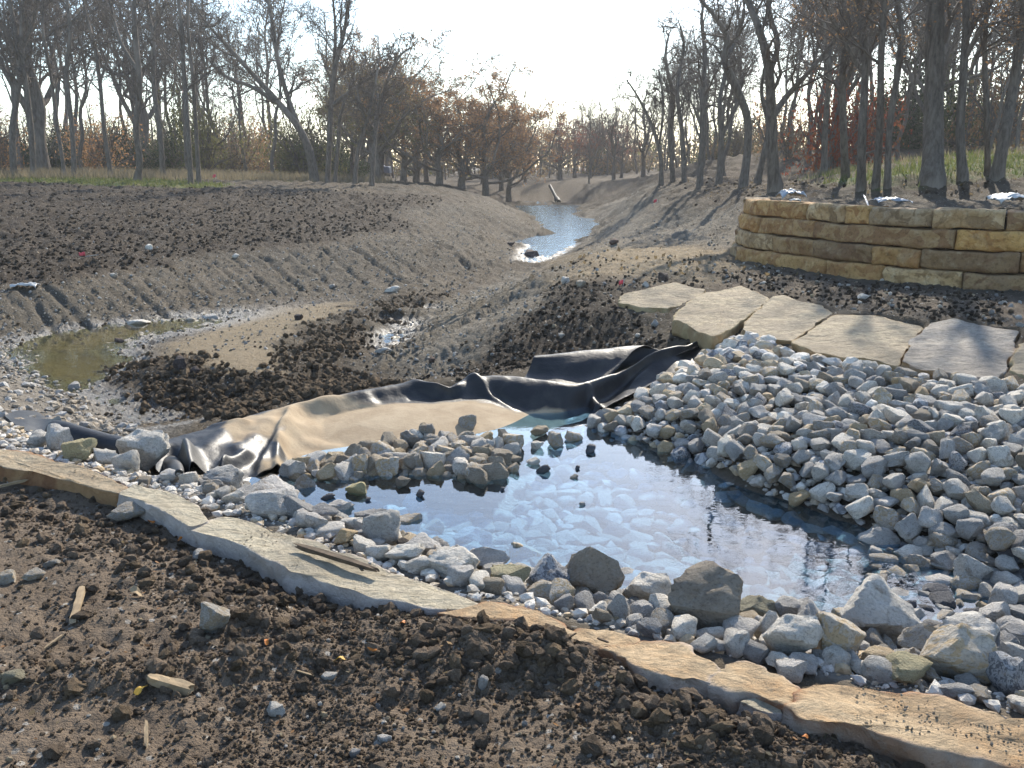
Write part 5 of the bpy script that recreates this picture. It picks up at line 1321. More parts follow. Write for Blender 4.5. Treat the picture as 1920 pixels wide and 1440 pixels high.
# ------------------------------------------------------------------ clods and pebbles: loose ground cover
def gn_scatter(name, pts, scl, rot, mats, label, disp=0.42, sub=2, seed=0, nvar=5):
    me = bpy.data.meshes.new(name)
    me.vertices.add(len(pts)); me.vertices.foreach_set('co', np.asarray(pts, np.float32).ravel())
    for nm, arr in (('scl', scl), ('rot', rot)):
        a = me.attributes.new(nm, 'FLOAT_VECTOR', 'POINT'); a.data.foreach_set('vector', np.asarray(arr, np.float32).ravel())
    a = me.attributes.new('pick', 'INT', 'POINT'); a.data.foreach_set('value', np.random.default_rng(seed).integers(0, 1000, len(pts)).astype(np.int32))
    for m in mats: me.materials.append(m)
    o = add_obj(name, me)
    ng = bpy.data.node_groups.new(name, 'GeometryNodeTree')
    ng.interface.new_socket('Geometry', in_out='INPUT', socket_type='NodeSocketGeometry'); ng.interface.new_socket('Geometry', in_out='OUTPUT', socket_type='NodeSocketGeometry')
    gin, gout = ng.nodes.new('NodeGroupInput'), ng.nodes.new('NodeGroupOutput')
    inst = ng.nodes.new('GeometryNodeInstanceOnPoints')
    ng.links.new(gin.outputs[0], inst.inputs['Points'])
    g2i = ng.nodes.new('GeometryNodeGeometryToInstance')
    for k in range(nvar):
        ic = ng.nodes.new('GeometryNodeMeshIcoSphere'); ic.inputs['Radius'].default_value = 0.5; ic.inputs['Subdivisions'].default_value = sub
        sp = ng.nodes.new('GeometryNodeSetPosition'); ng.links.new(ic.outputs[0], sp.inputs[0])
        ps = ng.nodes.new('GeometryNodeInputPosition')
        va = ng.nodes.new('ShaderNodeVectorMath'); va.operation = 'ADD'; ng.links.new(ps.outputs[0], va.inputs[0]); va.inputs[1].default_value = (k * 7.3 + seed, k * 3.1, 0)
        nz = ng.nodes.new('ShaderNodeTexNoise'); nz.inputs['Scale'].default_value = 2.6; nz.inputs['Detail'].default_value = 2; ng.links.new(va.outputs[0], nz.inputs['Vector'])
        sb = ng.nodes.new('ShaderNodeVectorMath'); sb.operation = 'SUBTRACT'; ng.links.new(nz.outputs['Color'], sb.inputs[0]); sb.inputs[1].default_value = (0.5, 0.5, 0.5)
        sc = ng.nodes.new('ShaderNodeVectorMath'); sc.operation = 'SCALE'; ng.links.new(sb.outputs[0], sc.inputs[0]); sc.inputs['Scale'].default_value = disp * 2
        ng.links.new(sc.outputs[0], sp.inputs['Offset'])
        sm = ng.nodes.new('GeometryNodeSetMaterial'); ng.links.new(sp.outputs[0], sm.inputs[0]); sm.inputs['Material'].default_value = mats[k % len(mats)]
        ng.links.new(sm.outputs[0], g2i.inputs[0])
    ng.links.new(g2i.outputs[0], inst.inputs['Instance'])
    inst.inputs['Pick Instance'].default_value = True
    def na(nm, typ):
        n_ = ng.nodes.new('GeometryNodeInputNamedAttribute'); n_.data_type = typ; n_.inputs['Name'].default_value = nm; return n_.outputs['Attribute']
    ng.links.new(na('scl', 'FLOAT_VECTOR'), inst.inputs['Scale']); ng.links.new(na('pick', 'INT'), inst.inputs['Instance Index'])
    ng.links.new(na('rot', 'FLOAT_VECTOR'), inst.inputs['Rotation'])
    ng.links.new(inst.outputs[0], gout.inputs[0])
    md = o.modifiers.new('scatter', 'NODES'); md.node_group = ng
    return tag(o, label, None, None, 'stuff')

def clod_mat(name, c1, c2):
    m, nt, b, out = new_mat(name)
    co = objco(nt); rnd = objrand(nt)
    n1 = noise(nt, 3.0, 4, 0.7, co)
    c = mixc(nt, ramp(nt, n1, [(0.35, (0, 0, 0)), (0.65, (1, 1, 1))]), c1, c2)
    hsv = N(nt, 'ShaderNodeHueSaturation'); L(nt, math_(nt, 'ADD', math_(nt, 'MULTIPLY', rnd, 0.8), 0.6), hsv.inputs['Value']); L(nt, c, hsv.inputs['Color'])
    L(nt, hsv.outputs[0], b.inputs['Base Color']); b.inputs['Roughness'].default_value = 0.95; b.inputs['Specular IOR Level'].default_value = 0.1
    bump(nt, noise(nt, 7.0, 5, 0.75, co), 0.8, 0.1, b)
    return m
M_CLOD = clod_mat('soil_clod', (0.15, 0.11, 0.077), (0.25, 0.19, 0.136))
M_CLOD_D = clod_mat('soil_clod_deep', (0.05, 0.038, 0.028), (0.092, 0.072, 0.052))
M_CLOD_B = clod_mat('soil_clod_brown', (0.135, 0.095, 0.06), (0.225, 0.165, 0.105))
M_PEB = [ROCKS[R_PALE], ROCKS[R_MIX], ROCKS[R_TAN], ROCKS[R_BLUE], M_CLOD_B]

def sample_polar(nn, az0, az1, r0, r1, rg):
    a = rg.uniform(az0, az1, nn); r = np.exp(rg.uniform(math.log(r0), math.log(r1), nn))
    return r * np.sin(a), r * np.cos(a)
def gen(nn, az0, az1, r0, r1, maskfn, smin, smax, power, seed, lift=0.2, angular=1.0):
    rg = np.random.default_rng(seed)
    x, y = sample_polar(nn, rad(az0), rad(az1), r0, r1, rg)
    k = rg.random(nn) < maskfn(x, y)
    x, y = x[k], y[k]
    s = smin + (smax - smin) * rg.random(len(x)) ** power
    z = lookup(HT, x, y) + s * lift
    sc = np.stack([s * rg.uniform(0.8, 1.4, len(x)), s * rg.uniform(0.8, 1.2, len(x)), s * rg.uniform(0.55, 1.0, len(x))], -1)
    return np.stack([x, y, z], -1), sc, rg.uniform(0, 6.28, (len(x), 3)) * np.array([0.15, 0.15, 1])
LK = lambda M: (lambda x, y: lookup(M, x, y))
def cat3(*g): return [np.concatenate([q[i] for q in g]) for i in range(3)]
ridge_line = np.array([P(x, y, 0.05)[:2] for x, y in [(420, 1175), (560, 1150), (700, 1160), (860, 1190), (1080, 1235), (1300, 1330), (1500, 1430)]])
def ridge_m(x, y):
    d, _ = seg_dist(x, y, ridge_line); return np.clip(np.exp(-(d / 0.16) ** 2), 0, 1)
edge_line = np.array([P(x, y, 0.0)[:2] for x, y in [(-50, 930), (200, 985), (420, 1080), (650, 1150), (900, 1175)]])
left_line = np.array([P(x, y, 0.0)[:2] for x, y in [(60, 1290), (250, 1290), (430, 1260), (640, 1225)]])
def edge_m(x, y):
    d, _ = seg_dist(x, y, edge_line); e, _ = seg_dist(x, y, left_line); return np.clip(np.exp(-(d / 0.25) ** 2) + 0.9 * np.exp(-(e / 0.1) ** 2), 0, 1)
g1 = gen(66000, -34, 34, 1.6, 6.5, lambda x, y: lookup(m_fg, x, y) * np.clip(0.25 + 1.6 * (vnoise(x * 1.7, y * 1.7, seed=81) - 0.25) + ridge_m(x, y) + edge_m(x, y), 0.2, 1), 0.004, 0.016, 2.0, 1)
g2 = gen(20000, -34, 34, 1.6, 6.5, lambda x, y: lookup(m_fg, x, y) * (0.05 + ridge_m(x, y) + edge_m(x, y)), 0.008, 0.060, 4.5, 2)
gn_scatter('soil_clods', *cat3(g1, g2), [M_CLOD, M_CLOD, M_CLOD_B], 'dark crumbly soil clods over the foreground', seed=1, nvar=6)
g3 = gen(36000, -30, 5, 7, 17, LK(m_berm), 0.008, 0.085, 4.0, 3, 0.3)
gn_scatter('mud_clods', *g3, [M_CLOD_B, M_CLOD_B, M_CLOD_B], 'brown mud clods heaped on the drained creek bed', seed=2)
g4 = gen(24000, -10, 28, 7.5, 16, LK(np.clip(m_midbank * (1 - 0.85 * m_midgrav) + 0.6 * m_plat * (1 - m_sand2), 0, 1) * (1 - m_midgrav)), 0.008, 0.05, 3.6, 4, 0.25)
g5 = gen(22000, -34, 2, 14, 50, LK(m_field), 0.015, 0.09, 3.4, 5, 0.2)
g5b = gen(2600, 0, 34, 12, 40, LK(litter), 0.02, 0.1, 2.2, 55, 0.2)
gn_scatter('field_clods', *cat3(g4, g5, g5b), [M_CLOD_D, M_CLOD_D, M_CLOD], 'dark soil clods over the field and the middle bank', seed=3)
g6 = gen(2400, -34, 34, 1.6, 6.5, LK(m_fg), 0.004, 0.020, 3.0, 6, 0.25)
g7 = gen(40000, -34, 16, 9, 45, LK(np.clip(m_lbank * (1 - 0.8 * m_field) + 0.35 * m_midgrav + 0.5 * m_fbank, 0, 1)), 0.010, 0.055, 2.6, 7, 0.2)
g8 = gen(14000, -34, 34, 8, 45, LK(np.clip(0.3 * m_field + 0.7 * m_midbank * (1 - m_midgrav) + 0.7 * m_plat, 0, 1)), 0.012, 0.055, 3.2, 8, 0.25)
g9 = gen(9000, -34, 4, 7, 17, LK(np.clip((HB < -0.5) * (1 - m_berm) * (1 - m_sand * .6) * (HB > -0.78), 0, 1)), 0.01, 0.05, 2.6, 9, 0.25)
# grit and crumbs of soil lying on the near slabs
rg = np.random.default_rng(66)
gx, gy = sample_polar(260000, rad(-34), rad(34), 1.9, 6.0, rg)
on = np.zeros(len(gx)); 
for pg, co_ in SLAB_PL[:9]:
    m_ = in_poly(pg, gx, gy)
    bk = np.clip((fbm(gx, gy, 2.2, 3, 67) + 0.02) * 3.0, 0.01, 1.0)
    on = np.maximum(on, m_ * bk)
kk = rg.random(len(gx)) < on * 0.15
gx, gy = gx[kk], gy[kk]; s_ = 0.002 + 0.008 * rg.random(len(gx)) ** 3.0
g10 = (np.stack([gx, gy, top_z(gx, gy, HT) + 0.1 * s_], -1), np.stack([s_ * 1.2, s_, s_ * 0.7], -1), rg.uniform(0, 6.28, (len(gx), 3)) * np.array([.2, .2, 1]))
gn_scatter('slab_grit', *g10, [ROCKS[R_MIX], ROCKS[R_TAN], ROCKS[R_TAN]], 'grit and soil crumbs lying on the near slabs', disp=0.35, sub=1, seed=8)
gn_scatter('pebbles', *cat3(g6, g7, g8, g9), M_PEB, 'small pale pebbles strewn over the soil and the graded banks', disp=0.3, sub=1, seed=4)

# ------------------------------------------------------------------ trees
class Tubes:
    def __init__(s): s.v, s.q, s.n = [], [], 0
    def add(s, pts, rads, sides):
        pts = np.asarray(pts, float); rads = np.asarray(rads, float)
        Nb, K, _ = pts.shape
        tg = np.gradient(pts, axis=1); tg /= (np.linalg.norm(tg, axis=2, keepdims=True) + 1e-9)
        ref = np.where(np.abs(tg[..., 2:3]) > 0.8, np.array([1.0, 0, 0]), np.array([0, 0, 1.0]))
        ref = np.repeat(ref[:, :1], K, 1)
        a = np.cross(tg, ref); a /= (np.linalg.norm(a, axis=2, keepdims=True) + 1e-9); b_ = np.cross(tg, a)
        th = np.arange(sides) * 2 * math.pi / sides
        ring = pts[:, :, None, :] + rads[:, :, None, None] * (a[:, :, None, :] * np.cos(th)[None, None, :, None] + b_[:, :, None, :] * np.sin(th)[None, None, :, None])
        ii = (np.arange(Nb * K * sides) + s.n).reshape(Nb, K, sides)
        jj = np.roll(ii, -1, 2)
        s.q.append(np.stack([ii[:, :-1], jj[:, :-1], jj[:, 1:], ii[:, 1:]], -1).reshape(-1, 4))
        s.v.append(ring.reshape(-1, 3)); s.n += Nb * K * sides
    def mesh(s, name, mat):
        return make_mesh(name, np.concatenate(s.v), None, np.concatenate(s.q), True, [mat])

def nrmz(v): return v / (np.linalg.norm(v, axis=-1, keepdims=True) + 1e-9)
def grow(P0, D, Lg, R, K, wander, up, rg, taper=0.78):
    pts = [P0]; D = nrmz(D)
    for k in range(K):
        D = nrmz(D + wander * rg.normal(size=D.shape) + up * np.array([0, 0, 1.0]))
        pts.append(pts[-1] + D * (Lg / K)[:, None])
    rads = R[:, None] * (1 - taper * np.linspace(0, 1, K + 1))[None]
    return np.stack(pts, 1), rads
def kids(pts, rads, Lg, m, t0, t1, a0, a1, lf, rf, rg, rmin=0.0):
    Nb, K, _ = pts.shape
    t = (t0 + (t1 - t0) * (np.arange(m)[None] + rg.random((Nb, m))) / m)
    x = t * (K - 1); i = np.minimum(x.astype(int), K - 2); u = (x - i)[..., None]
    bi = np.arange(Nb)[:, None]
    pos = pts[bi, i] * (1 - u) + pts[bi, i + 1] * u
    tan = nrmz(pts[bi, i + 1] - pts[bi, i])
    rr_ = rads[bi, i] * (1 - u[..., 0]) + rads[bi, i + 1] * u[..., 0]
    perp = rg.normal(size=tan.shape); perp -= (perp * tan).sum(-1, keepdims=True) * tan; perp = nrmz(perp)
    an = rg.uniform(a0, a1, t.shape)[..., None]
    D = np.cos(an) * tan + np.sin(an) * perp
    ln = Lg[:, None] * lf * (1.15 - 0.6 * t) * rg.uniform(0.6, 1.35, t.shape)
    return pos.reshape(-1, 3), D.reshape(-1, 3), ln.ravel(), np.maximum((rr_ * rf).ravel(), rmin)
def leaf_quads(centers, size, rg):
    n_ = len(centers)
    a = nrmz(rg.normal(size=(n_, 3))); b_ = nrmz(np.cross(a, rg.normal(size=(n_, 3))))
    s = size * rg.uniform(0.5, 1.3, (n_, 1))
    v = np.stack([centers - a * s, centers + b_ * s * 0.6, centers + a * s, centers - b_ * s * 0.6], 1)
    return v.reshape(-1, 3), np.arange(n_ * 4).reshape(-1, 4)

def crown_from(limbs, rg, n1=11, n2=5, n3=4, n4=2, l1=2.6, up=0.05, a=(0.5, 1.1), t0=0.3, tw=0.010, wander=0.22):
    """limbs: list of (pts K x 3, radii K, start fraction for side branches, count factor) -> crown tubes and twig points"""
    tb = Tubes(); tips = []
    P1, D1, L1, R1 = [], [], [], []
    for pts, rads, ts, cf in limbs:
        m = max(3, int(n1 * cf))
        Lg = np.array([l1 / 0.5])
        p, d, l, r = kids(pts[None], rads[None], Lg, m, ts, 0.98, a[0], a[1], 0.5, 0.5, rg, 0.02)
        P1.append(p); D1.append(d); L1.append(l); R1.append(np.minimum(r, 0.085))
    P1, D1, L1, R1 = [np.concatenate(q) for q in (P1, D1, L1, R1)]
    D1 = D1 + np.array([0, 0, 0.25])
    p1, r1 = grow(P1, D1, L1, R1, 6, wander, up, rg); tb.add(p1, r1, 5)
    P2, D2, L2, R2 = kids(p1, r1, L1, n2, 0.2, 1.0, 0.4, 1.1, 0.55, 0.6, rg, tw * 1.3)
    p2, r2 = grow(P2, D2, L2, R2, 4, wander, up, rg); tb.add(p2, r2, 4)
    P3, D3, L3, R3 = kids(p2, r2, L2, n3, 0.2, 1.0, 0.4, 1.1, 0.6, 0.65, rg, tw)
    p3, r3 = grow(P3, D3, L3, R3, 3, wander, up, rg); tb.add(p3, r3, 3)
    tips.append(p3[:, 1:].reshape(-1, 3))
    if n4:
        P4, D4, L4, R4 = kids(p3, r3, L3, n4, 0.25, 1.0, 0.4, 1.0, 0.7, 0.7, rg, tw * 0.75)
        p4, r4 = grow(P4, D4, L4, R4, 2, wander, up, rg, 0.5); tb.add(p4, r4, 3)
        tips.append(p4[:, 1:].reshape(-1, 3))
    return tb, np.concatenate(tips)
def smooth_limb(px, K=26):
    px = np.array(px, float)
    d = np.linspace(0, 1, K)
    return cat_rows(px[:, None, :], d)[:, 0]
def trunk_tubes(limbs, rg, flare=True):
    tb = Tubes()
    for k, (pts, rads, ts, cf) in enumerate(limbs):
        r = rads.copy()
        if k == 0 and flare:
            h = np.maximum(pts[:, 2] - pts[0, 2] - 0.45, 0)
            r = r * (1 + 0.38 * np.exp(-h / 0.28))
        r = r * (1 + 0.08 * (vnoise(pts[:, 2] * 2.5, np.full(len(r), k * 3.3), seed=k) - 0.5))
        tb.add(pts[None], r[None], 9 if k == 0 else 7)
    return tb
def assemble(name, base, tb, cr, label, cat, group, foliage=None, bark=None):
    root = bpy.data.objects.new(name, None); COL.objects.link(root); root.location = tuple(base)
    tag(root, label, cat, group)
    me = tb.mesh('trunk', bark or M_BARK); add_obj('trunk', me, root)
    me = cr.mesh('crown', M_TWIG); add_obj('crown', me, root)
    if foliage is not None:
        v, q, mat = foliage
        add_obj('foliage', make_mesh('foliage', v, None, q, False, [mat]), root)
    return root

# the trees that stand out, each from its own trunk line: (px, py, radius px), first limb is the trunk
HT_TREES = [
 dict(l=[[(1455, 357, 17), (1448, 290, 14), (1447, 215, 13), (1441, 130, 11), (1425, 60, 9), (1402, 0, 8), (1385, -70, 6), (1390, -150, 3)], [(1448, 216, 9), (1475, 178, 8), (1515, 135, 6), (1545, 100, 5), (1585, 50, 3)], [(1442, 135, 8), (1458, 80, 7), (1440, 10, 6), (1455, -80, 3)]], label='tall dark forked bare tree just left of the wall end', n=9),
 dict(l=[[(1393, 350, 11), (1402, 280, 10), (1400, 215, 10), (1376, 155, 10), (1358, 110, 9), (1364, 70, 7), (1336, 25, 5), (1308, -10, 4), (1300, -70, 2)], [(1360, 112, 7), (1380, 70, 6), (1395, 20, 5), (1392, -60, 3)]], label='bare tree with an S curved leaning trunk left of the tall forked one', n=9),
 dict(l=[[(1420, 344, 8), (1432, 290, 7), (1440, 235, 6), (1428, 170, 5), (1440, 100, 3)]], label='short slanting trunk between the S curved tree and the forked tree', n=8),
 dict(l=[[(1748, 346, 27), (1750, 240, 25), (1752, 100, 23), (1754, -60, 21), (1750, -220, 16), (1760, -360, 9)], [(1754, -40, 12), (1800, -120, 9), (1850, -200, 5)]], label='thickest straight trunk behind the right half of the wall', n=10),
 dict(l=[[(1642, 350, 9), (1650, 230, 9), (1652, 110, 8), (1658, 0, 7), (1650, -120, 5), (1660, -240, 3)]], label='slim straight trunk, third left of the thickest trunk', n=9),
 dict(l=[[(1664, 352, 8), (1668, 240, 8), (1684, 130, 8), (1690, 60, 7), (1682, -20, 6), (1700, -150, 3)]], label='slim trunk bending right, second left of the thickest trunk', n=9),
 dict(l=[[(1615, 354, 11), (1616, 250, 10), (1622, 130, 9), (1612, 20, 8), (1600, -90, 5), (1610, -200, 3)], [(1620, 150, 6), (1580, 80, 5), (1545, 10, 3)]], label='straight trunk with a side limb to the left, behind the middle of the wall', n=9),
 dict(l=[[(1586, 335, 10), (1582, 260, 9), (1580, 150, 8), (1585, 40, 7), (1570, -80, 4)], [(1582, 170, 6), (1610, 90, 5), (1625, 20, 3)]], label='dark trunk in front of the red leaved brush', n=8),
 dict(l=[[(1545, 322, 8), (1548, 230, 7), (1555, 130, 6), (1545, 40, 5), (1560, -60, 3)]], label='thin trunk further back right of the forked tree', n=8),
 dict(l=[[(1312, 350, 8), (1316, 270, 7), (1318, 180, 7), (1322, 100, 6), (1316, 30, 4), (1330, -40, 2)]], label='straight bare tree left of the S curved tree', n=10),
 dict(l=[[(1348, 346, 8), (1352, 270, 7), (1350, 190, 6), (1362, 120, 5), (1355, 40, 3)], [(1350, 260, 5), (1380, 190, 4), (1390, 140, 2)]], label='forked slim tree right behind the straight one', n=9),
 dict(l=[[(1262, 340, 6), (1258, 260, 6), (1262, 180, 5), (1248, 110, 4), (1255, 60, 2)]], label='bare tree standing at the left edge of the right wood', n=10),
 dict(l=[[(1283, 342, 6), (1280, 260, 6), (1270, 170, 5), (1282, 90, 4), (1275, 50, 2)]], label='close neighbour right of the tree at the edge of the right wood', n=10),
 dict(l=[[(1240, 345, 6), (1238, 290, 5), (1222, 235, 5), (1195, 180, 3), (1175, 150, 2)], [(1238, 280, 4), (1245, 200, 3), (1235, 130, 2)]], label='bare tree leaning out towards the open sky gap', n=9),
 dict(l=[[(1868, 335, 15), (1884, 250, 14), (1902, 150, 12), (1920, 30, 11), (1925, -100, 8), (1945, -220, 4)]], label='stout slanting trunk near the right picture edge', n=9),
 dict(l=[[(1806, 338, 12), (1800, 250, 11), (1806, 140, 10), (1812, 20, 9), (1800, -110, 5), (1820, -220, 3)], [(1806, 120, 7), (1840, 60, 6), (1880, 40, 3)]], label='rough trunk with a limb to the right, next right of the thickest trunk', n=9),
 dict(l=[[(1852, 328, 7), (1850, 220, 7), (1846, 100, 6), (1852, -20, 4), (1840, -120, 2)]], label='thin trunk between the rough one and the stout slanting one', n=8),
 dict(l=[[(26, 326, 9), (24, 240, 8), (36, 150, 7), (32, 70, 6), (15, -20, 4), (20, -90, 2)], [(34, 110, 5), (60, 50, 4), (75, -10, 2)]], label='tree with a pink marker at its foot at the far left', n=9),
 dict(l=[[(62, 318, 7), (58, 240, 7), (48, 150, 6), (40, 60, 5), (50, -40, 3)]], label='dark tree right behind the pink marked one', n=8),
 dict(l=[[(140, 330, 7), (135, 240, 6), (125, 140, 6), (132, 60, 5), (124, -20, 3), (130, -80, 2)]], label='slender straight tree on the left grass strip, second clear trunk', n=9),
 dict(l=[[(120, 318, 5), (108, 240, 5), (95, 140, 4), (80, 50, 4), (88, -40, 2)]], label='slim trunk slanting left behind the slender straight one', n=8),
 dict(l=[[(207, 322, 6), (195, 240, 5), (188, 160, 5), (178, 90, 5), (160, 20, 3), (150, -40, 2)], [(188, 150, 4), (203, 100, 3), (200, 60, 2)]], label='slim tree with a crooked fork left of the wavy trunk', n=9),
 dict(l=[[(257, 340, 9), (262, 300, 8), (255, 240, 8), (262, 160, 7), (255, 80, 7), (252, 0, 5), (262, -70, 3)], [(258, 140, 5), (225, 80, 4), (205, 0, 3)]], label='tree with a wavy lower trunk standing forward on the left grass', n=9),
 dict(l=[[(306, 332, 7), (300, 250, 7), (288, 160, 6), (287, 70, 6), (272, -10, 4), (280, -90, 2)], [(288, 60, 4), (310, 10, 3), (325, -40, 2)]], label='dark tree between the wavy trunk and the twin trunks', n=9),
 dict(l=[[(358, 346, 7), (353, 250, 6), (346, 150, 6), (340, 50, 5), (333, -30, 4), (340, -110, 2)]], label='left one of the twin slim trunks at the end of the green grass', n=9),
 dict(l=[[(373, 342, 6), (368, 250, 5), (362, 150, 5), (352, 40, 4), (358, -60, 2)]], label='right one of the twin slim trunks at the end of the green grass', n=9),
 dict(l=[[(590, 340, 12), (580, 285, 11), (560, 240, 9), (520, 190, 8), (470, 135, 6), (425, 85, 5), (385, 40, 3), (360, 0, 2)], [(572, 265, 8), (545, 200, 7), (522, 120, 6), (512, 50, 5), (498, -20, 3)], [(520, 190, 6), (470, 160, 5), (420, 140, 4), (380, 100, 2)]], label='large leaning bare tree with limbs sweeping up to the left', n=12),
 dict(l=[[(614, 342, 7), (618, 260, 7), (622, 190, 7), (630, 120, 6), (645, 60, 5), (655, 0, 4), (668, -60, 2)], [(620, 195, 6), (660, 165, 5), (700, 140, 4), (745, 120, 2)], [(622, 170, 5), (628, 60, 4), (622, -20, 2)]], label='tall upright bare tree right of the large leaning one', n=12),
 dict(l=[[(628, 342, 5), (634, 270, 5), (640, 210, 4), (665, 150, 3), (690, 110, 2)]], label='thin stem close to the right of the tall upright bare tree', n=8),
 dict(l=[[(665, 345, 6), (672, 280, 5), (690, 220, 4), (705, 150, 3), (712, 100, 2)]], label='thin tree before the olive green oak', n=10),
 dict(l=[[(697, 347, 6), (700, 290, 6), (706, 235, 5), (720, 170, 4), (745, 110, 3), (770, 90, 2)], [(702, 270, 4), (680, 210, 3), (668, 160, 2)]], label='slim tree with buff top next left of the olive green oak', n=12, leaf=('M_LEAF_STRAW', 500)),
]
for ti, T in enumerate(HT_TREES):
    rg = np.random.default_rng(4000 + ti)
    bx, by, br = T['l'][0][0]
    g = hit(bx, by, HT, far=50.0)
    dist = g[1]
    sc = dist / F_PX
    base = PY(bx, by, dist); gz = float(lookup(HT, np.array(base[0]), np.array(base[1])))
    limbs = []
    for li_, limb in enumerate(T['l']):
        q = []
        dd = 0.0
        for k, (px, py, rp) in enumerate(limb):
            if k > 0 or li_ > 0: dd += rg.normal() * 0.22
            p = PY(px, py, dist + (dd if k > 0 else 0))
            q.append(np.concatenate([p, [max(rp * sc * 0.70, 0.018)]]))
        a4 = smooth_limb(q, 30 if li_ == 0 else 16)
        if li_ == 0: a4[0, 2] = min(a4[0, 2], gz) - 0.45
        limbs.append((a4[:, :3] - base, a4[:, 3], 0.35 if li_ == 0 else 0.2, 1.0 if li_ == 0 else 0.7))
    if li_ > 0:                                            # limbs start on the trunk's own line
        for k in range(1, len(limbs)):
            tr = limbs[0][0]; j = np.argmin(np.abs(tr[:, 2] - limbs[k][0][0, 2]))
            sh = tr[j] - limbs[k][0][0]; w = np.linspace(1, 0, len(limbs[k][0]))[:, None]
            limbs[k] = (limbs[k][0] + sh * w, *limbs[k][1:])
    size = np.clip(np.linalg.norm(limbs[0][0][-1] - limbs[0][0][0]), 3, 18)
    cr, tips = crown_from(limbs, rg, n1=T['n'], n2=6, n3=4, n4=2, l1=0.16 * size + 0.4, tw=max(0.006, 0.00032 * dist), wander=0.25)
    fol = None
    if 'leaf' in T:
        s_ = tips[rg.integers(0, len(tips), T['leaf'][1])]
        v, q_ = leaf_quads(s_ + rg.normal(size=s_.shape) * 0.05, 0.06, rg); fol = (v, q_, globals()[T['leaf'][0]])
    elif bx > 1480:
        s_ = tips[rg.integers(0, len(tips), 420)]
        v, q_ = leaf_quads(s_ + rg.normal(size=s_.shape) * 0.05, 0.028, rg); fol = (v, q_, M_LEAF_BROWN)
    assemble('bare_tree', base, trunk_tubes(limbs, rg), cr, T['label'], 'tree', 'bare trees at the front of the wood', fol)

# tree kinds for the wood behind, unit height 10 m
def proto_tree(kind, seed):
    rg = np.random.default_rng(seed)
    if kind == 'slender':
        K = 9; z = np.linspace(-0.4, 9.4, K); x = np.cumsum(rg.normal(size=K) * 0.16); y = np.cumsum(rg.normal(size=K) * 0.16); x -= x[0]; y -= y[0]
        tr = smooth_limb(np.stack([x, y, z, 0.12 * (1 - 0.8 * z / 9.6)], -1), 24)
        limbs = [(tr[:, :3], tr[:, 3], 0.38, 1.0)]
        p, d, l, r = kids(tr[None, :, :3], tr[None, :, 3], np.array([7.0]), 3, 0.35, 0.7, 0.35, 0.6, 0.55, 0.6, rg)
        pk, rk = grow(p, d, l, r, 12, 0.12, 0.12, rg)
        for i in range(len(pk)): limbs.append((pk[i], rk[i], 0.3, 0.6))
        cr, tips = crown_from(limbs, rg, n1=11, n2=5, n3=4, n4=2, l1=2.5, tw=0.012)
    elif kind == 'oak':
        tr = smooth_limb([(0, 0, -0.5, 0.30), (0.1, 0, 1.2, 0.24), (0.0, 0.1, 2.4, 0.21), (0.3, 0, 4.0, 0.15), (0.1, 0.2, 6.0, 0.10), (0.4, 0, 8.2, 0.06)], 22)
        limbs = [(tr[:, :3], tr[:, 3], 0.4, 0.7)]
        p, d, l, r = kids(tr[None, :, :3], tr[None, :, 3], np.array([15.0]), 10, 0.22, 0.8, 0.6, 1.2, 0.55, 0.55, rg)
        pk, rk = grow(p, d, l, r, 12, 0.2, 0.08, rg)
        for i in range(len(pk)): limbs.append((pk[i], rk[i], 0.25, 0.7))
        cr, tips = crown_from(limbs, rg, n1=9, n2=5, n3=4, n4=2, l1=2.2, tw=0.015, wander=0.30)
    return limbs, cr, tips, rg
KINDS = []
for i in range(5): KINDS.append(('slender', 5000 + i, None))
KINDS += [('slender', 5010, ('M_LEAF_STRAW', 500)), ('slender', 5011, ('M_LEAF_OLIVE', 600)), ('slender', 5012, ('M_LEAF_RED', 900)),
          ('oak', 5020, None), ('oak', 5021, ('M_LEAF_BROWN', 8000)), ('oak', 5022, ('M_LEAF_OLIVE', 6500)), ('oak', 5023, ('M_LEAF_STRAW', 5200)), ('oak', 5024, ('M_LEAF_RED', 4200))]
PROTO = []
for kind, seed, leaf in KINDS:
    limbs, cr, tips, rg = proto_tree(kind, seed)
    mt = trunk_tubes(limbs, rg).mesh('trunk', M_BARK); mc = cr.mesh('crown', M_TWIG)
    mf = None
    if leaf:
        s_ = tips[rg.integers(0, len(tips), leaf[1])]
        v, q_ = leaf_quads(s_ + rg.normal(size=s_.shape) * 0.12, 0.075, rg)
        mf = make_mesh('foliage', v, None, q_, False, [globals()[leaf[0]]])
    PROTO.append((mt, mc, mf, float(np.percentile(tips[:, 2], 93))))
def plant(k, x, y, height, rz, label, group, wide=1.0, name='tree', thick=1.0):
    z = float(lookup(HT, np.array(x), np.array(y)))
    root = bpy.data.objects.new(name, None); COL.objects.link(root)
    root.location = (x, y, z - 0.05); root.rotation_euler = (0, 0, rz)
    s = height / PROTO[k][3]; root.scale = (s * wide, s * wide, s)
    tag(root, label, 'tree', group)
    for nm, me in zip(('trunk', 'crown', 'foliage'), PROTO[k][:3]):
        if me is not None: add_obj(nm, me, root)
    return root
PROF = np.array([(-300, -260), (0, -230), (300, -140), (480, -60), (620, -20), (690, 70), (780, 140), (880, 165), (950, 205), (1010, 255), (1060, 240), (1120, 190), (1170, 170), (1215, 105), (1270, 55), (1330, 0), (1420, -90), (1700, -200), (2200, -280)], float)
def height_at(px, d, ground):
    yt = np.interp(px, PROF[:, 0], PROF[:, 1])
    return PY(px, yt, d)[2] - ground
rw = np.random.default_rng(77)
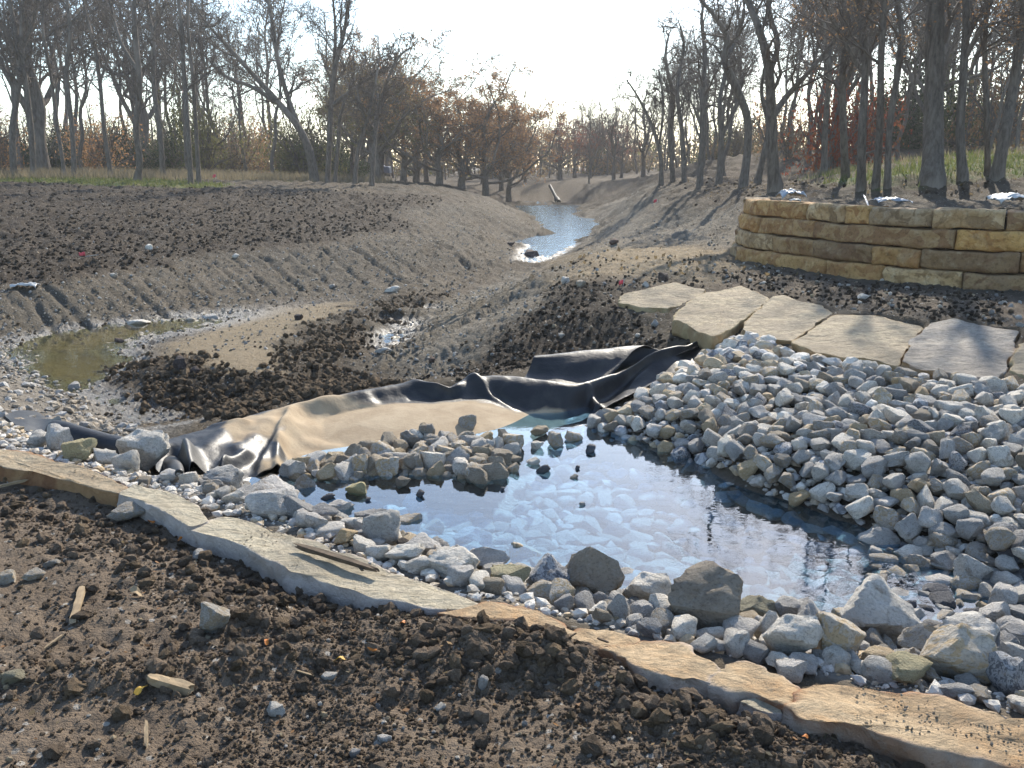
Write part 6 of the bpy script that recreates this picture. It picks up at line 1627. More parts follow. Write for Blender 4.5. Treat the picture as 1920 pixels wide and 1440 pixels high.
WORD = ['bent slim bare tree', 'slim bare tree', 'slim bare tree forking high', 'slim bare tree forking low', 'thin bare tree', 'slim tree with few tan leaves', 'slim tree with olive leaves', 'slim tree with rusty leaves', 'bare spreading oak', 'russet leaved oak', 'olive leaved oak', 'tan leaved oak', 'red leaved oak']
MARK = [(20, 'the pink marked tree'), (100, 'the slim slanting trunk'), (170, 'the slender straight tree'), (230, 'the crooked forked tree'), (280, 'the wavy trunk'), (330, 'the dark tree left of the twin trunks'), (420, 'the twin trunks'), (540, 'the leaning bare tree'), (640, 'the tall upright bare tree'), (760, 'the olive oak'), (900, 'the russet oak'), (1030, 'the low tree in the gap'), (1140, 'the red crowns'), (1230, 'the outward leaning tree'), (1300, 'the edge of the right wood'), (1370, 'the S curved tree'), (1500, 'the forked tree'), (1600, 'the red brush'), (1690, 'the slim bending trunk'), (1780, 'the thickest trunk'), (1850, 'the rough trunk'), (9e9, 'the stout slanting trunk')]
def tree_label(k, px, d):
    far = 'close' if d < 48 else 'some way' if d < 66 else 'far' if d < 84 else 'very far'
    return WORD[k] + ' ' + far + ' behind ' + next(t for lim_, t in MARK if px < lim_)
# named oaks in the middle distance
OAKS = [(757, 342, 60, 10, 150, 'olive green spreading oak with a dark trunk left of the russet oak', 1.25), (868, 341, 62, 9, 158, 'broad russet brown oak in the middle distance', 1.4), (940, 342, 74, 11, 215, 'small tan oak right of the russet oak', 1.1),
        (800, 340, 76, 11, 175, 'tan oak peering out between the olive and the russet oak', 1.1), (985, 342, 82, 8, 250, 'low bare spreading tree in the gap at the end of the water', 1.0), (1078, 341, 92, 12, 225, 'red leaved crown at the end of the water', 1.1), (1165, 340, 86, 12, 235, 'red tinged tree left of the right wood', 1.0),
        (822, 341, 60, 9, 152, 'russet oak wedged between the olive oak and the broad russet one', 1.3), (912, 341, 63, 9, 172, 'right shoulder of the russet oaks, a rounded brown crown', 1.25), (780, 341, 68, 11, 128, 'tall tan oak rising behind the olive oak', 1.2), (708, 343, 58, 11, 88, 'tall buff oak between the upright bare tree and the olive oak', 1.0), (955, 341, 66, 9, 212, 'low russet oak at the right end of the oak group', 1.2), (1050, 341, 84, 12, 228, 'red crowned tree above the end of the water', 1.2),
        (1105, 341, 70, 1, 165, 'thin bare tree rising above the red crowns', 0.8), (1150, 342, 72, 8, 190, 'bare rounded tree between the red crowns', 0.75), (1030, 342, 96, 5, 240, 'faint tan tree at the end of the water', 1.2), (715, 344, 70, 8, 110, 'bare spreading tree behind the olive oak', 1.0),
        (905, 341, 80, 9, 190, 'second russet oak behind the broad one', 1.0), (660, 340, 72, 10, 150, 'olive tinged oak behind the tall upright bare tree', 1.0), (1205, 342, 76, 8, 150, 'bare tree in front of the red tinged one', 0.8)]
for px, py, d, k, yt, label, wd_ in OAKS:
    p = PY(px, py, d); g = float(lookup(HT, np.array(p[0]), np.array(p[1])))
    plant(k, p[0], p[1], PY(px, yt, d)[2] - g, rw.uniform(0, 6.28), label, None, wd_, 'oak_tree' if k > 8 else 'bare_tree')
LABELS = ['slim bare tree of the wood behind, crown in thin twigs'] * 5 + ['slim tree of the wood behind with a few tan leaves', 'slim tree of the wood behind with olive leaves', 'slim tree of the wood behind with rusty red leaves', 'bare spreading oak of the wood behind', 'russet leaved oak of the wood behind', 'olive leaved oak of the wood behind', 'tan leaved oak of the wood behind', 'red leaved oak of the wood behind']
def SKIP(px, d, rw):
    return (640 < px < 760 and d < 60) or (px < 640 and d < 80 and rw.random() < 0.5)
for i in range(128):
    u = rw.random()
    if u < 0.5: px = rw.uniform(-250, 640); d = rw.uniform(58, 100)
    elif u < 0.62: px = rw.uniform(640, 1230); d = rw.uniform(84, 125)
    else:
        px = rw.uniform(1240, 2150); d = rw.uniform(30, 80)
        if px < 1500: d = max(d, 36)
    x, y = (px - 960) / F_PX * d / (CP) * 1.0, d
    x = PY(px, 330, d)[0]
    g = float(lookup(HT, np.array(x), np.array(y)))
    h = height_at(px, d, g) * rw.uniform(0.72, 1.0)
    h = float(np.clip(h, 5, 20))
    if 640 <= px <= 1230: k = int(rw.choice([8, 8, 8, 9, 11, 11, 8, 8]))
    else: k = int(rw.choice([0, 1, 2, 3, 4, 0, 1, 2, 3, 4, 0, 1, 2, 5, 6, 8]))
    if px > 1500 and rw.random() < 0.04: k = 7
    if SKIP(px, d, rw): continue
    plant(k, x, y, h, rw.uniform(0, 6.28), tree_label(k, px, d), 'trees of the wood behind', rw.uniform(0.8, 1.1))

# shrubs: leafy understorey
def shrub_mesh(seed, nleaf, mat, twiggy=0.3):
    rg = np.random.default_rng(seed)
    cl = nrmz(rg.normal(size=(26, 3))) * rg.uniform(0.25, 0.95, (26, 1)) * np.array([1, 1, 1.0]); cl[:, 2] = np.abs(cl[:, 2]) + 0.12
    c = cl[rg.integers(0, 26, nleaf)] + rg.normal(size=(nleaf, 3)) * 0.16
    c[:, 2] = np.maximum(c[:, 2], 0.02)
    v, q_ = leaf_quads(c, 0.026, rg)
    tb = Tubes()
    P0 = np.zeros((14, 3)); D = nrmz(np.concatenate([rg.normal(size=(14, 2)) * 0.7, np.ones((14, 1))], 1))
    p, r = grow(P0, D, rg.uniform(0.7, 1.3, 14), np.full(14, 0.025), 5, 0.2, 0.05, rg); tb.add(p, r, 4)
    P2, D2, L2, R2 = kids(p, r, np.ones(14), 6, 0.25, 1, 0.4, 1.0, 0.5, 0.6, rg, 0.006); p2, r2 = grow(P2, D2, L2, R2, 3, 0.25, 0.02, rg); tb.add(p2, r2, 3)
    return make_mesh('foliage', v, None, q_, False, [mat]), tb.mesh('stems', M_TWIG)
SHR = [shrub_mesh(1, 5200, M_LEAF_GREEN), shrub_mesh(2, 3400, M_LEAF_OLIVE), shrub_mesh(3, 1800, M_LEAF_STRAW), shrub_mesh(4, 2600, M_LEAF_RED), shrub_mesh(5, 2200, M_LEAF_BROWN)]
SHLAB = ['dark evergreen shrub', 'olive green shrub', 'dry tan shrub', 'rusty red leaved shrub', 'brown leaved shrub']
def shrub(k, px, d, w, h, label=None):
    x = PY(px, 330, d)[0]; z = float(lookup(HT, np.array(x), np.array(d)))
    root = bpy.data.objects.new('shrub', None); COL.objects.link(root); root.location = (x, d, z - 0.05); root.rotation_euler = (0, 0, rw.uniform(0, 6.28)); root.scale = (w, w, h)
    tag(root, label or SHLAB[k] + ', behind ' + next(t for lim_, t in MARK if px < lim_), 'shrub', None if label else 'shrubs under the trees')
    add_obj('foliage', SHR[k][0], root); add_obj('stems', SHR[k][1], root)
for (k, px, d, w, h, lb) in [(0, 330, 66, 2.4, 4.2, 'tall dark evergreen shrub behind the twin slim trunks'), (1, 385, 64, 2.8, 5.4, 'tall yellow green shrub right of the twin slim trunks'), (2, 440, 70, 3.0, 4.0, 'tan leaved tall shrub left of the large leaning tree'), (4, 200, 64, 3.0, 3.6, 'wide brown shrub behind the crooked forked tree'),
                             (0, 90, 68, 3.0, 3.2, 'wide dark shrub behind the pink marked tree'), (4, 5, 52, 1.8, 3.0, 'orange brown shrub at the far left edge'), (0, 655, 74, 2.2, 2.6, 'low dark evergreen left of the olive oak'), (3, 1560, 36, 2.0, 3.6, 'red leaved brush behind the dark trunk'), (3, 1610, 40, 2.4, 3.4, 'wide red leaved brush right of the dark trunk'),
                             (0, 1700, 52, 3.0, 5.0, 'dark evergreen shrub left of the thickest trunk'), (4, 1880, 44, 2.8, 4.6, 'brown leaved tall shrub at the right edge'), (1, 1840, 50, 2.8, 4.5, 'olive tall shrub between the right trunks')]:
    shrub(k, px, d, w, h, lb)
for i in range(74):
    if rw.random() < 0.58: px, d = rw.uniform(-200, 640), rw.uniform(64, 100)
    elif rw.random() < 0.35: px, d = rw.uniform(620, 1240), rw.uniform(95, 125)
    else: px, d = rw.uniform(1330, 2100), rw.uniform(48, 85)
    w = rw.uniform(1.6, 3.4)
    shrub(int(rw.choice([0, 0, 1, 2, 2, 4, 4])), px, d, w, w * rw.uniform(0.7, 1.7))

# a thicket of thin stems far back closes the view between the trunks
rg = np.random.default_rng(909)
n_ = 700
azs = np.arctan((rg.uniform(-300, 2200, n_) - 960) / F_PX); ds = rg.uniform(88, 140, n_)
bx, by = ds * np.tan(azs), ds
bz = lookup(HT, bx, by)
p0, r0 = grow(np.stack([bx, by, bz], -1), np.concatenate([rg.normal(size=(n_, 2)) * 0.12, np.ones((n_, 1))], 1), rg.uniform(4.0, 9.0, n_), rg.uniform(0.04, 0.13, n_), 6, 0.07, 0.0, rg)
tb = Tubes(); tb.add(p0, r0, 4)
Pk, Dk, Lk, Rk = kids(p0, r0, np.full(n_, 6.0), 7, 0.2, 1, 0.4, 1.0, 0.36, 0.5, rg, 0.03); p1, r1 = grow(Pk, Dk, Lk, Rk, 3, 0.2, 0.06, rg); tb.add(p1, r1, 3)
Pk, Dk, Lk, Rk = kids(p1, r1, Lk, 3, 0.2, 1, 0.4, 1.0, 0.6, 0.6, rg, 0.03); p2, r2 = grow(Pk, Dk, Lk, Rk, 2, 0.2, 0.04, rg); tb.add(p2, r2, 3)
o = add_obj('distant_thicket', tb.mesh('distant_thicket', M_TWIG)); tag(o, 'far thicket of thin grey brown stems behind the trees', None, None, 'stuff')

rg = np.random.default_rng(910)
n_ = 26000
azs = np.arctan((rg.uniform(-400, 2300, n_) - 960) / F_PX); ds = rg.uniform(95, 150, n_)
bx, by = ds * np.tan(azs), ds
hh = (1.6 + 2.6 * vnoise(bx * 0.12, by * 0.05, seed=5)) * rg.random(n_) ** 0.8
v, q_ = leaf_quads(np.stack([bx, by, lookup(HT, bx, by) + hh], -1), 0.26, rg)
o = add_obj('distant_brush', make_mesh('distant_brush', v, None, q_, False, [M_LEAF_STRAW, M_LEAF_OLIVE, M_LEAF_BROWN], rg.choice([0, 0, 1, 0, 0], n_))); tag(o, 'far low brush in brown and olive closing the view under the trees', None, None, 'stuff')

# ------------------------------------------------------------------ grass and fallen leaves
def blades(name, x, y, hgt, wid, mat, label, rg):
    n_ = len(x); z = lookup(HT, x, y)
    a = rg.uniform(0, 6.28, n_); dx, dy = np.cos(a) * wid, np.sin(a) * wid
    ln = rg.normal(size=(n_, 2)) * (hgt * 0.35)[:, None]
    v = np.stack([np.stack([x - dx, y - dy, z - 0.02], -1), np.stack([x + dx, y + dy, z - 0.02], -1), np.stack([x + ln[:, 0], y + ln[:, 1], z + hgt], -1)], 1).reshape(-1, 3)
    o = add_obj(name, make_mesh(name, v, np.arange(n_ * 3).reshape(-1, 3), None, False, [mat]))
    return tag(o, label, None, None, 'stuff')
rg = np.random.default_rng(31)
x = rg.uniform(-40, -10.5, 60000); y = rg.uniform(32, 60, 60000); k = rg.random(60000) < lookup(m_grassL, x, y)
blades('green_grass', x[k], y[k], rg.uniform(0.05, 0.18, k.sum()), 0.02, M_GRASS, 'strip of short green grass at the foot of the left trees', rg)
x = rg.uniform(-36, -7, 26000); y = rg.uniform(45.5, 60, 26000); k = rg.random(26000) < lookup(m_strawL, x, y) * 0.9
blades('dry_grass', x[k], y[k], rg.uniform(0.15, 0.6, k.sum()), 0.02, M_STRAW, 'tall dry straw grass behind the green strip', rg)
x = rg.uniform(6, 36, 90000); y = rg.uniform(15, 48, 90000); k = rg.random(90000) < lookup(m_grassR, x, y) * lookup(grass, x, y)
blades('wood_grass', x[k], y[k], rg.uniform(0.05, 0.22, k.sum()), 0.015, M_GRASS, 'patchy green grass under the right trees', rg)
x = rg.uniform(6, 34, 24000); y = rg.uniform(22, 55, 24000); k = rg.random(24000) < lookup(m_grassR, x, y) * 0.7
blades('wood_dry_grass', x[k], y[k], rg.uniform(0.08, 0.3, k.sum()), 0.015, M_STRAW, 'dry straw coloured grass under the right trees', rg)
pts, sc, _ = gen(5000, -2, 34, 12, 45, LK(np.clip(litter + 0.3 * m_plat, 0, 1)), 0.03, 0.07, 1.0, 71, 0.3)
v, q_ = leaf_quads(pts + np.array([0, 0, 0.01]), 0.04, np.random.default_rng(72))
o = add_obj('leaf_litter', make_mesh('leaf_litter', v, None, q_, False, [M_LEAF_STRAW])); tag(o, 'dry fallen leaves on the wood floor', None, None, 'stuff')
pts, sc, _ = gen(900, -34, 34, 1.7, 6.0, LK(m_fg), 0.03, 0.07, 1.0, 73, 0.0)
rg = np.random.default_rng(74)
v, q_ = leaf_quads(pts + np.array([0, 0, 0.012]), 0.013, rg); v = v.reshape(-1, 4, 3); cz = v.mean(1)[:, 2:3]; v[..., 2] = cz + (v[..., 2] - cz) * 0.35; v = v.reshape(-1, 3)
mi = rg.integers(0, 3, len(q_))
o = add_obj('leaf_scraps', make_mesh('leaf_scraps', v, None, q_, False, [M_LEAF_STRAW, M_STRAW, M_LEAF_BROWN], mi)); tag(o, 'scraps of dry leaf and straw on the foreground soil', None, None, 'stuff')

# ------------------------------------------------------------------ small things
M_WOOD = plain_mat('weathered_wood', (0.34, 0.25, 0.15), 0.8, 0.2, 0.35, 14, 0.4, 0.004)
M_WOOD_D = plain_mat('dark_stake_wood', (0.12, 0.085, 0.055), 0.8, 0.2, 0.4, 20, 0.4, 0.004)
M_PINK = plain_mat('pink_flagging', (0.75, 0.10, 0.12), 0.5, 0.3, 0.1, 20, 0)
M_WHITE = plain_mat('white_plastic', (0.45, 0.45, 0.43), 0.5, 0.4, 0.15, 8, 0.1)
M_TARP = plain_mat('grey_plastic_sheet', (0.30, 0.33, 0.36), 0.35, 0.5, 0.3, 5, 0.3, 0.02)
M_PIPE = plain_mat('black_pipe_plastic', (0.02, 0.02, 0.022), 0.7, 0.3, 0.2, 5, 0.1)
M_CARP = plain_mat('car_paint_silver', (0.42, 0.44, 0.46), 0.3, 0.5, 0.05, 3, 0)
M_CARG = plain_mat('car_paint_grey', (0.16, 0.165, 0.17), 0.4, 0.5, 0.05, 3, 0)
M_CARB = plain_mat('car_paint_blue', (0.06, 0.09, 0.16), 0.3, 0.5, 0.05, 3, 0)
M_GLASS = plain_mat('car_window', (0.02, 0.025, 0.03), 0.08, 0.6, 0.05, 3, 0)
M_TYRE = plain_mat('tyre_rubber', (0.02, 0.02, 0.02), 0.8, 0.2, 0.1, 3, 0)
M_METAL = plain_mat('galvanised_steel', (0.4, 0.41, 0.42), 0.45, 0.5, 0.1, 5, 0)
M_YLEAF = plain_mat('yellow_leaf', (0.50, 0.30, 0.05), 0.6, 0.2, 0.3, 30, 0)
M_OLEAF = plain_mat('orange_leaf', (0.48, 0.16, 0.03), 0.6, 0.2, 0.3, 30, 0)

def split_wood(name, a, b_, w, t, mat, label, cat='wood piece', seed=0, group=None):
    """a splintered length of wood from a to b"""
    a, b_ = np.array(a), np.array(b_)
    rg = np.random.default_rng(seed)
    ln = np.linalg.norm(b_ - a); d = (b_ - a) / ln
    sd = np.cross(d, [0, 0, 1.0]); sd /= np.linalg.norm(sd); up = np.cross(sd, d)
    V, Q = unit_box(10, 3, 2)
    p = V.copy()
    taper = 1 - 0.35 * np.clip((np.abs(p[:, 0]) - 0.75) / 0.25, 0, 1) * rg.uniform(0.4, 1.2)
    off = (vnoise(p[:, 0] * 3 + seed, p[:, 1] * 2, p[:, 2] * 2, seed) - 0.5) * 0.3
    xl = (p[:, 0] + np.where(np.abs(p[:, 0]) > 0.99, (vnoise(p[:, 1] * 4, p[:, 2] * 4 + seed, seed=seed) - 0.5) * 0.25, 0)) * ln / 2
    yl = p[:, 1] * w / 2 * taper * (1 + off); zl = p[:, 2] * t / 2 * taper * (1 + off)
    w3 = xl[:, None] * d + yl[:, None] * sd + zl[:, None] * up
    me = make_mesh(name, w3, None, Q, False, [mat])
    o = add_obj(name, me, None, tuple((a + b_) / 2))
    return tag(o, label, cat, group)
def G(px, py, dz=0.0): return hit(px, py, HT) + np.array([0, 0, dz])
split_wood('wooden_stake', P(556, 1022, .045), P(704, 1068, .04), 0.028, 0.018, M_WOOD_D, 'long dark wooden stake lying on the cream ledge slab', 'stake', 1)
split_wood('stake_splinter', P(664, 1052, .042), P(680, 1070, .036), 0.010, 0.006, M_WOOD_D, 'splinter split off the dark stake on the ledge slab', 'splinter', 11)
split_wood('wood_lath', G(137, 1172, .012), G(156, 1116, .03), 0.026, 0.014, M_WOOD, 'pale broken lath standing out of the left foreground soil', 'wood piece', 2)
split_wood('wood_chunk', G(282, 1282, .02), G(358, 1304, .02), 0.034, 0.026, M_WOOD, 'thick cut wood chunk on the left foreground soil', 'wood piece', 3)
split_wood('wood_peg', G(275, 1405, .01), G(276, 1372, .035), 0.010, 0.008, M_WOOD, 'small upright peg of split wood near the lower left', 'wood piece', 4)
split_wood('wood_lath', G(-6, 920, .02), G(52, 910, .03), 0.016, 0.012, M_WOOD, 'thin stick lying at the left edge below the rust slab', 'wood piece', 5)
split_wood('straw_stem', G(1545, 1390, .01), G(1562, 1362, .05), 0.004, 0.004, M_STRAW, 'short straw stem before the lower right slab', 'straw', 6)
split_wood('thin_twig', G(118, 1196, .012), G(84, 1222, .012), 0.008, 0.006, M_WOOD, 'pale thin twig below the broken lath', 'twig', 7)
split_wood('thin_twig', P(1062, 1198, .06), P(1080, 1187, .07), 0.005, 0.005, M_WOOD_D, 'curved dark twig at the middle ledge slab edge', 'twig', 8)
split_wood('thin_twig', P(1120, 1196, .05), P(1140, 1204, .05), 0.008, 0.006, M_WOOD_D, 'short brown twig on the orange ledge slab', 'twig', 9)
split_wood('wood_lath', G(556, 1262, .01), G(588, 1272, .01), 0.006, 0.004, M_WOOD, 'narrow pale splinter on the clod ridge', 'wood piece', 10)
split_wood('driftwood', P(1220, 1117, -.29), P(1262, 1126, -.285), 0.02, 0.016, M_WOOD_D, 'dark stick at the water edge behind the boulders', 'stick', 12)
def leaf(px, py, size, mat, label, seed):
    rg = np.random.default_rng(seed)
    n = 14; th = np.arange(n) / n * 2 * math.pi
    r = (0.6 + 0.4 * np.abs(np.cos(th))) * (0.8 + 0.35 * rg.random(n))
    top = np.stack([np.cos(th) * r * size, np.sin(th) * r * size * 0.6, 0.25 * size * (np.cos(2 * th + rg.uniform(0, 6)))], -1)
    v = np.concatenate([top, top - [0, 0, 0.0008], [[0, 0, 0.12 * size]], [[0, 0, 0.12 * size - 0.0008]]])
    i = np.arange(n); j = (i + 1) % n
    tr = np.concatenate([np.stack([np.full(n, 2 * n), i, j], -1), np.stack([np.full(n, 2 * n + 1), j + n, i + n], -1), np.stack([i, i + n, j], -1), np.stack([j, i + n, j + n], -1)])
    o = add_obj('fallen_leaf', make_mesh('fallen_leaf', v, tr, None, False, [mat]), None, tuple(G(px, py, 0.02)), (rg.uniform(-.3, .3), rg.uniform(-.4, .1), rg.uniform(0, 6.28)))
    tag(o, label, 'leaf')
for a_ in [(257, 1118, .034, M_WOOD, 'long tan dry leaf on the left soil right of the broken lath', 1), (266, 1302, .028, M_YLEAF, 'yellow leaf beside the thick wood chunk', 2), (637, 1245, .026, M_YLEAF, 'yellow leaf in the soil under the clod ridge', 3), (698, 1227, .018, M_OLEAF, 'bright orange leaf on the clod ridge', 4),
           (285, 985, .02, M_OLEAF, 'orange leaf under the white ledge slab front', 5), (338, 1018, .016, M_OLEAF, 'small orange leaf below the joint of the two ledge slabs', 6), (500, 1212, .018, M_OLEAF, 'orange brown leaf on the dark clods', 7), (1508, 1392, .016, M_OLEAF, 'small orange leaf near the lower right slab', 8), (755, 1176, .016, M_OLEAF, 'orange leaf scrap at the middle of the ridge', 9)]:
    leaf(*a_)
SOILST = [(96, 1062, 34, 14, R_MIX, 13, 'flat pale stone on the left soil, upper one of three'), (62, 1088, 36, 18, R_MIX, 12, 'pale flat stone on the left soil, middle one of three'), (10, 1092, 28, 20, R_MIX, 15, 'pale flat stone at the left edge of the soil'), (616, 1274, 30, 14, R_PALE, 10, 'white oval stone on the foreground soil'),
          (515, 1342, 34, 20, R_PALE, 9, 'white pointed stone on the foreground soil'), (720, 1392, 26, 14, R_BLUE, 11, 'small bluish stone near the bottom edge'), (20, 1276, 50, 20, R_YEL, 13, 'yellowish flat stone at the left edge of the soil'), (375, 1048, 30, 18, R_PALE, 12, 'pale stone chip in the soil under the long slab'), (425, 1042, 24, 12, R_PALE, 15, 'small pale cylinder like stone in the soil under the long slab'),
          (607, 1346, 14, 14, R_TAN, 14, 'small tan chip on the soil'), (825, 1332, 22, 12, R_PALE, 16, 'small pale chip in the soil right of the white oval stone'), (905, 1290, 20, 26, R_BLUE, 17, 'grey round stone in the clod ridge'), (665, 1418, 20, 16, R_BLUE, 10, 'grey chip at the bottom of the soil')]
for cx, fy, w, h, mat, var, label in SOILST:
    g = G(cx, fy); sc = np.linalg.norm(g - np.array([0, 0, CAM_H])) / F_PX
    put_rock(HERO[var], 'stone', g + np.array([0, w * sc * .2, h * sc * .25]), (w * sc, w * sc * .8, h * sc * 1.2), (0, 0, rr.uniform(-.5, .5)), mat, label, 'stone')
MIDST = [(278, 468, 16, 10, R_PALE, 9, 'white round stone at the edge of the dark field'), (213, 520, 14, 8, R_PALE, 10, 'white stone at the top of the left bank groove'), (442, 484, 12, 9, R_PALE, 12, 'pale stone on a dark clump at the bank top'), (735, 546, 32, 11, R_PALE, 13, 'long pale rock at the foot of the left bank'), (622, 540, 12, 8, R_PALE, 11, 'pale rock on the left bank slope'),
         (255, 607, 46, 8, R_PALE, 13, 'flat white slab lying in the murky puddle edge'), (392, 598, 28, 8, R_PALE, 15, 'white rock at the far tip of the murky puddle'), (355, 603, 30, 8, R_MIX, 13, 'grey flat rock at the far tip of the murky puddle'), (137, 732, 26, 14, R_PALE, 9, 'white stone at the near edge of the murky puddle'), (1054, 633, 14, 9, R_PALE, 10, 'white oval stone on the dark middle bank'),
         (1229, 612, 15, 14, R_PALE, 8, 'white triangular stone under the smallest slab'), (1060, 532, 18, 14, R_PALE, 9, 'pale peaked stone on the bank crest'), (1090, 538, 20, 14, R_MIX, 10, 'pale lump on the bank crest'), (1211, 538, 14, 11, R_PALE, 8, 'small pale stone behind the smallest slab'), (1621, 562, 22, 11, R_PALE, 12, 'grey white stone on the plateau under the wall'),
         (560, 600, 18, 12, R_BROWN, 10, 'dark clod on the sand bar'), (1247, 527, 22, 17, R_BROWN, 9, 'dark brown clod beside the smallest slab'), (1152, 458, 18, 12, R_BROWN, 12, 'brown clump on the plateau edge'), (222, 642, 18, 9, R_BROWN, 14, 'dark clod at the edge of the murky puddle'), (335, 692, 28, 24, R_BROWN, 9, 'big mud lump on the creek bed'), (365, 703, 18, 16, R_BROWN, 12, 'mud lump right of the big one'),
         (995, 482, 34, 14, R_BROWN, 9, 'dark clump standing in the creek'), (1062, 433, 18, 5, R_WET, 13, 'dark flat stone in the creek'), (957, 460, 16, 7, R_BROWN, 10, 'dark clods at the creek edge'), (810, 680, 14, 12, R_BROWN, 12, 'dark clod in the wet channel'), (718, 660, 34, 10, R_PALE, 13, 'pale stones in the wet channel mouth')]
for cx, fy, w, h, mat, var, label in MIDST:
    g = G(cx, fy); sc = np.linalg.norm(g - np.array([0, 0, CAM_H])) / F_PX
    put_rock(HERO[var], 'stone', g + np.array([0, w * sc * .2, h * sc * .3]), (w * sc, w * sc * .8, h * sc * 1.25), (0, 0, rr.uniform(-.5, .5)), mat, label, 'clod' if mat == R_BROWN else 'stone')

# marker flags: wire stem and a small cloth
def flag(px, py, size, label, lying=False):
    g = G(px, py)
    root = bpy.data.objects.new('marker_flag', None); COL.objects.link(root); root.location = tuple(g); tag(root, label, 'marker flag', 'pink marker flags')
    tb = Tubes()
    end = np.array([size * 2.2, 0.05, 0.03]) if lying else np.array([0.01, 0.0, size * 1.6])
    tb.add(np.stack([np.zeros(3), end * 0.5, end])[None], np.full((1, 3), 0.006 * size / 0.1), 5)
    add_obj('stem', tb.mesh('stem', M_WHITE), root)
    u = np.linspace(0, 1, 7); w = np.linspace(0, 1, 4); U, Wg = np.meshgrid(u, w)
    if lying: v = np.stack([-U * size * 1.1, 0.02 * np.sin(U * 6) + 0 * U, 0.01 + Wg * size * 0.7 + 0.01 * np.sin(U * 7)], -1)
    else: v = np.stack([-U * size * 0.9, 0.2 * size * np.sin(U * 5), size * 1.6 - Wg * size * 0.9 - U * size * 0.3], -1)
    ii = np.arange(28).reshape(4, 7); q = np.stack([ii[:-1, :-1], ii[:-1, 1:], ii[1:, 1:], ii[1:, :-1]], -1).reshape(-1, 4)
    o = add_obj('flag_cloth', make_mesh('flag_cloth', v.reshape(-1, 3), None, q, True, [M_PINK]), root); thicken(o, 0.002)
flag(1168, 538, 0.055, 'pink marker flag stuck in the soil left of the smallest slab')
flag(1231, 383, 0.10, 'pink marker flag on the far right creek bank')
flag(160, 481, 0.10, 'pink flag lying flat with its white stem on the dark field', True)
flag(31, 328, 0.28, 'pink marker at the foot of the far left tree')
flag(308, 334, 0.24, 'pink marker in the dry grass behind the wavy trunk')
flag(405, 336, 0.16, 'small pink marker right of the twin slim trunks')

# plastic left on the wall
def crumple(name, base, w, d, h, mat, label, seed, cat='plastic sheet'):
    n = 26
    u = np.linspace(-1, 1, n); U, Wg = np.meshgrid(u, u)
    rg = np.random.default_rng(seed)
    env = np.sqrt(np.clip(1 - (np.abs(U) ** 3 + np.abs(Wg) ** 3) * 0.5, 0, 1))
    x = U * w / 2 * (1 + 0.25 * (vnoise(U * 2 + seed, Wg * 2, seed=seed) - 0.5)); y = Wg * d / 2
    z = h * env * (0.35 + 0.65 * vnoise(U * 1.6 + 5 + seed, Wg * 1.6 + 3, seed=seed + 1)) + h * 0.25 * np.abs(vnoise(U * 5 + seed, Wg * 5, seed=seed + 2) - 0.5) * 2
    ii = np.arange(n * n).reshape(n, n); q = np.stack([ii[:-1, :-1], ii[:-1, 1:], ii[1:, 1:], ii[1:, :-1]], -1).reshape(-1, 4)
    o = add_obj(name, make_mesh(name, np.stack([x, y, z], -1).reshape(-1, 3), None, q, True, [mat]), None, tuple(base)); thicken(o, 0.004)
    return tag(o, label, cat)
crumple('plastic_bag', P(1484, 376, 1.16), 0.36, 0.3, 0.16, M_TARP, 'crumpled grey plastic bag on the left end of the wall', 1, 'plastic bag')
crumple('plastic_scrap', P(1490, 379, 1.155), 0.14, 0.1, 0.05, M_WHITE, 'white scrap in front of the grey bag on the wall', 4, 'scrap')
crumple('tarp_piece', P(1672, 383, 1.16), 0.42, 0.3, 0.09, M_TARP, 'bluish grey piece of tarp on the middle of the wall', 2, 'tarp')
crumple('white_sack', P(1895, 382, 1.17), 0.5, 0.4, 0.12, M_WHITE, 'white sack on the right end of the wall', 3, 'sack')
split_wood('bent_strip', P(1628, 385, 1.165), P(1620, 366, 1.25), 0.02, 0.006, M_WHITE, 'thin white strip standing up beside the tarp piece', 'strip', 21)
crumple('plastic_litter', G(47, 540, .0), 0.42, 0.2, 0.09, M_WHITE, 'white plastic litter at the top of the left bank', 7, 'litter')

# corrugated drain pipe on the far berm
a, b_ = PY(1031, 348, 67.5), PY(1046, 377, 64.0)
tt = np.linspace(0, 1, 60)[:, None]; pts = a + (b_ - a) * tt
root = bpy.data.objects.new('drain_pipe', None); COL.objects.link(root); root.location = tuple(b_); tag(root, 'black corrugated drain pipe running down the far berm into the water', 'pipe')
tb = Tubes(); tb.add((pts - b_)[None], (0.10 + 0.010 * (np.arange(60) % 2))[None], 14); add_obj('pipe_body', tb.mesh('pipe_body', M_PIPE), root)
tb = Tubes(); e = (a - b_) / np.linalg.norm(a - b_); tb.add(np.stack([e * -0.2, e * 0.3, e * 0.6])[None], np.array([[0.17, 0.2, 0.17]]), 14); add_obj('pipe_mouth', tb.mesh('pipe_mouth', M_PIPE), root)

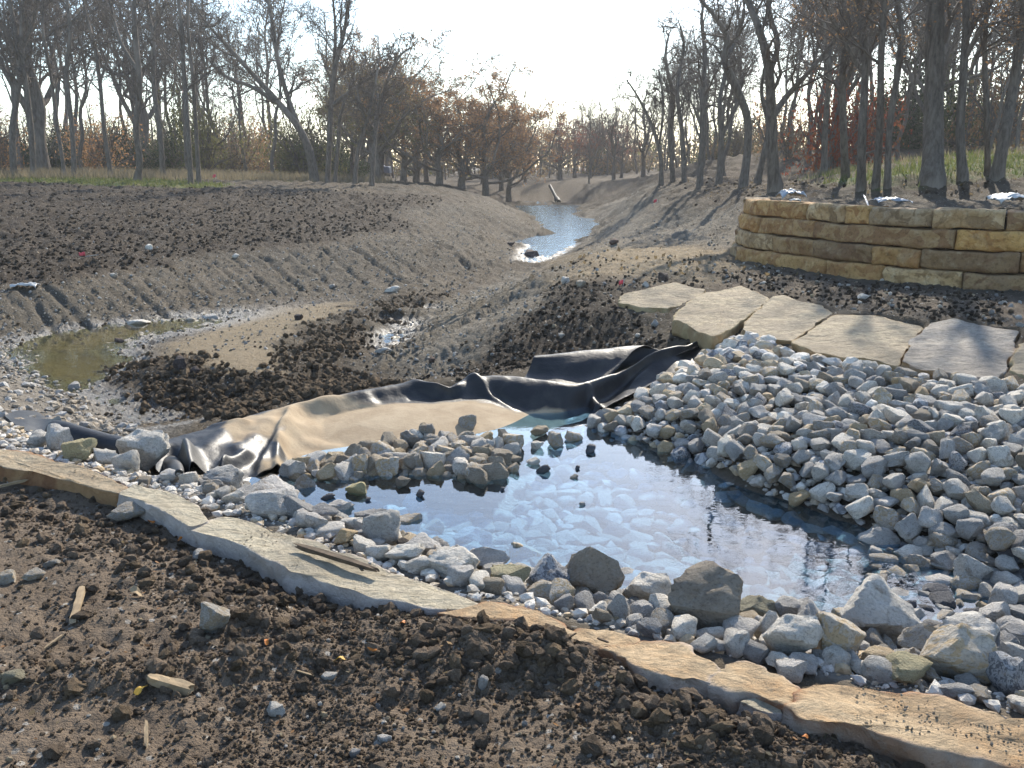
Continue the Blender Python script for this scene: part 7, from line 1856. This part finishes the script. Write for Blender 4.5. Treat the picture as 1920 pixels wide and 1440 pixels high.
# parked cars beyond the trees
def make_car(px, py, d, ln, paint, label, rz=0.0):
    p = PY(px, py, d); z = float(lookup(HT, np.array(p[0]), np.array(p[1])))
    root = bpy.data.objects.new('parked_car', None); COL.objects.link(root); root.location = (p[0], p[1], z); root.rotation_euler = (0, 0, rz); tag(root, label, 'car', 'cars parked beyond the trees')
    prof = np.array([(-.5, .12), (-.5, .32), (-.47, .40), (-.30, .43), (-.20, .62), (.22, .64), (.36, .45), (.49, .42), (.5, .15)]) * np.array([ln, ln * .5])
    def extr(pr, y0, y1, mat, nm):
        n = len(pr); v = np.concatenate([np.stack([pr[:, 0], np.full(n, y0), pr[:, 1]], -1), np.stack([pr[:, 0], np.full(n, y1), pr[:, 1]], -1)])
        me = bpy.data.meshes.new(nm); me.from_pydata([tuple(q) for q in v], [], [list(range(n)), list(range(2 * n - 1, n - 1, -1))] + [(i, i + n, (i + 1) % n + n, (i + 1) % n) for i in range(n)]); me.materials.append(mat)
        return add_obj(nm, me, root)
    bd = extr(prof, -.9, .9, paint, 'body')
    md = bd.modifiers.new('bevel', 'BEVEL'); md.width = 0.08; md.segments = 2
    win = np.array([(-.26, .45), (-.18, .60), (.2, .615), (.31, .46)]) * np.array([ln, ln * .5])
    extr(win, -.915, -.88, M_GLASS, 'side_window'); extr(win, .88, .915, M_GLASS, 'side_window')
    for wx in (-.3, .32):
        for wy in (-.85, .85):
            tb = Tubes(); tb.add(np.array([[[wx * ln, wy - .1, .32], [wx * ln, wy - .099, .32], [wx * ln, wy + .099, .32], [wx * ln, wy + .1, .32]]]), np.array([[.02, .32, .32, .02]]), 18); add_obj('wheel', tb.mesh('wheel', M_TYRE), root)
    return root
make_car(1488, 322, 105, 4.6, M_CARG, 'silver car parked among the right trees', 0.1)
make_car(690, 343, 95, 4.6, M_CARB, 'dark blue car far behind the left trees', 0.0)
make_car(655, 343, 98, 4.4, M_CARP, 'pale car left of the dark blue one far behind the trees', 0.05)
make_car(620, 342, 96, 4.6, M_CARB, 'dark car behind the tall upright bare tree', 0.0)

# ------------------------------------------------------------------ thin autumn haze
hz = bpy.data.materials.new('haze_air'); hz.use_nodes = True
ht = hz.node_tree
for n_ in list(ht.nodes): ht.nodes.remove(n_)
hv = ht.nodes.new('ShaderNodeVolumePrincipled'); ho = ht.nodes.new('ShaderNodeOutputMaterial')
hv.inputs['Color'].default_value = (0.90, 0.93, 0.97, 1); hv.inputs['Density'].default_value = 0.0006; hv.inputs['Anisotropy'].default_value = 0.45
ht.links.new(hv.outputs[0], ho.inputs['Volume'])
V_, Q_ = unit_box(1, 1, 1)
zb, zt_ = float(HT.min()) - 1.0, 28.0
V_ = V_ * np.array([640.0, 640.0, (zt_ - zb) / 2]) + np.array([0, 0, (zt_ + zb) / 2])
hb = add_obj('haze', make_mesh('haze', V_, None, Q_, False, [hz])); tag(hb, 'thin pale haze in the backlit autumn air', None, None, 'stuff')
